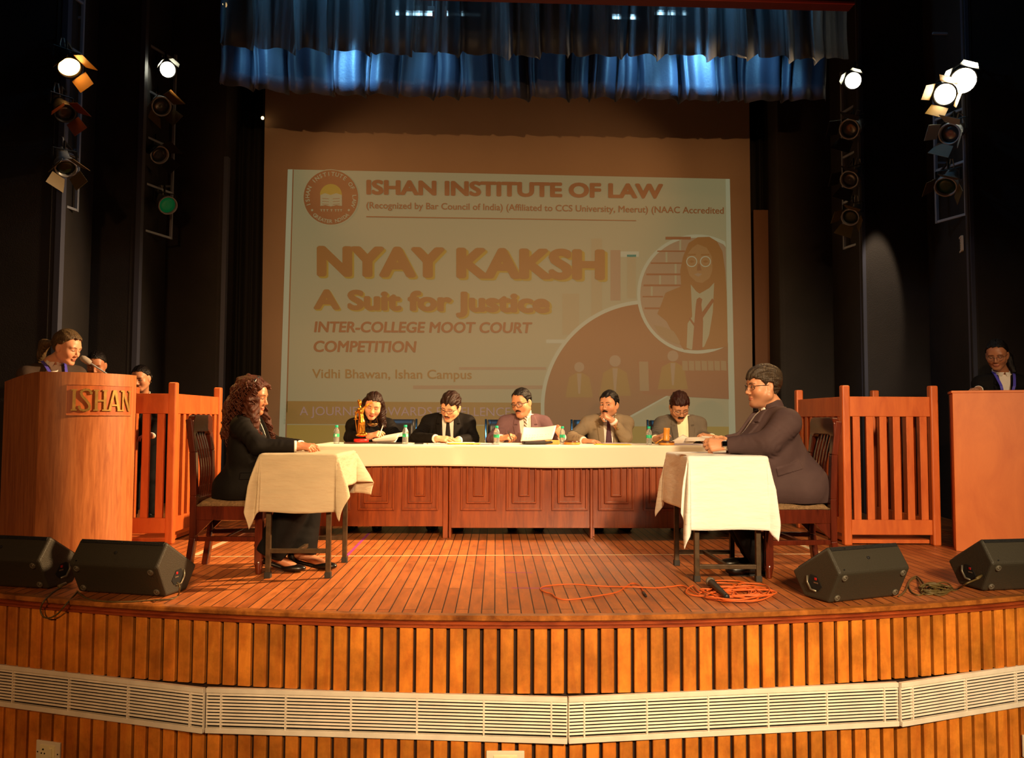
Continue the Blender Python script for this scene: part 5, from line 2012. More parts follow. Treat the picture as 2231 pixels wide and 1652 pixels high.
class Figure:
    """joints in world space; builds one skin and the clothes over it"""

    def __init__(s, label, root, N, P, fwd, head, HM, sh=(None, None), el=(None, None), wr=(None, None), size=1.0, sw=0.185, bulk=1.0, h=0.005):
        s.label = label
        s.N, s.P = A3(N), A3(P)
        s.root = Vector(root)
        s.C = frame(fwd, s.N - s.P)        # chest frame
        s.F = frame(fwd, (0, 0, 1))
        s.head, s.HM = A3(head), HM
        s.size, s.sw, s.bulk = size, sw, bulk
        c = s.C
        s.sh = [A3(sh[i]) if sh[i] is not None else s.N + c @ A3(((-sw if i == 0 else sw), 0.0, -0.078)) for i in (0, 1)]
        s.el = [A3(e) for e in el]
        s.wr = [A3(w) for w in wr]
        s.h = h
        pts = [s.N, s.P, s.head] + s.sh + s.el + s.wr
        s.pts = pts

    def bounds(s, pts, pad):
        p = np.array(pts)
        return p.min(0) - pad, p.max(0) + pad

    # ---- torso with sleeves
    def torso(s, fl, g=0.0, belly=0.0, bust=0.0, hips=True, shoulder=0.050, trunk=0.0):
        c, N, P = s.C, s.N, s.P
        b = s.bulk
        T = float(np.linalg.norm(N - P))
        q = lambda x, y, z: N + c @ A3((x, y, z))
        fl.ell(q(0, 0.000, -0.19), (0.168 * b + g, 0.112 * b + g, 0.20 + g), c, 0.03)
        fl.ell(q(0, 0.012 + belly * 0.5, -T * 0.62), (0.152 * b + g + belly * 0.4, 0.112 * b + g + belly * 0.6, 0.19 + g), c, 0.06)
        if hips:
            fl.ell(P + s.F @ A3((0, 0.0, 0.03)), (0.172 * b + g, 0.135 * b + g, 0.135 + g), s.F, 0.06)
        fl.cap(s.sh[0], s.sh[1], shoulder + g, shoulder + g, 0.05)
        for i in (0, 1):
            fl.cap(q(0, -0.015, -0.005), s.sh[i] + c @ A3((0, 0, 0.010)), 0.040 + g, 0.040 + g, 0.05)
        fl.cap(q(0, -0.02, -0.02), q(0, -0.02, 0.015), 0.056 + g, 0.054 + g, 0.03)
        if trunk:
            fl.cap(q(0, 0.0, -0.17), P + s.F @ A3((0, 0.0, 0.05)), trunk * 0.92, trunk, 0.06)
        if bust:
            for sx in (-1, 1):
                fl.ell(q(sx * 0.07, 0.085, -0.22), (0.065, 0.055, 0.065), c, 0.04)

    def arms(s, fl, r0, r1, r2, end=1.0, k=0.03, which=(0, 1)):
        for i in which:
            e = s.el[i] + (s.wr[i] - s.el[i]) * end
            fl.cap(s.sh[i], s.el[i], r0, r1, k)
            fl.cap(s.el[i], e, r1, r2, k)


def gx(fl, C, N):
    X, Y, Z = fl.world()
    px, py, pz = X - N[0], Y - N[1], Z - N[2]
    return tuple(px * C[0, i] + py * C[1, i] + pz * C[2, i] for i in range(3))


def creases(fl, f, amp=0.004, seed=0):
    """soft folds gathered at elbows and armpits"""
    X, Y, Z = fl.world()
    rs = np.random.RandomState(seed)
    for i in (0, 1):
        for (p, dv, rad, am) in ((f.el[i], f.wr[i] - f.sh[i], 0.13, 1.0), (f.sh[i] * 0.75 + f.el[i] * 0.25, f.el[i] - f.sh[i] + A3((0, 0.05, 0)), 0.12, 0.8), (f.el[i] * 0.4 + f.wr[i] * 0.6, f.wr[i] - f.el[i], 0.10, 0.45)):
            dv = dv / (np.linalg.norm(dv) + 1e-9)
            sl, (x, y, z) = fl.view(p - rad, p + rad)
            if sl is None:
                continue
            r = np.sqrt((x - p[0]) ** 2 + (y - p[1]) ** 2 + (z - p[2]) ** 2)
            u = (x - p[0]) * dv[0] + (y - p[1]) * dv[1] + (z - p[2]) * dv[2]
            w = np.clip(1 - r / rad, 0, 1)
            fl.g[sl] += (amp * am * w * np.sin(u * 120 + 16 * noise3((x, y, z), seed + i, 26) + i)).astype(np.float32)


def dress(f, parent, jm, shirt_m, vtop=0.052, vbot=0.010, vlen=0.33, lap=0.055, belly=0.0, bust=0.0, cuff=True, h=None, open_below=0.0, tie=None, tie_w=0.034, collar=True, seed=1, sleeve=(0.064, 0.054, 0.043), lapels=True, closed_neck=False, skirt=True, turn=0.0, collar_h=0.034, name='jacket', arm_end=0.93, hem=0.10, trunk=0.0, neck_r=0.060, lap_r=0.0, lap_l=0.2, ring_h=0.030, flaps=(), sit_z=None):
    """jacket with lapels over a shirt, tie and collar"""
    h = h or f.h
    org = parent.location
    lo, hi = f.bounds([f.N, f.P] + f.sh + f.el + f.wr, 0.24)
    tf = Field(lo, hi, h)
    f.torso(tf, 0.014, belly, bust, trunk=trunk)
    x, y, z = gx(tf, f.C, f.N)
    T = tf.g.copy()
    if skirt:
        tf.ell(f.P + f.F @ A3((0, -0.01, hem - 0.10)), (0.185 * f.bulk, 0.150 * f.bulk, 0.15), f.F, 0.06)
        T = tf.g.copy()
    if lap_r:
        for sx in (-1, 1):
            a_ = f.P + f.F @ A3((sx * 0.085, 0.0, 0.0)); tf.cap(a_, a_ + f.F @ A3((sx * 0.01, lap_l, -0.01)), lap_r, lap_r * 0.86, 0.06)
            a_ = f.P + f.F @ A3((sx * 0.09, -0.10 * f.bulk, 0.02)); tf.cap(a_, a_ + f.F @ A3((sx * 0.01, -0.012, -0.10)), 0.058, 0.050, 0.05)
        if sit_z is not None:
            Zs = tf.ax[2][None, None, :]
            tf.g = np.maximum(tf.g, sit_z - Zs).astype(np.float32)
        T = tf.g.copy()
    f.arms(tf, sleeve[0], sleeve[1], sleeve[2], arm_end, 0.035)
    creases(tf, f, 0.0035, seed)
    X, Y, Z = tf.world()
    # broad drapery on the body
    tf.g += (0.0022 * noise3((x, y, z), seed + 5, 34)).astype(np.float32)
    g = tf.g
    for (fc, hw_, hh_, an_) in flaps:      # pocket flaps on the side towards -y
        dx_, dz_ = X - fc[0], Z - fc[2]
        u_ = dx_ * math.cos(an_) + dz_ * math.sin(an_); v_ = -dx_ * math.sin(an_) + dz_ * math.cos(an_)
        g = np.minimum(g, np.maximum(g - 0.0075, np.maximum(np.maximum(np.abs(u_) - hw_, np.abs(v_) - hh_), Y - fc[1])))
    zz = np.clip(-z / vlen, 0, 1)
    hw = vtop + (vbot - vtop) * zz + np.where(-z > vlen, (-z - vlen) * open_below, 0)
    front = y > 0.02
    xs = x - turn * (-z)
    if lapels:
        lw = lap * np.interp(-z, [0.0, 0.05, 0.10, vlen * 0.6, vlen], [0.5, 0.8, 1.0, 0.8, 0.0])
        notch = (np.abs(-z - 0.088) < 0.005) & (np.abs(xs) > hw + lw * 0.45)
        reg = np.maximum(np.maximum(np.abs(xs) - hw - lw, hw - np.abs(xs)), np.maximum(0.03 - y, np.where(notch, 0.006, -1)))
        reg = np.maximum(reg, np.maximum(-vlen - z, z - 0.02))
        lap_d = np.maximum(T - 0.009, reg * 0.9)
        g = np.minimum(g, lap_d)
    cut = np.maximum(np.abs(xs) - hw, 0.015 - y)
    if not closed_neck:
        lim = vlen if open_below <= 0 and vbot < 0.004 else 9
        cut = np.maximum(cut, -z - lim)
        g = np.maximum(g, -cut)
    # neck hole along the neck, with the jacket collar standing round its back
    ax = f.C.T @ (f.head + f.HM @ (A3((0, -0.020, -0.055)) * f.size) - f.N)
    sx_, sy_ = float(np.clip(ax[0] / ax[2], -0.7, 0.7)), float(np.clip((ax[1] + 0.010) / ax[2], -0.7, 0.9))
    zc_ = np.maximum(z, -0.03)
    rn = np.sqrt((x - sx_ * zc_) ** 2 + (y + 0.010 - sy_ * zc_) ** 2)
    nk = rn - neck_r
    g = np.maximum(g, z - 0.016 + 0.3 * np.maximum(y, 0))
    if lapels:
        ring = np.maximum(np.maximum(np.abs(rn - neck_r - 0.008) - 0.007, z - ring_h + 0.45 * np.maximum(y + 0.02, 0)), np.maximum(-z - 0.05, y - 0.05))
        g = np.minimum(g, ring)
    g = np.maximum(g, -np.maximum(nk, -z - 0.05))
    # square cuffs
    for i in (0, 1):
        dv = f.wr[i] - f.el[i]; L = np.linalg.norm(dv); dv = dv / L
        e = f.el[i] + dv * L * arm_end
        u = (X - e[0]) * dv[0] + (Y - e[1]) * dv[1] + (Z - e[2]) * dv[2]
        r = np.sqrt((X - e[0]) ** 2 + (Y - e[1]) ** 2 + (Z - e[2]) ** 2)
        g = np.where(r < 0.085, np.maximum(g, u), g)
    jk = skin(name, tf, jm, parent, org, 1, g=g.astype(np.float32))
    # shirt front under the opening
    sf = np.maximum(T + 0.012, np.maximum(np.abs(xs) - (hw + 0.035), 0.0 - y))
    sf = np.maximum(sf, -nk - 0.002) if not closed_neck else sf
    sf = np.maximum(sf, z - 0.012)
    sf = np.maximum(sf, -z - 0.60)
    if shirt_m is not None and not closed_neck:
        skin('shirt', tf, shirt_m, parent, org, 1, g=sf.astype(np.float32))
    if collar and shirt_m is not None:
        lo2, hi2 = f.N - 0.13, f.N + 0.13
        cf = Field(lo2, hi2, 0.0032)
        x, y, z = gx(cf, f.C, f.N)
        zc_ = np.maximum(z, -0.03)
        ra = np.sqrt((x - sx_ * zc_) ** 2 + (y + 0.010 - sy_ * zc_) ** 2)
        th = np.arctan2(np.abs(x - sx_ * zc_), y + 0.010 - sy_ * zc_)
        R0 = neck_r + 0.002 - 0.05 * np.clip(z, -0.05, 0.05)
        band = np.maximum(np.abs(ra - R0) - 0.0035, np.maximum(z - collar_h - 0.012 + 0.022 * np.cos(th) * 1, -z - 0.03))
        band = np.maximum(band, 0.16 - th)
        # the two points of the collar
        u = np.abs(x); v = z
        tri = np.maximum(np.maximum((0.004 + (0.018 - v) * 0.42) - u, -0.034 - v + (u - 0.03) * 0.25), (u - 0.020) * 1.0 - 0.030 + np.maximum(v, 0) * 0.5)
        dd = np.abs(ra - (neck_r + 0.009 + 0.30 * np.clip(0.02 - z, 0, 0.08))) - 0.004
        leaf = np.maximum(dd, np.maximum(tri, np.maximum(0.02 - y, z - 0.022)))
        cf.g = np.minimum(band, leaf).astype(np.float32)
        skin('collar', cf, shirt_m, parent, org, 1)
    if tie is not None:
        lo2, hi2 = f.bounds([f.N, f.N + f.C @ A3((0, 0.1, -0.5))], 0.16)
        kf = Field(lo2, hi2, 0.004)
        # follow the shirt front: reuse the torso on this grid
        f.torso(kf, 0.014, belly, bust, trunk=trunk)
        x, y, z = gx(kf, f.C, f.N)
        xs = x - turn * (-z)
        w_ = np.interp(-z, [0.0, 0.022, 0.052, 0.066, 0.30, 0.5], [0.020, 0.022, 0.013, 0.013, tie_w, tie_w * 1.1])
        knot = np.where(-z < 0.058, 0.007, 0.0)
        d = np.maximum(kf.g + 0.003 - knot, np.maximum(np.abs(xs) - w_, np.maximum(0.03 - y, np.maximum(z + 0.012, -0.46 - z))))
        d = np.maximum(d, -(kf.g + 0.016))
        skin('tie', kf, tie, parent, org, 1, g=d.astype(np.float32))
    if cuff and shirt_m is not None:
        for i in (0, 1):
            dv = f.wr[i] - f.el[i]; L = np.linalg.norm(dv); dv = dv / L
            a = f.el[i] + dv * L * (arm_end - 0.05); e = f.el[i] + dv * (L * arm_end + 0.014)
            b = MB()
            b.tube([Vector(a) - org, Vector(e) - org], [sleeve[2] * 0.88, sleeve[2] * 0.84], 20)
            obj('shirt_cuff', b, shirt_m, parent)
    return jk


def body(f, parent_label, s_base, lip, hands=(None, None), brow=0.0034, lash=True, fat=0.0, beard=0.0, legs=None, mouth=0.0, neck=0.052, h=None, fem=False, cat='person', group=None):
    """one continuous skin: trunk, arms, legs, neck, head and hands"""
    h = h or f.h
    pts = [f.N, f.P, f.head] + f.sh + f.el + f.wr
    for i in (0, 1):
        if hands[i]:
            pts.append(f.wr[i] + A3(hands[i]['d']) / np.linalg.norm(hands[i]['d']) * 0.17)
    if legs:
        for lg in legs:
            pts += [A3(p) for p in lg]
    lo, hi = f.bounds(pts, 0.17)
    fl = Field(lo, hi, h)
    c, N, P = f.C, f.N, f.P
    q = lambda x, y, z: N + c @ A3((x, y, z))
    T = float(np.linalg.norm(N - P))
    fl.ell(q(0, -0.01, -0.19), (0.14 * f.bulk, 0.085 * f.bulk, 0.17), c, 0.03)
    fl.ell(q(0, -0.005, -T * 0.62), (0.125 * f.bulk, 0.085 * f.bulk, 0.18), c, 0.05)
    fl.ell(P + f.F @ A3((0, 0, 0.03)), (0.13 * f.bulk, 0.10 * f.bulk, 0.11), f.F, 0.05)
    fl.cap(f.sh[0], f.sh[1], 0.038, 0.038, 0.04)
    f.arms(fl, 0.042, 0.036, 0.0265, 1.0, 0.02)
    H = f.HM
    nb = f.head + H @ (A3((0, -0.020, -0.055)) * f.size)
    fl.cap(q(0, -0.012, -0.05), q(0, -0.010, 0.02), neck + 0.008, neck + 0.002, 0.03)
    fl.cap(q(0, -0.010, 0.02), nb, neck + 0.002, neck, 0.03)
    head_shape(fl, f.head, H, f.size, fat, mouth, fem)
    for i in (0, 1):
        hd = hands[i]
        if hd:
            hd = dict(hd)
            d = hd.pop('d'); n = hd.pop('n'); ts = hd.pop('ts')
            fl.cap(f.wr[i] - (f.wr[i] - f.el[i]) / np.linalg.norm(f.wr[i] - f.el[i]) * 0.03, f.wr[i] + A3(d) / np.linalg.norm(d) * 0.012, 0.0265, 0.022, 0.015)
            f_t = hand_shape(fl, f.wr[i], d, n, ts, **hd)
    if legs:
        for (hp, kn, an, toe) in legs:
            fl.cap(hp, kn, 0.070, 0.050, 0.03)
            fl.cap(kn, an, 0.046, 0.034, 0.02)
            if fem == 'pumps':
                fl.cap(an, toe, 0.034, 0.024, 0.02)
    o = skin('person', fl, SKIN, None, f.root, 1, skin_col(s_base, lip, f.head, H, f.size, brow, lash=lash, beard=beard))
    tag(o, parent_label, cat, group)
    return o


def trousers(f, parent, legs, m, r=(0.088, 0.066, 0.055), h=0.008, end=1.0, name='trousers'):
    lo, hi = f.bounds([f.P] + [A3(p) for lg in legs for p in lg[:3]], 0.22)
    fl = Field(lo, hi, h)
    fl.ell(f.P + f.F @ A3((0, 0, 0.0)), (0.165 * f.bulk, 0.135 * f.bulk, 0.12), f.F, 0.05)
    X, Y, Z = fl.world()
    for (hp, kn, an, toe) in legs:
        hp, kn, an = A3(hp), A3(kn), A3(an)
        fl.cap(hp, kn, r[0], r[1], 0.05)
        fl.cap(kn, kn + (an - kn) * end, r[1], r[2], 0.03)
        for p in (kn, an + (kn - an) * 0.15):
            sl, (x, y, z) = fl.view(p - 0.13, p + 0.13)
            rr = np.sqrt((x - p[0]) ** 2 + (y - p[1]) ** 2 + (z - p[2]) ** 2)
            fl.g[sl] += (0.005 * np.clip(1 - rr / 0.13, 0, 1) * np.sin(z * 95 + 6 * noise3((x, y, z), 3, 20))).astype(np.float32)
        dv = (an - kn) / np.linalg.norm(an - kn)
        e = kn + (an - kn) * (end + 0.06)
        u = (X - e[0]) * dv[0] + (Y - e[1]) * dv[1] + (Z - e[2]) * dv[2]
        rr = np.sqrt((X - e[0]) ** 2 + (Y - e[1]) ** 2 + (Z - e[2]) ** 2)
        fl.g = np.where(rr < 0.11, np.maximum(fl.g, u), fl.g).astype(np.float32)
    return skin(name, fl, m, parent, parent.location, 1)


def shoe(parent, an, toe, m=None):
    an, toe = A3(an), A3(toe)
    d = toe - an; d[2] = 0; L = np.linalg.norm(d); d = d / L
    heel = A3((an[0], an[1], 0)) - d * 0.045
    M = np.stack([np.cross(d, A3((0, 0, 1))), d, A3((0, 0, 1))], 1).astype(np.float32)
    fl = Field(np.minimum(heel, toe) - 0.16, np.maximum(heel, toe) + A3((0.16, 0.16, 0.2)), 0.0055)
    p = lambda y, z, x=0: heel + M @ A3((x, y, z))
    fl.cap(p(0.035, 0.045), p(0.17, 0.034), 0.036, 0.034, 0.02)
    fl.ell(p(0.21, 0.034), (0.044, 0.065, 0.032), M, 0.03)
    fl.cap(p(0.04, 0.05), p(0.055, 0.085), 0.036, 0.040, 0.02)
    X, Y, Z = fl.world()
    fl.g = np.maximum(fl.g, 0.004 - Z).astype(np.float32)
    o = skin('shoe', fl, m or SHOE, parent, parent.location, 1)
    b = MB()
    pts = [(0.036 * math.sin(t) * (1.15 if math.cos(t) > 0 else 0.9), 0.12 + 0.135 * math.cos(t)) for t in np.linspace(0, 2 * math.pi, 25)[:-1]]
    vs = [Vector(heel + M @ A3((x, y, z))) - parent.location for z in (0.0, 0.011) for x, y in pts]
    n = 24
    b.add(vs, [tuple(range(n - 1, -1, -1)), tuple(range(n, 2 * n))] + [(i, (i + 1) % n, n + (i + 1) % n, n + i) for i in range(n)])
    obj('sole', b, m_rub, o)
    return o
# ------------------------------------------------------------------ the people
V3 = lambda p: A3(tuple(p))
M_SPEC_BLK = mat('spectacle_black', lin(16, 12, 12), 0.3)
M_SPEC_BRN = mat('spectacle_brown', lin(52, 24, 18), 0.3)
M_SPEC_MET = mat('spectacle_metal', lin(150, 140, 130), 0.25, metal=0.9)
TIE_BLACK = cloth_mat('black_tie', lin(20, 15, 14), 0.6, 0.2)
TIE_PLUM = cloth_mat('plum_tie', lin(78, 44, 58), 0.5, 0.2)


def stripe_tie():
    m = mat('striped_tie', lin(150, 130, 110), 0.5)
    nt = m.node_tree
    b = nt.nodes['Principled BSDF']
    tc = nt.nodes.new('ShaderNodeTexCoord')
    mp = nt.nodes.new('ShaderNodeMapping')
    mp.inputs['Rotation'].default_value = (0, R(48), 0)
    wv = nt.nodes.new('ShaderNodeTexWave')
    wv.inputs['Scale'].default_value = 14.0
    cr = nt.nodes.new('ShaderNodeValToRGB')
    cr.color_ramp.interpolation = 'CONSTANT'
    e = cr.color_ramp.elements
    e[0].color = lin(84, 66, 62); e[0].position = 0
    e[1].color = lin(176, 156, 104); e[1].position = 0.35
    x = e.new(0.55); x.color = lin(150, 132, 138)
    x = e.new(0.85); x.color = lin(214, 200, 186)
    nt.links.new(tc.outputs['Object'], mp.inputs[0])
    nt.links.new(mp.outputs[0], wv.inputs['Vector'])
    nt.links.new(wv.outputs['Fac'], cr.inputs[0])
    nt.links.new(cr.outputs[0], b.inputs['Base Color'])
    return m


def hair(parent, fn, m, c, pad=0.2, h=0.004, down=0.0, it=1):
    fl = Field(c - pad - A3((0, 0, down)), c + pad, h)
    fn(fl)
    return skin('hair', fl, m, parent, parent.location, it)


def legs_sit(f, fwd, kn=0.42, foot=0.40, spread=0.10, kz=0.50, toe=0.15):
    F = f.F
    out = []
    for s in (-1, 1):
        hp = f.P + F @ A3((s * 0.09, 0.03, -0.02))
        k = A3((*(f.P + F @ A3((s * spread, kn, 0)))[:2], kz))
        a = A3((*(f.P + F @ A3((s * spread, foot, 0)))[:2], 0.085))
        t = a + F @ A3((s * 0.02, toe, -0.045))
        out.append((hp, k, a, t))
    return out


def legs_stand(f, spread=0.09):
    F = f.F
    out = []
    for s in (-1, 1):
        hp = f.P + F @ A3((s * 0.085, 0.0, -0.02))
        a = A3((*(f.P + F @ A3((s * spread, 0.0, 0)))[:2], 0.085))
        k = (hp + a) / 2 + F @ A3((0, 0.02, 0))
        out.append((hp, k, a, a + F @ A3((s * 0.03, 0.15, -0.045))))
    return out


def finish_legs(o, f, lg, m=None, r=(0.088, 0.066, 0.055), h=0.010, end=1.0, shoes=True):
    trousers(f, o, lg, m or TR_BLACK, r, h, end)
    if shoes:
        for l in lg:
            shoe(o, l[2], l[3])


CAMF = A3((0, -1, 0))


def judge(label, head, HM, N, el, wr, hands, jm, skinc, lipc, size=1.0, P=None, sw=0.168, bulk=1.0, brow=0.0036, beard=0.0, fat=0.0, fwd=(0, -1, 0), lash=True, tie=None, shirt=SH_WHITE, jk=None, fem=False):
    N = V3(N)
    P = A3((N[0], 7.44, 0.545)) if P is None else A3(P)
    f = Figure(label, (N[0], 7.40, 0), N, P, fwd, V3(head), HM, el=el, wr=wr, size=size, sw=sw, bulk=bulk, h=0.0045)
    lg = legs_sit(f, CAMF)
    o = body(f, label, skinc, lipc, hands, brow, lash, fat, beard, lg, group='judges at the long bench')
    dress(f, o, jm, shirt, tie=tie, **(jk or {}))
    finish_legs(o, f, lg)
    return o, f


BASE = frame((0, -1, 0), (0, 0, 1))

# judge with the striped tie, glancing aside while writing
Hd = rot(BASE, -36, 14, 4)
o, f = judge('mauve-suited judge in striped tie and spectacles, writing while holding up a page',
             at(1137, 877, 7.10), Hd, at(1143, 905, 7.22),
             [V3(at(1214, 958, 7.16)), V3(at(1074, 957, 7.10))], [V3(at(1225, 953, 6.93)), V3(at(1092, 956, 6.86))],
             [dict(d=(-0.45, -0.1, 0.85), n=(0.45, -0.85, 0.1), ts=1, curl=(60, 62, 62, 60), thumb=(0.8, 0.3, -0.5)),
              dict(d=(0.75, -0.45, 0.22), n=(-0.25, -0.45, 0.85), ts=-1, curl=(38, 48, 55, 60), thumb=(0.9, 0.3, -0.5))],
             J_MAUVE, SKIN_A, LIP_A, 1.02, sw=0.172, bulk=1.02, fat=0.006, beard=0.15, tie=stripe_tie(),
             jk=dict(vtop=0.056, vbot=0.034, vlen=0.40, lap=0.062, belly=0.03, seed=3, open_below=0.0, turn=-0.05))
hair(o, lambda fl: hair_cap(fl, f.head, Hd, f.size, [(a, b + (0.014 if a > 0.04 else 0)) for a, b in SHORT], 0.008, 0.012, 3, 0.0025, part=None, fringe=lambda x, y: 0.030 * np.exp(-((x - 0.030) / 0.016) ** 2) * (y > 0.02)), H_BLACK, f.head)
eyes(o, f.head, Hd, f.size, (0.004, -0.001), 0.9)
spectacles(o, f.head, Hd, f.size, M_SPEC_BRN, 'round', 0.0240, 0.0200, 0.0019)
moustache(o, f.head, Hd, f.size, H_BLACK, 0.028, 0.0048, 0.012)
J3 = (o, f)

# black-suited judge looking down
Hd = rot(BASE, -24, 26, -10)
o, f = judge('black-suited judge with black tie and spectacles, head bowed over papers',
             at(982, 886, 7.08), Hd, at(977, 903, 7.22),
             [V3(at(1030, 956, 7.14)), V3(at(908, 955, 7.05))], [V3(at(998, 960, 6.92)), V3(at(951, 956, 6.86))],
             [dict(d=(-0.9, -0.3, 0.0), n=(0.0, -0.2, 1), ts=1, curl=(15, 18, 20, 22)),
              dict(d=(0.95, -0.22, -0.02), n=(0.05, -0.55, 0.85), ts=-1, curl=(10, 12, 14, 20), thumb=(0.95, 0.25, -0.3), spread=0.03)],
             J_BLACK, SKIN_C, LIP_A, 1.03, sw=0.176, bulk=1.04, fat=0.003, tie=TIE_BLACK,
             jk=dict(vtop=0.056, vbot=0.040, vlen=0.40, lap=0.060, seed=4, belly=0.02, turn=-0.03))
hair(o, lambda fl: hair_cap(fl, f.head, Hd, f.size, SHORT, 0.010, 0.020, 5, 0.005, fringe=lambda x, y: -0.016 * (y > 0.03) * (0.6 + 0.6 * np.sin(x * 120 + 1))), H_BROWN, f.head)
eyes(o, f.head, Hd, f.size, (0, -0.003), 0.5)
spectacles(o, f.head, Hd, f.size, M_SPEC_BLK, 'square', 0.0245, 0.0150, 0.0017)
moustache(o, f.head, Hd, f.size, H_BROWN, 0.026, 0.0036, 0.009)

# tan-suited judge, fist at his chin
Hd = rot(BASE, -34, 2, 0)
o, f = judge('tan-suited judge in plum tie resting his chin on a fist, looking aside',
             at(1327, 882, 7.10), Hd, at(1323, 905, 7.22),
             [V3(at(1363, 953, 7.02)), V3(at(1246, 955, 7.06))], [V3(at(1335, 917, 6.96)), V3(at(1272, 961, 6.90))],
             [dict(d=(-0.72, -0.12, 0.45), n=(0.35, -0.55, 0.75), ts=1, curl=(62, 68, 70, 70), thumb=(0.9, 0.1, -0.5), tcurl=35),
              dict(d=(0.9, -0.35, -0.02), n=(0, -0.2, 1), ts=-1, curl=(14, 16, 18, 22))],
             J_TAN, SKIN_A, LIP_A, 1.0, sw=0.172, bulk=1.0, beard=0.25, tie=TIE_PLUM,
             jk=dict(vtop=0.052, vbot=0.030, vlen=0.42, lap=0.058, seed=5, turn=0.02))
hair(o, lambda fl: hair_cap(fl, f.head, Hd, f.size, SHORT, 0.009, 0.016, 7, 0.0025, part=None, fringe=lambda x, y: 0.020 * np.exp(-((x + 0.042) / 0.012) ** 2) * (y > 0.0)), H_BLACK, f.head)
eyes(o, f.head, Hd, f.size, (0.005 * -1, 0.0), 1.15)
moustache(o, f.head, Hd, f.size, H_BLACK, 0.024, 0.0055, 0.006)
b = MB()
for k in range(3):
    p = at(1340 + k * 3.2, 926 + k * 4.5, 6.935)
    b.lathe([(0.006, -0.002), (0.008, 0.0), (0.006, 0.003)], Vector(p) - o.location, 10, Matrix.Rotation(R(90), 3, 'X'))
obj('cuff_button', b, m_brass, o)

# grey-suited judge in open cream collar
Hd = rot(BASE, 4, 34, 3)
o, f = judge('grey-suited judge in open cream collar and spectacles, reading beside a gavel',
             at(1480, 886, 7.06), Hd, at(1482, 907, 7.22),
             [V3(at(1529, 952, 7.16)), V3(at(1427, 952, 7.12))], [V3(at(1552, 954, 6.92)), V3(at(1428, 957, 6.88))],
             [dict(d=(-0.75, -0.3, 0.15), n=(0.1, -0.55, 0.8), ts=1, curl=(35, 42, 48, 52), thumb=(0.9, 0.3, -0.4)),
              dict(d=(0.55, -0.55, 0.25), n=(-0.45, -0.5, 0.75), ts=-1, curl=(35, 45, 52, 58), thumb=(0.9, 0.3, -0.4))],
             J_GREY, SKIN_A, LIP_A, 1.02, sw=0.170, bulk=1.0, shirt=SH_CREAM, fat=0.003,
             jk=dict(vtop=0.056, vbot=0.036, vlen=0.40, lap=0.058, seed=6, collar_h=0.03))
hair(o, lambda fl: hair_cap(fl, f.head, Hd, f.size, [(a, b - (0.006 if a > 0.04 else 0)) for a, b in SHORT], 0.011, 0.020, 9, 0.004), H_RED, f.head)
eyes(o, f.head, Hd, f.size, (0, -0.003), 0.4)
spectacles(o, f.head, Hd, f.size, M_SPEC_MET, 'round', 0.0235, 0.0165, 0.0013)
moustache(o, f.head, Hd, f.size, H_BLACK, 0.026, 0.0066, 0.010)

# woman judge writing
Hd = rot(BASE, 6, 20, -9)
o, f = judge('dark-haired woman judge in black, writing behind the golden trophy',
             at(813, 884, 7.10), Hd, at(808, 911, 7.24),
             [V3(at(866, 955, 7.16)), V3(at(764, 953, 7.12))], [V3(at(848, 959, 6.96)), V3(at(806, 951, 6.90))],
             [dict(d=(-0.8, -0.5, 0.0), n=(0, -0.2, 1), ts=1, curl=(18, 20, 22, 25), s=0.9),
              dict(d=(0.85, -0.30, 0.30), n=(-0.30, -0.55, 0.75), ts=-1, curl=(30, 42, 50, 55), thumb=(0.9, 0.3, -0.4), s=0.92)],
             J_BLACK, SKIN_C, lin(160, 62, 56), 0.97, sw=0.155, bulk=0.98, shirt=None, fat=0.003, fem=True,
             jk=dict(vtop=0.050, vbot=0.0, vlen=0.10, lap=0.04, lapels=False, collar=False, cuff=False, bust=1, seed=7))


def wavy(fl, f=f, Hd=Hd):
    hair_cap(fl, f.head, Hd, f.size, LONG, 0.011, 0.014, 4, 0.003, part=0.008)
    q = lambda x, y, z: f.head + Hd @ A3((x, y, z))
    w = f.head
    for s in (-1, 1):
        pts = [q(s * 0.072, -0.005, 0.03), q(s * 0.088, 0.000, -0.04), w + A3((-s * 0.095 - 0.005, -0.03, -0.125)), w + A3((-s * 0.100, -0.05, -0.195))]
        rr = [0.026, 0.027, 0.026, 0.012]
        for i in range(3):
            fl.cap(pts[i], pts[i + 1], rr[i], rr[i + 1], 0.02)
        fl.cap(q(s * 0.06, -0.06, 0.0), w + A3((-s * 0.08, 0.06, -0.18)), 0.045, 0.035, 0.03)
    fl.cap(q(0, -0.07, 0.0), w + A3((0, 0.09, -0.18)), 0.06, 0.05, 0.03)
    X, Y, Z = fl.world()
    fl.g += (0.003 * np.sin((X - w[0]) * 190 + 14 * np.sin(Z * 22)) * (Z < w[2] + 0.02)).astype(np.float32)


hair(o, wavy, H_BROWN, f.head, 0.26, 0.0045)
eyes(o, f.head, Hd, f.size, (0, -0.003), 0.35)

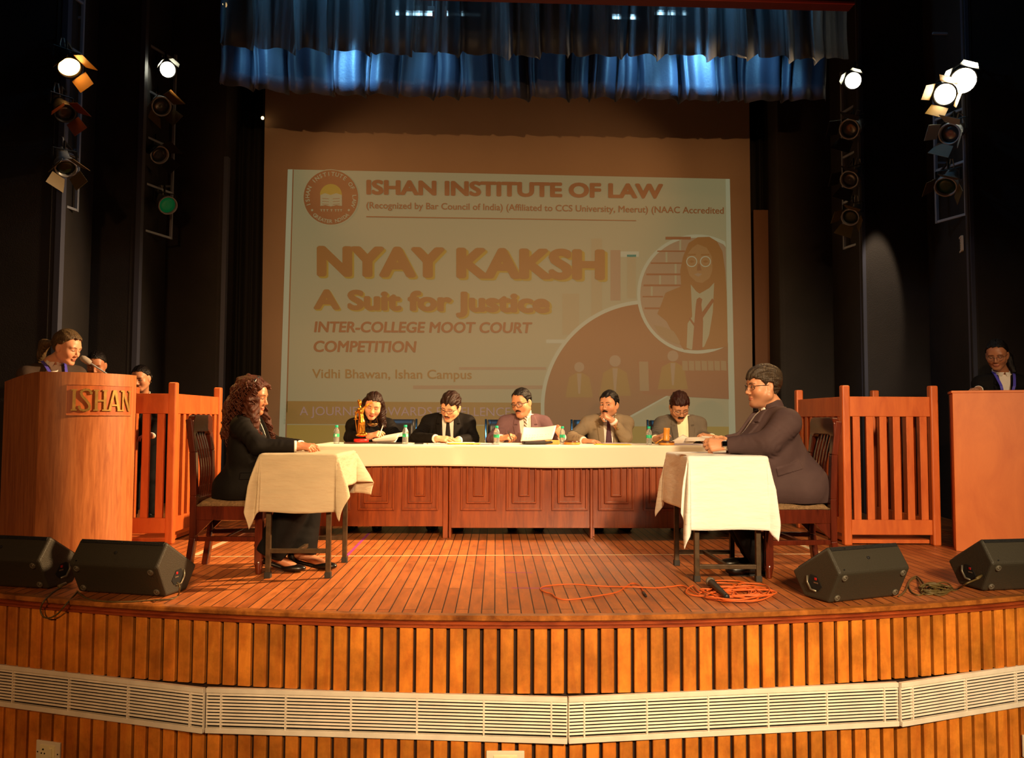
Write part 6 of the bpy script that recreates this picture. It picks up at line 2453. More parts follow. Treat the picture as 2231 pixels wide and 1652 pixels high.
# ------------------------------------------------------------------ man at the small table
Hd = rot(frame((-1, -0.05, 0), (0, 0, 1)), 3, 3, 0)
N = V3(at(1679, 892, 5.02)); P = V3(at(1729, 1056, 5.02))
f = Figure('', (P[0], 5.02, 0), N, P, (-1, 0, 0), V3(at(1662, 842, 5.01)), Hd,
           sh=(V3(at(1714, 922, 4.82)), V3(at(1698, 918, 5.24))),
           el=[V3(at(1672, 966, 4.80)), V3(at(1648, 966, 5.24))], wr=[V3(at(1580, 970, 4.90)), V3(at(1582, 964, 5.04))], size=1.06, sw=0.20, bulk=1.22, h=0.004)
F = f.F
kx = P[0] - 0.44
lg = [(P + A3((-0.05, -0.10, -0.02)), A3((kx, 4.93, 0.50)), A3((1.66, 4.93, 0.085)), A3((1.50, 4.92, 0.04))),
      (P + A3((-0.05, 0.10, -0.02)), A3((kx, 5.14, 0.50)), A3((1.69, 5.14, 0.085)), A3((1.53, 5.15, 0.04)))]
o = body(f, 'heavyset man in brown suit seated at a small white-clothed table, hands clasped, watch on wrist', SKIN_A, LIP_A,
         [dict(d=(-0.97, 0.20, -0.02), n=(-0.10, -0.92, 0.38), ts=1, curl=(34, 40, 46, 52), s=1.04, fat=1.12, thumb=(0.85, 0.5, -0.4)),
          dict(d=(-0.95, -0.22, 0.06), n=(-0.15, 0.90, 0.35), ts=-1, curl=(52, 55, 55, 52), s=1.04, fat=1.1, thumb=(0.8, 0.4, -0.5))],
         0.0040, True, 0.012, 0.45, lg, neck=0.056)
dress(f, o, J_BROWN, SH_WHITE, vtop=0.058, vbot=0.03, vlen=0.42, lap=0.065, belly=0.10, seed=9, sleeve=(0.088, 0.074, 0.050), collar_h=0.032, cuff=False, hem=0.07, trunk=0.155, neck_r=0.064, ring_h=0.060, lap_r=0.142, lap_l=0.24, sit_z=0.452, flaps=((V3(at(1714, 1020, 4.85)), 0.085, 0.026, 0.28),))
trousers(f, o, lg, TR_BLACK, (0.11, 0.085, 0.068), 0.007)
for l in lg:
    shoe(o, l[2], l[3])
hair(o, lambda fl: hair_cap(fl, f.head, Hd, f.size, [(-0.13, -0.070), (-0.06, -0.066), (-0.040, -0.045), (-0.030, 0.020), (0.0, 0.026), (0.010, 0.010), (0.018, 0.004), (0.026, 0.022), (0.045, 0.040), (0.070, 0.047), (0.12, 0.047)], 0.014, 0.019, 2, 0.006, fringe=lambda x, y: 0.006 * np.sin(x * 90)), H_GREY, f.head)
eyes(o, f.head, Hd, f.size, (0, 0), 0.9)
spectacles(o, f.head, Hd, f.size, M_SPEC_BLK, 'square', 0.0235, 0.0160, 0.0012)
# jacket pocket flap and wrist watch
e, wv = f.el[0], f.wr[0]
dv = (wv - e) / np.linalg.norm(wv - e)
c = Vector(wv - dv * 0.006) - o.location
zax = Vector(dv); yax = Vector((0, -1, 0.25)).normalized(); xax = yax.cross(zax).normalized(); yax = zax.cross(xax)
M = Matrix((xax, yax, zax)).transposed()
b = MB(); b.lathe([(0.031, -0.011), (0.0325, -0.008), (0.0325, 0.008), (0.031, 0.011)], c, 28, M, caps=False)
wt = obj('watch_strap', b, mat('pale_strap', lin(206, 186, 160), 0.5), o, solid=0.002)
b = MB(); b.box(c + Vector(yax) * 0.035, (0.036, 0.010, 0.042), M=M); obj('watch_case', b, mat('watch_metal', lin(150, 140, 130), 0.3, metal=0.8), wt, 0.008, seg=3)
b = MB(); b.box(c + Vector(yax) * 0.0405, (0.030, 0.002, 0.036), M=M); obj('watch_screen', b, mat('watch_glass', lin(6, 6, 8), 0.08), wt, 0.0008)
M_MAN = (o, f)

# ------------------------------------------------------------------ curly-haired woman at the other small table
Hd = rot(frame((1, -0.10, 0), (0, 0, 1)), 0, 9, 0)
N = V3(at(541, 908, 5.13)); P = V3(at(528, 1064, 5.15))
f = Figure('', (P[0], 5.15, 0), N, P, (1, 0, 0), V3(at(551, 864, 5.13)), Hd,
           sh=(V3(at(545, 930, 5.29)), V3(at(528, 930, 4.98))),
           el=[V3(at(590, 966, 5.34)), V3(at(562, 973, 4.93))], wr=[V3(at(658, 972, 5.20)), V3(at(647, 973, 4.99))], size=0.95, sw=0.155, bulk=0.94, h=0.004)
kx = P[0] + 0.42
lg = [(P + A3((0.05, 0.09, -0.02)), A3((kx, 5.20, 0.49)), A3((-1.25, 5.12, 0.10)), A3((-1.08, 5.10, 0.035))),
      (P + A3((0.05, -0.09, -0.02)), A3((kx, 5.02, 0.49)), A3((-1.42, 5.02, 0.12)), A3((-1.26, 5.02, 0.035)))]
o = body(f, 'woman with long curly auburn hair in black blazer, seated with hands on a small table', SKIN_B, LIP_A,
         [dict(d=(0.92, -0.30, 0.02), n=(0.0, -0.25, 0.95), ts=1, curl=(18, 22, 26, 30), s=0.92, tcurl=15),
          dict(d=(0.98, 0.10, -0.02), n=(0.0, -0.45, 0.9), ts=-1, curl=(38, 44, 48, 52), s=0.92)],
         0.0030, True, 0.0, 0.0, lg, neck=0.046, fem='pumps')
dress(f, o, J_BLACK, SH_WHITE, vtop=0.048, vbot=0.012, vlen=0.36, lap=0.055, seed=12, sleeve=(0.062, 0.052, 0.043), bust=1, collar_h=0.028, hem=0.08, lap_r=0.115, lap_l=0.16, sit_z=0.456, flaps=((V3(at(552, 1036, 5.05)), 0.06, 0.02, 0.0),))
trousers(f, o, lg, TR_BLACK, (0.092, 0.090, 0.105), 0.007, 0.94)
for l in lg:
    an, toe = A3(l[2]), A3(l[3])
    d = toe - an; d[2] = 0; d = d / np.linalg.norm(d)
    M = np.stack([np.cross(d, A3((0, 0, 1))), d, A3((0, 0, 1))], 1).astype(np.float32)
    g0 = A3((toe[0], toe[1], 0.0))
    fl = Field(np.minimum(an, g0) - 0.13, np.maximum(an, g0) + A3((0.13, 0.13, 0.12)), 0.004)
    fl.ell(g0 + M @ A3((0, 0.0, 0.026)), (0.038, 0.075, 0.026), M, 0.01)
    hz = an[2] - 0.045
    hl = A3((an[0], an[1], 0)) - d * 0.05
    fl.cap(g0 - d * 0.03 + A3((0, 0, 0.012)), hl + A3((0, 0, hz)), 0.012, 0.014, 0.01)
    fl.cap(hl + A3((0, 0, hz)), hl + A3((0, 0, hz + 0.035)), 0.030, 0.030, 0.015)
    fl.cap(hl + A3((0, 0, hz)), hl + A3((0, 0, 0.012)), 0.018, 0.011, 0.01)
    X, Y, Z = fl.world()
    fl.g = np.maximum(fl.g, 0.002 - Z).astype(np.float32)
    skin('pump_shoe', fl, SHOE, o, o.location, 1)


def curly(fl, f=f, Hd=Hd):
    c = f.head
    q = lambda x, y, z: c + Hd @ (A3((x, y, z)) * f.size)
    hair_cap(fl, c, Hd, f.size, [(-0.14, -0.15), (0.0, -0.12), (0.020, -0.06), (0.034, -0.005), (0.046, 0.040), (0.066, 0.066), (0.12, 0.074)], 0.026, 0.020, 6, 0.006, front_cut=lambda x, y, z: y - 0.086)
    W = lambda px, py, Y: V3(at(px, py, Y))
    for (a, b_, ra, rb) in ((W(538, 850, 5.13), W(515, 900, 5.12), 0.085, 0.085), (W(515, 895, 5.12), W(500, 945, 5.10), 0.075, 0.050), (W(500, 945, 5.10), W(494, 985, 5.08), 0.045, 0.018),
                            (W(548, 870, 5.03), W(548, 920, 5.00), 0.050, 0.045), (W(548, 915, 5.00), W(562, 945, 4.96), 0.038, 0.018),
                            (W(560, 880, 5.24), W(580, 925, 5.25), 0.045, 0.035), (W(580, 920, 5.25), W(597, 962, 5.24), 0.030, 0.014), (W(525, 870, 5.2), W(520, 930, 5.22), 0.08, 0.06)):
        fl.cap(a, b_, ra, rb, 0.03)
    # keep the face clear
    fl.ell(q(0, 0.108, -0.012), A3((0.090, 0.080, 0.102)) * f.size, Hd, 0.012, 's')
    P = fl.world()
    fl.g += (0.013 * noise3(P, 21, 95) + 0.007 * noise3(P, 22, 190)).astype(np.float32)


hr = hair(o, curly, H_CURL, f.head - A3((0.02, 0, 0.03)), 0.25, 0.0045)
# loose ringlets over the mass
rs = random.Random(5)
b = MB()
W = lambda px, py, Y: at(px, py, Y)
guides = [((530, 838), (500, 890), (496, 985)), ((520, 840), (492, 900), (488, 960)), ((540, 832), (520, 890), (510, 960)), ((546, 834), (538, 880), (544, 930)), ((552, 842), (550, 895), (560, 945)),
          ((550, 840), (546, 890), (564, 948)), ((575, 885), (585, 925), (600, 968)), ((570, 890), (578, 930), (592, 962)), ((525, 850), (508, 905), (502, 975)), ((512, 855), (492, 910), (500, 990)), ((545, 830), (530, 880), (528, 930)), ((535, 845), (520, 900), (512, 945)), ((554, 838), (552, 866), (548, 905))]
for gi, (a, m_, c_) in enumerate(guides):
    for rep in range(3):
        dp = rs.uniform(-0.10, 0.02)
        far = gi in (6, 7)
        pts = []
        nn = 46
        j = [rs.uniform(-5, 5) for _ in range(6)]
        ph = rs.uniform(0, 6)
        for k in range(nn):
            t = k / (nn - 1)
            x = (1 - t) ** 2 * (a[0] + j[0]) + 2 * t * (1 - t) * (m_[0] + j[1]) + t * t * (c_[0] + j[2])
            y = (1 - t) ** 2 * (a[1] + j[3]) + 2 * t * (1 - t) * (m_[1] + j[4]) + t * t * (c_[1] + j[5])
            bulge = 0.085 * math.sin(math.pi * min(1, 0.25 + t * 0.8))
            Y = (5.24 if far else 5.10 - bulge) + dp * 0.3
            p = W(x, y, Y)
            cr = 0.010 + 0.004 * math.sin(3 * t)
            w_ = t * nn * 0.62 + ph
            pts.append(p + Vector((cr * math.cos(w_), cr * math.sin(w_), 0)) - o.location)
        b.tube(pts, [0.0050 * (1 - 0.5 * k / nn) for k in range(nn)], 5)
cl = obj('ringlet', b, H_CURL, hr)
cl['kind'] = 'stuff'
# dark hair band
b = MB()
pts = []
for k in range(13):
    a = R(-80 + 160 * k / 12)
    pts.append(Vector(f.head + Hd @ (A3((0.100 * math.sin(a), 0.022, 0.030 + 0.104 * math.cos(a))) * f.size)) - o.location)
b.tube(pts, 0.010, 8)
obj('hair_band', b, mat('hair_band', lin(22, 24, 30), 0.35), o)
eyes(o, f.head, Hd, f.size, (0, -0.003), 0.6)

# ------------------------------------------------------------------ standing figures


def standing(label, head, HM, N, P, fwd, el, wr, hands, size, sw=0.155, bulk=0.92, skinc=SKIN_B, lipc=LIP_A, jm=J_CHAR, h=0.0045, jk=None, brow=0.0030, lean=None):
    N = V3(N)
    f = Figure(label, (P[0], P[1], 0), N, A3(P), fwd, V3(head), HM, el=el, wr=wr, size=size, sw=sw, bulk=bulk, h=h)
    lg = legs_stand(f)
    o = body(f, label, skinc, lipc, hands, brow, True, 0.0, 0.0, lg, neck=0.046, fem=True)
    kw = dict(vtop=0.046, vbot=0.010, vlen=0.32, lap=0.05, bust=1, seed=15, collar_h=0.028, sleeve=(0.058, 0.048, 0.040))
    kw.update(jk or {})
    dress(f, o, jm, SH_WHITE, **kw)
    finish_legs(o, f, lg, r=(0.086, 0.064, 0.056), h=0.012)
    return o, f


def lanyard(o, f, w_=0.020, low=0.24):
    b = MB()
    for s in (-1, 1):
        pts = []
        for k in range(12):
            t = k / 11
            z = 0.030 - (low + 0.03) * t
            x = s * (0.070 * (1 - t) ** 0.8 + 0.004)
            y = -0.005 + 0.02 + 0.140 * min(1, t * 2.2) ** 0.7 - 0.01 * (t > 0.6)
            pts.append(Vector(f.N + f.C @ A3((x, y, z))) - o.location)
        for (a, c) in zip(pts[:-1], pts[1:]):
            b.bar(a, c + (c - a) * 0.1, w_, 0.004, up=tuple(f.C[:, 1]))
    obj('lanyard', b, LANYARD, o)


# speaker at the lettered lectern
Hd = rot(frame((0.985, -0.17, 0), (0, 0, 1)), 0, 17, 0)
N = at(114, 796, 5.97)
o, f = standing('ponytailed young woman in dark blazer and blue lanyard, speaking at the lettered lectern', at(146, 758, 5.93), Hd, N, (N.x - 0.02, 6.02, 0.90), (0.72, -0.70, 0),
                [V3(at(150, 872, 5.92)), V3(at(44, 868, 6.0))], [V3(at(170, 850, 5.74)), V3(at(92, 850, 5.78))],
                [dict(d=(0.5, -0.8, 0.0), n=(0, 0, 1), ts=1, curl=(15, 15, 18, 20), s=0.92), dict(d=(0.6, -0.7, -0.05), n=(0, 0, 1), ts=-1, curl=(15, 15, 18, 20), s=0.92)],
                1.0, skinc=SKIN_C, jm=J_CHAR, sw=0.165, h=0.0042)


def pony(fl, f=f, Hd=Hd):
    hair_cap(fl, f.head, Hd, f.size, TIED, 0.013, 0.020, 8, 0.0030)
    q = lambda x, y, z: f.head + Hd @ A3((x, y, z))
    W = lambda px, py, Y: V3(at(px, py, Y))
    fl.cap(q(0, -0.10, 0.02), q(0, -0.125, 0.015), 0.022, 0.020, 0.015)
    fl.cap(W(107, 748, 5.99), W(97, 750, 6.0), 0.026, 0.034, 0.02)
    fl.cap(W(97, 750, 6.0), W(88, 775, 6.02), 0.036, 0.030, 0.02)
    fl.cap(W(88, 775, 6.02), W(80, 806, 6.05), 0.030, 0.010, 0.02)
    X, Y, Z = fl.world()
    fl.g += (0.0022 * np.sin((X - Y) * 330 + 3 * np.sin(Z * 14)) * (X < at(106, 750, 6).x)).astype(np.float32)


hair(o, pony, hair_mat('hair_light_brown', lin(84, 66, 42)), f.head, 0.26, 0.0042)
eyes(o, f.head, Hd, f.size, (0, -0.003), 0.45)
lanyard(o, f)

# two young women behind
Hd = rot(BASE, 14, 22, 0)
N = at(206, 838, 7.10)
o, f = standing('young woman with centre-parted hair bowing her head behind the lettered lectern and its microphone', at(210, 795, 7.00), Hd, N, (N.x, 7.12, 0.84), (0.1, -1, 0),
                [V3(at(250, 905, 7.05)), V3(at(160, 905, 7.05))], [V3(at(235, 935, 6.9)), V3(at(185, 935, 6.9))],
                [dict(d=(-0.5, -0.7, 0.0), n=(0, 0, 1), ts=1, s=0.9), dict(d=(0.5, -0.7, 0), n=(0, 0, 1), ts=-1, s=0.9)], 0.95, skinc=SKIN_B, jm=J_BLACK, h=0.005)
hair(o, lambda fl: (hair_cap(fl, f.head, Hd, f.size, TIED, 0.008, 0.012, 8, 0.002, part=0.0), fl.ell(f.head + Hd @ A3((0, -0.115, -0.02)), (0.04, 0.035, 0.04), Hd, 0.01)), H_BLACK, f.head, 0.2, 0.005)
eyes(o, f.head, Hd, f.size, (0, -0.003), 0.4)
Hd = rot(BASE, -6, 18, 4)
N = at(310, 866, 7.42)
o, f = standing('young woman with small earring half hidden behind the slatted stand beside the lettered lectern', at(308, 824, 7.32), Hd, N, (N.x, 7.46, 0.76), (-0.1, -1, 0),
                [V3(at(345, 925, 7.35)), V3(at(262, 925, 7.35))], [V3(at(330, 950, 7.22)), V3(at(285, 950, 7.22))],
                [dict(d=(-0.5, -0.7, 0.0), n=(0, 0, 1), ts=1, s=0.9), dict(d=(0.5, -0.7, 0), n=(0, 0, 1), ts=-1, s=0.9)], 0.93, skinc=SKIN_A, jm=J_BLACK, h=0.005)
hair(o, lambda fl: (hair_cap(fl, f.head, Hd, f.size, TIED, 0.008, 0.012, 9, 0.002, part=0.0), fl.ell(f.head + Hd @ A3((0, -0.115, -0.02)), (0.04, 0.035, 0.04), Hd, 0.01)), H_BLACK, f.head, 0.2, 0.005)
eyes(o, f.head, Hd, f.size, (0, -0.003), 0.4)
b = MB(); b.lathe([(0, -0.005), (0.005, 0), (0, 0.005)], Vector(f.head + Hd @ A3((-0.080, -0.006, -0.045))) - o.location, 10, caps=False)
obj('earring', b, m_brass, o)

# speaker at the plain lectern
Hd = rot(BASE, -40, 20, 0)
N = at(2184, 818, 6.46)
o, f = standing('bespectacled young woman in black blazer and blue lanyard, reading at the plain plywood lectern', at(2172, 773, 6.38), Hd, N, (N.x, 6.50, 0.88), (-0.35, -1, 0),
                [V3(at(2245, 880, 6.42)), V3(at(2128, 868, 6.42))], [V3(at(2210, 872, 6.22)), V3(at(2132, 849, 6.22))],
                [dict(d=(-0.7, -0.7, 0.0), n=(0, 0, 1), ts=1, s=0.9), dict(d=(-0.75, -0.55, -0.05), n=(-0.1, -0.2, 1), ts=-1, curl=(12, 15, 18, 22), s=0.92)], 0.98, skinc=SKIN_B, jm=J_BLACK, h=0.0045)


def tail(fl, f=f, Hd=Hd):
    hair_cap(fl, f.head, Hd, f.size, TIED, 0.009, 0.013, 3, 0.002, part=0.0)
    q = lambda x, y, z: f.head + Hd @ A3((x, y, z))
    fl.cap(q(-0.02, -0.11, 0.0), q(-0.06, -0.12, -0.06), 0.028, 0.034, 0.02)
    fl.cap(q(-0.06, -0.12, -0.06), q(-0.10, -0.06, -0.17), 0.034, 0.022, 0.02)


hair(o, tail, H_BLACK, f.head, 0.25, 0.0045)
eyes(o, f.head, Hd, f.size, (0, -0.003), 0.4)
spectacles(o, f.head, Hd, f.size, M_SPEC_MET, 'round', 0.0250, 0.0215, 0.0010)
lanyard(o, f)
# ------------------------------------------------------------------ floor monitors
m_cab = mat('monitor_cabinet', lin(50, 46, 36), 0.55, bump=0.25, bscale=160)
m_grl = mat('monitor_grille', lin(16, 15, 14), 0.6, bump=0.8, bscale=300)
m_red = mat('red_jack', lin(170, 20, 20), 0.4)
m_handle = mat('grey_handle', lin(120, 112, 96), 0.35, metal=0.6)
PROF = [(0.0, 0.0), (-0.081, 0.167), (0.003, 0.290), (0.269, 0.124), (0.185, 0.0)]   # (depth, height)


def monitor(D, rz, L, end, label, plug=None):
    """D: floor corner at the audience edge on the shown end; end=+1 if the shown end is its local -x"""
    dx, dy = math.cos(rz), math.sin(rz)
    c = Vector((D[0] + end * dx * L / 2, D[1] + end * dy * L / 2, 0.003))
    t = thing('floor_monitor', label, 'speaker', c, rz, 'black floor monitor speakers')
    M = Matrix(((0, 0, 1), (1, 0, 0), (0, 1, 0)))
    b = MB(); b.prism(PROF, -L / 2, L / 2, M)
    obj('cabinet', b, m_cab, t, 0.014, seg=3)
    # mesh face looking up at the players
    a, c2 = Vector((0, 0.003, 0.290)), Vector((0, 0.269, 0.124))
    n = Vector((0, 0.53, 0.85)).normalized()
    b = MB(); b.bar(a.lerp(c2, 0.08) + n * 0.004, a.lerp(c2, 0.92) + n * 0.004, L - 0.05, 0.012, up=n); obj('grille', b, m_grl, t, 0.004)
    # strip below the top edge with screws, badge stud
    a, c2 = Vector((0, -0.081, 0.167)), Vector((0, 0.003, 0.290))
    n2 = Vector((0, -0.826, 0.563))
    b = MB(); b.bar(a.lerp(c2, 0.84) + n2 * 0.001, a.lerp(c2, 0.98) + n2 * 0.001, L - 0.03, 0.006, up=n2); obj('top_strip', b, m_grl, t, 0.002)
    Mz = Vector((0, 0, 1)).rotation_difference(n2).to_matrix()
    for fx, fy, r_ in ((-0.28, 0.9, 0.004), (0.0, 0.9, 0.004), (0.26, 0.9, 0.004), (-0.02, 0.5, 0.009), (-0.42, 0.12, 0.004)):
        b = MB(); b.lathe([(r_, 0), (r_, 0.003), (r_ * 0.6, 0.004), (0, 0.002)], a.lerp(c2, fy) + Vector((fx * L, 0, 0)) + n2 * 0.003, 12, Mz, caps=False)
        obj('stud', b, m_grl if r_ < 0.008 else m_can, t)
    # rubber feet on the lower face
    a, c2 = Vector((0, 0, 0)), Vector((0, -0.081, 0.167))
    n3 = Vector((0, -0.90, -0.436))
    Mz = Vector((0, 0, 1)).rotation_difference(n3).to_matrix()
    for sx in (-1, 1):
        for fy in (0.16, 0.84):
            b = MB(); b.lathe([(0.018, 0), (0.017, 0.008), (0.011, 0.009), (0.009, 0.005), (0, 0.005)], a.lerp(c2, fy) + Vector((sx * (L / 2 - 0.045), 0, 0)) + n3 * 0.0, 16, Mz, caps=False)
            f = obj('rubber_foot', b, mat('grey_rubber', lin(86, 80, 68), 0.5), t)
            b = MB(); b.lathe([(0.006, 0.004), (0.006, 0.007), (0, 0.007)], a.lerp(c2, fy) + Vector((sx * (L / 2 - 0.045), 0, 0)), 10, Mz, caps=False)
            obj('screw', b, m_handle, f)
    # end panel: recess, bar and jack
    for sx in (-1, 1):
        x = sx * (L / 2 + 0.0005)
        b = MB(); b.prism([(0.045, 0.075), (0.080, 0.125), (0.125, 0.130), (0.140, 0.095), (0.120, 0.060), (0.070, 0.048)], 0, 0.002 * sx, M, (x, 0, 0)); rc = obj('handle_recess', b, mat('recess_black', lin(5, 5, 5), 0.8), t)
        b = MB(); b.tube([(x, 0.150, 0.118), (x + sx * 0.006, 0.146, 0.085), (x + sx * 0.006, 0.120, 0.050), (x, 0.085, 0.045)], 0.006, 8); obj('handle_bar', b, m_handle, rc)
        b = MB(); b.box((x + sx * 0.002, 0.088, 0.110), (0.004, 0.016, 0.014)); obj('jack_lamp', b, m_red, rc, 0.002)
        b = MB(); b.box((x + sx * 0.002, 0.085, 0.090), (0.004, 0.03, 0.007)); obj('jack_plate', b, m_handle, rc)
    return t


D = gd(1805, 1316); monitor((D.x, D.y), R(21), 0.50, 1, 'black floor monitor between the orange cable pile and the dull cable coil')
D = gd(2145, 1291); monitor((D.x, D.y + 0.02), R(9), 0.55, 1, 'black floor monitor cut by the frame edge, plain lectern behind it')
D = gd(361, 1302); monitor((D.x, D.y), R(-14), 0.55, -1, 'black floor monitor standing before the lettered lectern, beside the dark chair')
D = gd(106, 1285); monitor((D.x, D.y), R(-13), 0.55, -1, 'black floor monitor cut by the frame edge, next to its twin below the lettered lectern')

# ------------------------------------------------------------------ cables, microphone, tape on the boards
m_or = mat('orange_cable', lin(206, 96, 38), 0.5)
m_ol = mat('olive_cable', lin(92, 76, 40), 0.5)
rs = random.Random(3)


def smooth(pts, n=6):
    out = []
    P = [Vector(p) for p in pts]
    for i in range(len(P) - 1):
        p0, p1, p2, p3 = P[max(i - 1, 0)], P[i], P[i + 1], P[min(i + 2, len(P) - 1)]
        for k in range(n):
            t = k / n
            out.append(0.5 * ((2 * p1) + (-p0 + p2) * t + (2 * p0 - 5 * p1 + 4 * p2 - p3) * t * t + (-p0 + 3 * p1 - 3 * p2 + p3) * t ** 3))
    out.append(P[-1])
    return out


q = lambda x, y, z=0.007: gd(1100 + x / 3.38, 1220 + y / 3.38, z)
pts = [q(1025, 245), q(1000, 200), q(960, 175), q(920, 178), (q(880, 205)), q(820, 240), q(680, 266), q(560, 285), q(450, 294), q(380, 280), q(345, 252), q(290, 235), q(262, 215), q(290, 196), q(400, 183), q(520, 180), q(640, 190), q(800, 198), q(960, 200, 0.018), q(1100, 207), q(1220, 198), q(1310, 190)]
cen = q(1660, 240)
for k in range(13):
    ox, oy = rs.uniform(-170, 150), rs.uniform(-24, 24)
    rx, ry = rs.uniform(110, 300), rs.uniform(22, 58)
    a0 = rs.uniform(2.6, 3.6)
    for j in range(9):
        a = a0 + 2 * math.pi * j / 9
        pts.append(q(1690 + ox + rx * math.cos(a) + rs.uniform(-34, 34), 238 + oy - ry * math.sin(a) + rs.uniform(-11, 11), 0.007 + 0.0014 * k + rs.uniform(0, 0.003)))
t = thing('cable', 'long orange cable looped and piled on the boards around the microphone', 'cable', gd(1585, 1291))
b = MB(); b.tube([p - t.location for p in smooth(pts)], 0.0041, 6); obj('cord', b, m_or, t)
b = MB(); b.tube([q(1018, 240, 0.008) - t.location, q(1040, 268, 0.008) - t.location], [0.008, 0.006], 8); obj('plug', b, m_can, t)

a, c = gd(1547, 1267, 0.040), gd(1584, 1301, 0.035)
d = (c - a).normalized()
t = thing('microphone', 'black handheld microphone with a grey ball head lying on the orange cable pile', 'microphone', (a + c) / 2)
M = Vector((0, 0, 1)).rotation_difference(d).to_matrix()
L = (c - a).length
o0 = a - t.location
b = MB(); b.lathe([(0.0, -0.022), (0.014, -0.020), (0.024, -0.006), (0.026, 0.010), (0.024, 0.026), (0.020, 0.034)], o0, 20, M, caps=False); obj('ball_head', b, mat('mic_mesh', lin(160, 150, 135), 0.45, metal=0.4, bump=1.0, bscale=500), t)
b = MB(); b.lathe([(0.026, 0.008), (0.0275, 0.010), (0.0275, 0.014), (0.026, 0.016)], o0, 20, M, caps=False); obj('ring', b, m_handle, t)
b = MB(); b.lathe([(0.020, 0.034), (0.021, 0.045), (0.017, L * 0.6), (0.014, L - 0.02), (0.014, L), (0, L)], o0, 20, M, caps=False); obj('handle', b, m_can, t)

# dull cable coil between two monitors
q2 = lambda x, y, z=0.005: gd(x, y, z)
pts = [q2(1958, 1300), q2(1972, 1288), q2(1982, 1265), q2(1996, 1256), q2(2010, 1268), q2(2018, 1285), q2(2004, 1297), q2(1986, 1290), q2(1980, 1270), q2(1998, 1260)]
for k in range(9):
    cx, cy = rs.uniform(2022, 2054), rs.uniform(1278, 1290)
    rx, ry = rs.uniform(16, 30), rs.uniform(10, 22)
    for j in range(8):
        a_ = 2.5 + 2 * math.pi * j / 8
        lift = max(0, math.sin(a_)) * 0.05 * rs.uniform(0.1, 0.7)
        pts.append(q2(cx + rx * math.cos(a_), cy - ry * 0.55 * math.sin(a_), 0.005 + lift + 0.001 * k))
pts += [q2(2075, 1287), q2(2090, 1282), at(2105, 1272, 4.36), at(2128, 1262, 4.40), at(2136, 1256, 4.44)]
t = thing('cable', 'dull brown cable coiled between two floor monitors, plugged into one', 'cable', gd(2040, 1285))
b = MB(); b.tube([Vector(p) - t.location for p in smooth(pts)], 0.0045, 6); obj('cord', b, m_ol, t)
b = MB(); b.tube([at(2128, 1261, 4.40) - t.location, at(2139, 1254, 4.46) - t.location], 0.008, 8); obj('plug', b, m_ol, t)

# thin cable dangling over the stage lip
q3 = lambda x, y, z=0.005: gd(x / 3.984, 1260 + y / 3.984, z)


def qh(x, y):
    px, py = x / 3.984, 1260 + y / 3.984
    p = at(px, py, 4.2)
    for _ in range(5):
        p = at(px, py, edge(p.x) - 0.05)
    return p


pts = [at(140, 1274, 4.46), q3(520, 85), q3(450, 128), qh(385, 195), qh(352, 268), qh(372, 330), qh(425, 346), qh(500, 310), qh(575, 225), q3(655, 135), q3(672, 108), q3(692, 135), q3(760, 178), q3(900, 203), q3(1100, 206), q3(1300, 192), q3(1480, 182), q3(1545, 150), at(391, 1280, 4.25), at(386, 1270, 4.32)]
t = thing('cable', 'thin brown cable drooping over the stage lip below two floor monitors', 'cable', gd(170, 1290))
b = MB(); b.tube([Vector(p) - t.location for p in smooth(pts)], 0.0042, 6); obj('cord', b, m_ol, t)
b = MB(); b.tube([at(128, 1278, 4.42) - t.location, at(143, 1272, 4.48) - t.location], 0.010, 8); obj('plug', b, m_ol, t)

m_tape = mat('white_tape', lin(214, 190, 150), 0.6, var=0.15, vscale=20)
m_ptape = mat('purple_tape', lin(150, 60, 140), 0.6, var=0.2, vscale=20)
for (x0, y0, x1, y1, w_, m, lab) in ((405, 1213, 1800, 1207, 0.019, m_tape, 'long white tape line across the stage boards before the bench'),
                                     (424, 1210, 566, 1146, 0.045, m_tape, 'slanting white tape line on the boards under the curly-haired woman'),
                                     (1700, 1168, 1788, 1205, 0.045, m_tape, 'slanting white tape line on the boards under the brown-suited man'),
                                     (806, 1160, 754, 1213, 0.022, m_ptape, 'purple tape strip on the boards beside a small table leg'),
                                     (1098, 1247, 1160, 1248, 0.006, m_ptape, 'thin purple tape line on the open boards'),
                                     (1115, 1281, 1200, 1282, 0.006, m_ptape, 'thin purple tape line beside the orange cable loop')):
    a, c = gd(x0, y0, 0.0012), gd(x1, y1, 0.0012)
    b = MB(); b.bar(a, c, w_, 0.0012) if False else None
    d = (c - a).normalized(); nrm = Vector((-d.y, d.x, 0)) * w_ / 2
    b.add([a - nrm, c - nrm, c + nrm, a + nrm] + [p - Vector((0, 0, 0.001)) for p in (a - nrm, c - nrm, c + nrm, a + nrm)], [(0, 1, 2, 3), (7, 6, 5, 4), (0, 4, 5, 1), (1, 5, 6, 2), (2, 6, 7, 3), (3, 7, 4, 0)])
    tag(obj('floor_tape', b, m, loc=tuple((a + c) / 2)), lab, 'tape')

# ------------------------------------------------------------------ things on the bench
m_pet = mat('clear_plastic', lin(235, 240, 238), 0.08, trans=0.82, ior=1.2, spec=0.6)
m_cap = mat('teal_cap', lin(10, 176, 140), 0.4)
m_lab = mat('green_label', lin(40, 170, 120), 0.5, var=0.5, vscale=60)
m_labw = mat('white_label', lin(225, 232, 226), 0.5)


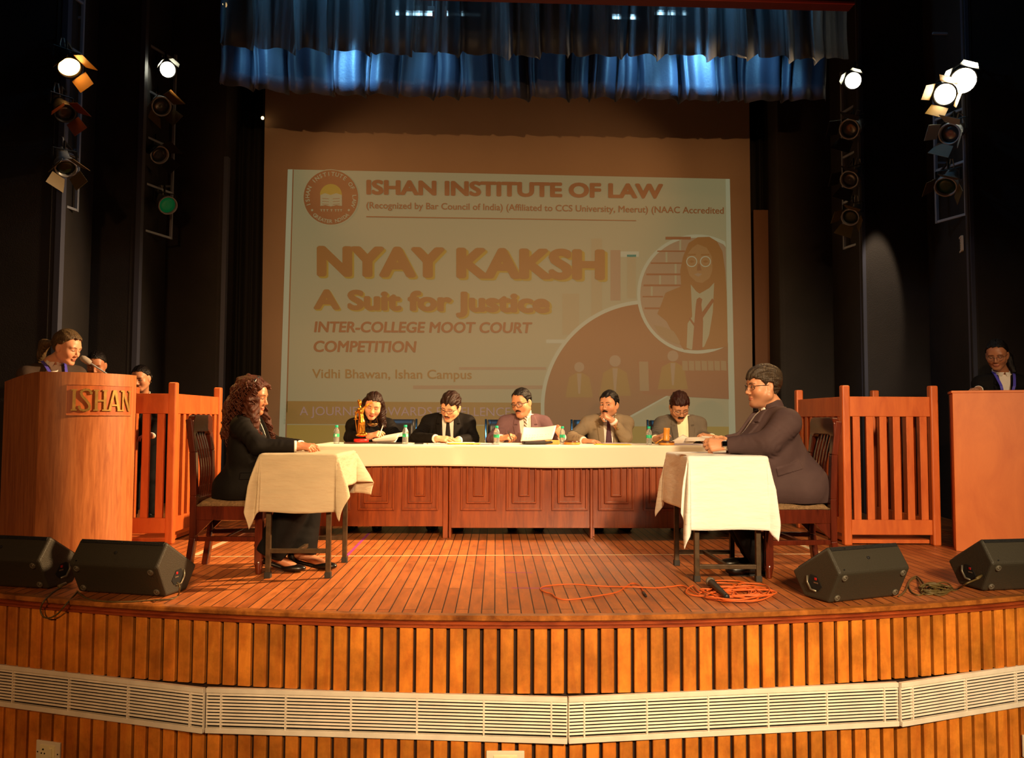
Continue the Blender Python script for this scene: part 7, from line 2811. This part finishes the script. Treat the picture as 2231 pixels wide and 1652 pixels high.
def bottle(loc, rz):
    t = thing('water_bottle', 'x', 'bottle', loc, rz)
    pr = [(0.0, 0.001), (0.022, 0.0), (0.0245, 0.004)]
    for k in range(5):
        z = 0.008 + k * 0.009
        pr += [(0.0250, z), (0.0236, z + 0.0045)]
    pr += [(0.0250, 0.056), (0.0250, 0.086), (0.0240, 0.092), (0.0252, 0.098), (0.0240, 0.106), (0.0190, 0.120), (0.0120, 0.132), (0.0110, 0.138), (0.0110, 0.148)]
    b = MB(); b.lathe(pr, (0, 0, 0), 24, caps=False); obj('bottle_body', b, m_pet, t)
    b = MB(); b.lathe([(0.0256, 0.058), (0.0258, 0.059), (0.0258, 0.084), (0.0256, 0.085)], (0, 0, 0), 24, caps=False); lb = obj('label', b, m_lab, t)
    b = MB(); b.add([(0.0262 * math.cos(a), 0.0262 * math.sin(a), z) for a in (-1.9, -1.7, -1.5, -1.3) for z in (0.062, 0.081)], [(0, 2, 3, 1), (2, 4, 5, 3), (4, 6, 7, 5)]); obj('label_panel', b, m_labw, lb)
    b = MB(); b.lathe([(0.0135, 0.139), (0.0140, 0.140), (0.0140, 0.156), (0.0128, 0.158), (0, 0.158)], (0, 0, 0), 20, caps=False); obj('cap', b, m_cap, t)
    return t


bt = bottle((0, 0, 0), 0)
for i, (px, Y, s, lab) in enumerate(((733, 6.60, 0.97, 'teal-capped water bottle at the end of the bench beside the trophy'),
                                     (883, 6.56, 1.0, 'teal-capped water bottle between the woman judge and the black-suited judge'),
                                     (1082, 6.50, 0.98, 'teal-capped water bottle beside the writing hand of the mauve-suited judge'),
                                     (1225, 6.66, 0.95, 'teal-capped water bottle between the mauve-suited and tan-suited judges'),
                                     (1414, 6.56, 0.97, 'teal-capped water bottle between the tan-suited and grey-suited judges'))):
    c = bt if i == 0 else copy_tree(bt)
    c.location = (at(px, 960, Y).x, Y, ZC); c.rotation_euler = (0, 0, 0.7 * i); c.scale = (s, s, s)
    c['label'] = lab; c['group'] = 'water bottles on the bench'

# golden trophy figure holding scales
YT = 6.64
W = lambda px, py, dy=0.0: V3(at(px, py, YT + dy))
org = Vector((at(787, 960, YT).x, YT, ZC))
m_gold = mat('gilt_metal', lin(205, 142, 52), 0.3, metal=0.9, bump=0.2, bscale=90)
t = thing('trophy', 'golden standing figure trophy with outstretched arm and scales on a red base', 'trophy', org)
fl = Field(W(787, 912) - 0.19, W(787, 912) + 0.19, 0.0022)
fl.ell(W(784, 878), (0.0165, 0.017, 0.021), None, 0.004)
fl.ell(W(783, 874, 0.008), (0.017, 0.016, 0.014), None, 0.004)
fl.cap(W(784, 884), W(785, 889), 0.008, 0.009, 0.006)
fl.ell(W(786, 895), (0.029, 0.019, 0.024), None, 0.008)
fl.cap(W(786, 897), W(787, 908), 0.022, 0.018, 0.010)
fl.cap(W(787, 908), W(788, 920), 0.020, 0.027, 0.012)
fl.cap(W(786, 920), W(784, 946), 0.020, 0.014, 0.008)
fl.cap(W(790, 920), W(791, 944), 0.020, 0.013, 0.008)
for k in range(5):
    fl.cap(W(781 + 3.2 * k, 918), W(780 + 3.6 * k, 944 - (k % 2) * 4), 0.006, 0.0045, 0.004)
fl.cap(W(791, 891), W(799, 884), 0.0115, 0.009, 0.006); fl.cap(W(799, 884), W(806, 879), 0.009, 0.0065, 0.005); fl.cap(W(806, 879), W(811, 877), 0.006, 0.005, 0.003)
fl.cap(W(781, 892), W(776, 901), 0.010, 0.008, 0.006); fl.cap(W(776, 901), W(777, 914), 0.008, 0.0055, 0.004)
fl.ell(W(787, 948), (0.046, 0.038, 0.016), None, 0.008)
fl.ell(W(796, 946), (0.018, 0.02, 0.016), None, 0.008)
skin('figure', fl, m_gold, t, org, 1)
b = MB()
b.tube([Vector(W(775, 896)) - org, Vector(W(774, 912)) - org, Vector(W(778, 944)) - org], [0.0045, 0.004, 0.0025], 8)
b.bar(Vector(W(771, 914)) - org, Vector(W(780, 914)) - org, 0.004, 0.004)
obj('sword', b, m_gold, t)
hand = Vector(W(811, 877)) - org
pan = Vector(W(812, 926)) - org
b = MB()
for a_ in (0.3, 2.4, 4.5):
    b.tube([hand, pan + Vector((0.044 * math.cos(a_), 0.044 * math.sin(a_), 0.012))], 0.0009, 5)
obj('chain', b, m_gold, t)
b = MB(); b.lathe([(0.0, -0.014), (0.022, -0.011), (0.040, 0.0), (0.047, 0.012), (0.045, 0.013), (0.036, 0.002), (0.0, -0.010)], pan, 24, caps=False); obj('scale_pan', b, mat('dark_brass', lin(120, 90, 48), 0.35, metal=0.8), t)
b = MB(); b.lathe([(0.058, 0.012), (0.062, 0.016), (0.062, 0.034), (0.056, 0.040), (0, 0.040)], (0, 0, 0), 28, caps=False); obj('red_base', b, mat('red_base', lin(200, 24, 14), 0.45), t)
b = MB(); b.box((0, 0.01, 0.006), (0.27, 0.13, 0.012)); obj('plinth', b, mat('dark_plinth', lin(58, 32, 20), 0.4), t, 0.003)

m_paper = mat('paper', lin(238, 226, 212), 0.7)
m_yel = mat('yellow_paper', lin(232, 196, 20), 0.6)
m_blk = mat('black_folder', lin(30, 22, 20), 0.5)
m_lil = mat('lilac_paper', lin(196, 180, 205), 0.7)


def sheet(px, Y, w_, d_, rz, lab, m, k=0, th=0.002, name='paper', cat='paper', curl=0.0, parts=None):
    c = Vector((at(px, 962, Y).x, Y, ZC + 0.0006 + k * 0.0022))
    b = MB()
    Mr = Matrix.Rotation(rz, 3, 'Z')

    def f(u, v):
        x, y = (u - 0.5) * w_, (v - 0.5) * d_
        z = curl * max(0, u - 0.55) ** 2 * 4 + 0.0008 * math.sin(7 * u + 3 * v)
        return Mr @ Vector((x, y, th / 2 + abs(z)))
    b.grid(f, 14, 8)
    return tag(obj(name, b, m, loc=None, solid=th), lab, cat, 'papers on the bench') if False else place(obj(name, b, m, solid=th), c, lab, cat)


def place(o, c, lab, cat):
    o.location = c
    return tag(o, lab, cat, 'papers on the bench')


sheet(842, 6.72, 0.30, 0.22, 0.05, 'black folder lying open under the curled sheets of the woman judge', m_blk, 0, 0.006, 'folder', 'folder')
sheet(962, 6.62, 0.24, 0.17, 0.15, 'white sheet in front of the black-suited judge', m_paper, 0)
sheet(1012, 6.56, 0.26, 0.16, -0.08, 'yellow sheet in front of the black-suited judge', m_yel, 1, 0.003)
sheet(1003, 6.68, 0.24, 0.17, 0.1, 'white sheets lying over the yellow one before the black-suited judge', m_paper, 3, 0.004)
sheet(1052, 6.60, 0.20, 0.20, 0.3, 'lilac sheet beside the water bottle of the mauve-suited judge', m_lil, 0)
sheet(1112, 6.68, 0.30, 0.22, -0.1, 'white sheets under the writing hand of the mauve-suited judge', m_paper, 0, 0.004)
sheet(1170, 6.60, 0.24, 0.17, 0.06, 'thick black folder under the raised page of the mauve-suited judge', m_blk, 1, 0.022, 'folder', 'folder', 0.01)
sheet(1334, 6.60, 0.30, 0.20, -0.06, 'yellow folder lying before the tan-suited judge', m_yel, 0, 0.003, 'folder', 'folder')
sheet(1340, 6.72, 0.24, 0.16, 0.1, 'pale lilac sheet resting on the yellow folder', m_lil, 3)
sheet(1490, 6.66, 0.26, 0.20, 0.2, 'lilac-white sheets before the grey-suited judge', m_lil, 0, 0.004)

# curled sheaf of the woman judge
A_, B_ = Vector(at(812, 955, 6.78)), Vector(at(866, 951, 6.74))
A_.z = ZC + 0.022; B_.z = ZC + 0.045
c = Vector((A_.x, A_.y, ZC))
b = MB()


def roll(u, v):
    p = A_.lerp(B_, u)
    r = (0.014 + 0.024 * u) * (1 - 0.35 * v)
    a = R(-75) + R(470) * v
    return Vector((p.x + 0.06 * (u - 0.2) * math.sin(a) * 0.4, p.y + r * math.cos(a), p.z + r * math.sin(a) * 0.95)) - c


b.grid(roll, 10, 40)
b.grid(lambda u, v: Vector((A_.x + (B_.x + 0.05 - A_.x) * u, A_.y + 0.03 + 0.10 * v, ZC + 0.012 + 0.05 * u + 0.035 * v)) - c, 8, 6)
place(obj('paper', b, m_paper, solid=0.002), c, 'curled sheaf of white paper before the woman judge', 'paper')

# page held up by the mauve-suited judge
cor = [at(1134, 962, 6.74), at(1203, 958, 6.72), at(1212, 927, 6.86), at(1139, 930, 6.88)]
c = Vector(cor[0])
b = MB()
b.grid(lambda u, v: (cor[0].lerp(cor[1], u)).lerp(cor[3].lerp(cor[2], u), v) + Vector((0, 0.035 * math.sin(math.pi * u) * v - 0.03 * math.sin(math.pi * v), -0.012 * math.sin(math.pi * u) * v)) - c, 16, 10)
pg = place(obj('paper', b, m_paper, solid=0.0015), c, 'white page raised in the hand of the mauve-suited judge', 'paper')
b = MB()
for yy, n in ((0.42, 9), (0.27, 7), (0.18, 3)):
    for i in range(n):
        u = 0.16 + 0.74 * i / 9 + 0.01 * (i % 3)
        p0 = (cor[0].lerp(cor[1], u)).lerp(cor[3].lerp(cor[2], u), yy) + Vector((0, 0.035 * math.sin(math.pi * u) * yy - 0.03 * math.sin(math.pi * yy) - 0.002, -0.012 * math.sin(math.pi * u) * yy)) - c
        b.box(p0, (0.011, 0.0006, 0.0025))
obj('faint_print', b, mat('faint_ink', lin(205, 180, 170), 0.7), pg)

# sheets lifted before the grey-suited judge
for cr, lab in (([(1456, 966), (1508, 967), (1516, 962), (1488, 947)], 'white sheet with a raised corner before the grey-suited judge'),
                ([(1492, 962), (1548, 960), (1546, 952), (1494, 953)], 'white page held flat by the grey-suited judge')):
    Ys = (6.66, 6.68, 6.78, 6.80)
    P = [at(x, y, yy) for (x, y), yy in zip(cr, Ys)]
    c = Vector((P[0].x, P[0].y, ZC))
    P = [Vector((p.x, p.y, max(p.z, ZC + 0.006))) for p in P]
    b = MB(); b.grid(lambda u, v: (P[0].lerp(P[1], u)).lerp(P[3].lerp(P[2], u), v) - c, 8, 8)
    place(obj('paper', b, m_paper, solid=0.002), c, lab, 'paper')
c = Vector(at(1518, 990, 4.85)); c.z = 0.7525
b = MB(); b.grid(lambda u, v: Matrix.Rotation(0.2, 3, 'Z') @ Vector(((u - 0.5) * 0.21, (v - 0.5) * 0.15, 0.001 + 0.004 * u * v)), 8, 8)
place(obj('paper', b, m_paper, solid=0.0015), c, 'white sheet under the clasped hands of the brown-suited man', 'paper')

# wooden blocks, gavel, phone and pens
m_wdk = wood('dark_turned_wood', lin(70, 36, 20), lin(104, 58, 32), 0.3, (30, 30, 30), coat=0.3)
m_wlt = wood('pale_turned_wood', lin(206, 132, 44), lin(226, 156, 62), 0.4, (30, 30, 6))


def sounding_block(px, Y, lab, r=0.055):
    t = thing('sounding_block', lab, 'block', (at(px, 960, Y).x, Y, ZC), 0, 'gavel blocks on the bench')
    b = MB(); b.lathe([(0, 0), (r * 0.96, 0), (r, 0.004), (r, 0.014), (r * 0.97, 0.018)], (0, 0, 0), 28, caps=False); obj('base', b, m_wlt, t)
    b = MB(); b.lathe([(r * 0.97, 0.018), (r * 1.0, 0.021), (r * 0.97, 0.030), (r * 0.6, 0.033), (0, 0.033)], (0, 0, 0), 28, caps=False); obj('top', b, m_wdk, t)
    return t


sounding_block(1246, 6.58, 'dark wooden sounding block by the elbow of the tan-suited judge', 0.068)
sounding_block(1452, 6.56, 'dark wooden sounding block under the upright gavel head', 0.066)
g = Vector((at(1451, 960, 6.56).x, 6.56, ZC + 0.034))
t = thing('gavel', 'pale wooden gavel standing head-down on its block before the grey-suited judge', 'gavel', g)
b = MB(); b.lathe([(0, 0), (0.025, 0.0), (0.027, 0.004), (0.027, 0.016), (0.0255, 0.020), (0.0255, 0.090), (0.027, 0.094), (0.027, 0.104), (0.024, 0.108), (0, 0.108)], (0, 0, 0), 24, Matrix.Rotation(R(4), 3, 'Y'), caps=False); obj('head', b, m_wlt, t)
b = MB(); b.tube([(-0.02, 0.005, 0.020), (-0.055, 0.02, -0.004), (-0.082, 0.03, -0.024)], [0.007, 0.006, 0.008], 10); obj('handle', b, m_wlt, t)
b = MB(); b.box((0, 0, 0.018), (0.118, 0.07, 0.036))
c = Vector((at(1203, 960, 6.56).x, 6.56, ZC))
o = obj('wooden_block', b, m_wlt, None, 0.008, seg=3); o.location = c; o.rotation_euler = (0, 0, 0.06)
tag(o, 'pale wooden block lying beside the thick black folder', 'block')
c = Vector((at(913, 960, 6.58).x, 6.58, ZC + 0.001))
t = thing('mobile_phone', 'black phone lying flat before the elbow of the black-suited judge', 'phone', c, 0.1)
b = MB(); b.box((0, 0, 0.005), (0.075, 0.15, 0.009)); obj('body', b, m_can, t, 0.003)
b = MB(); b.box((0, 0, 0.0098), (0.070, 0.142, 0.0006)); obj('glass', b, mat('phone_glass', lin(8, 8, 10), 0.06), t)


def pen(p0, p1, lab, m):
    p0, p1 = Vector(p0), Vector(p1)
    t = thing('pen', lab, 'pen', p0)
    d = p1 - p0
    b = MB(); b.tube([Vector((0, 0, 0)), d * 0.08, d], [0.001, 0.0042, 0.0042], 8); obj('barrel', b, m, t)
    b = MB(); b.tube([d * 0.99, d * 1.03], 0.003, 8); b.bar(d * 0.75 + Vector((0, -0.005, 0)), d * 1.0 + Vector((0, -0.005, 0)), 0.002, 0.0012); obj('clip', b, m_handle, t)
    return t


m_pw = mat('white_pen', lin(225, 220, 210), 0.3)
pen(at(826, 952, 6.80), at(834, 928, 6.84), 'white pen in the writing hand of the woman judge', m_pw)
pen(at(1114, 958, 6.74), at(1107, 940, 6.80), 'dark pen in the writing hand of the mauve-suited judge', m_can)
pen(at(1528, 951, 6.70), at(1560, 953, 6.72), 'white pen held crosswise by the grey-suited judge', m_pw)
pen(at(1318, 917, 6.86), at(1314, 912, 6.80), 'short white pen poking from the fist of the tan-suited judge', m_pw)
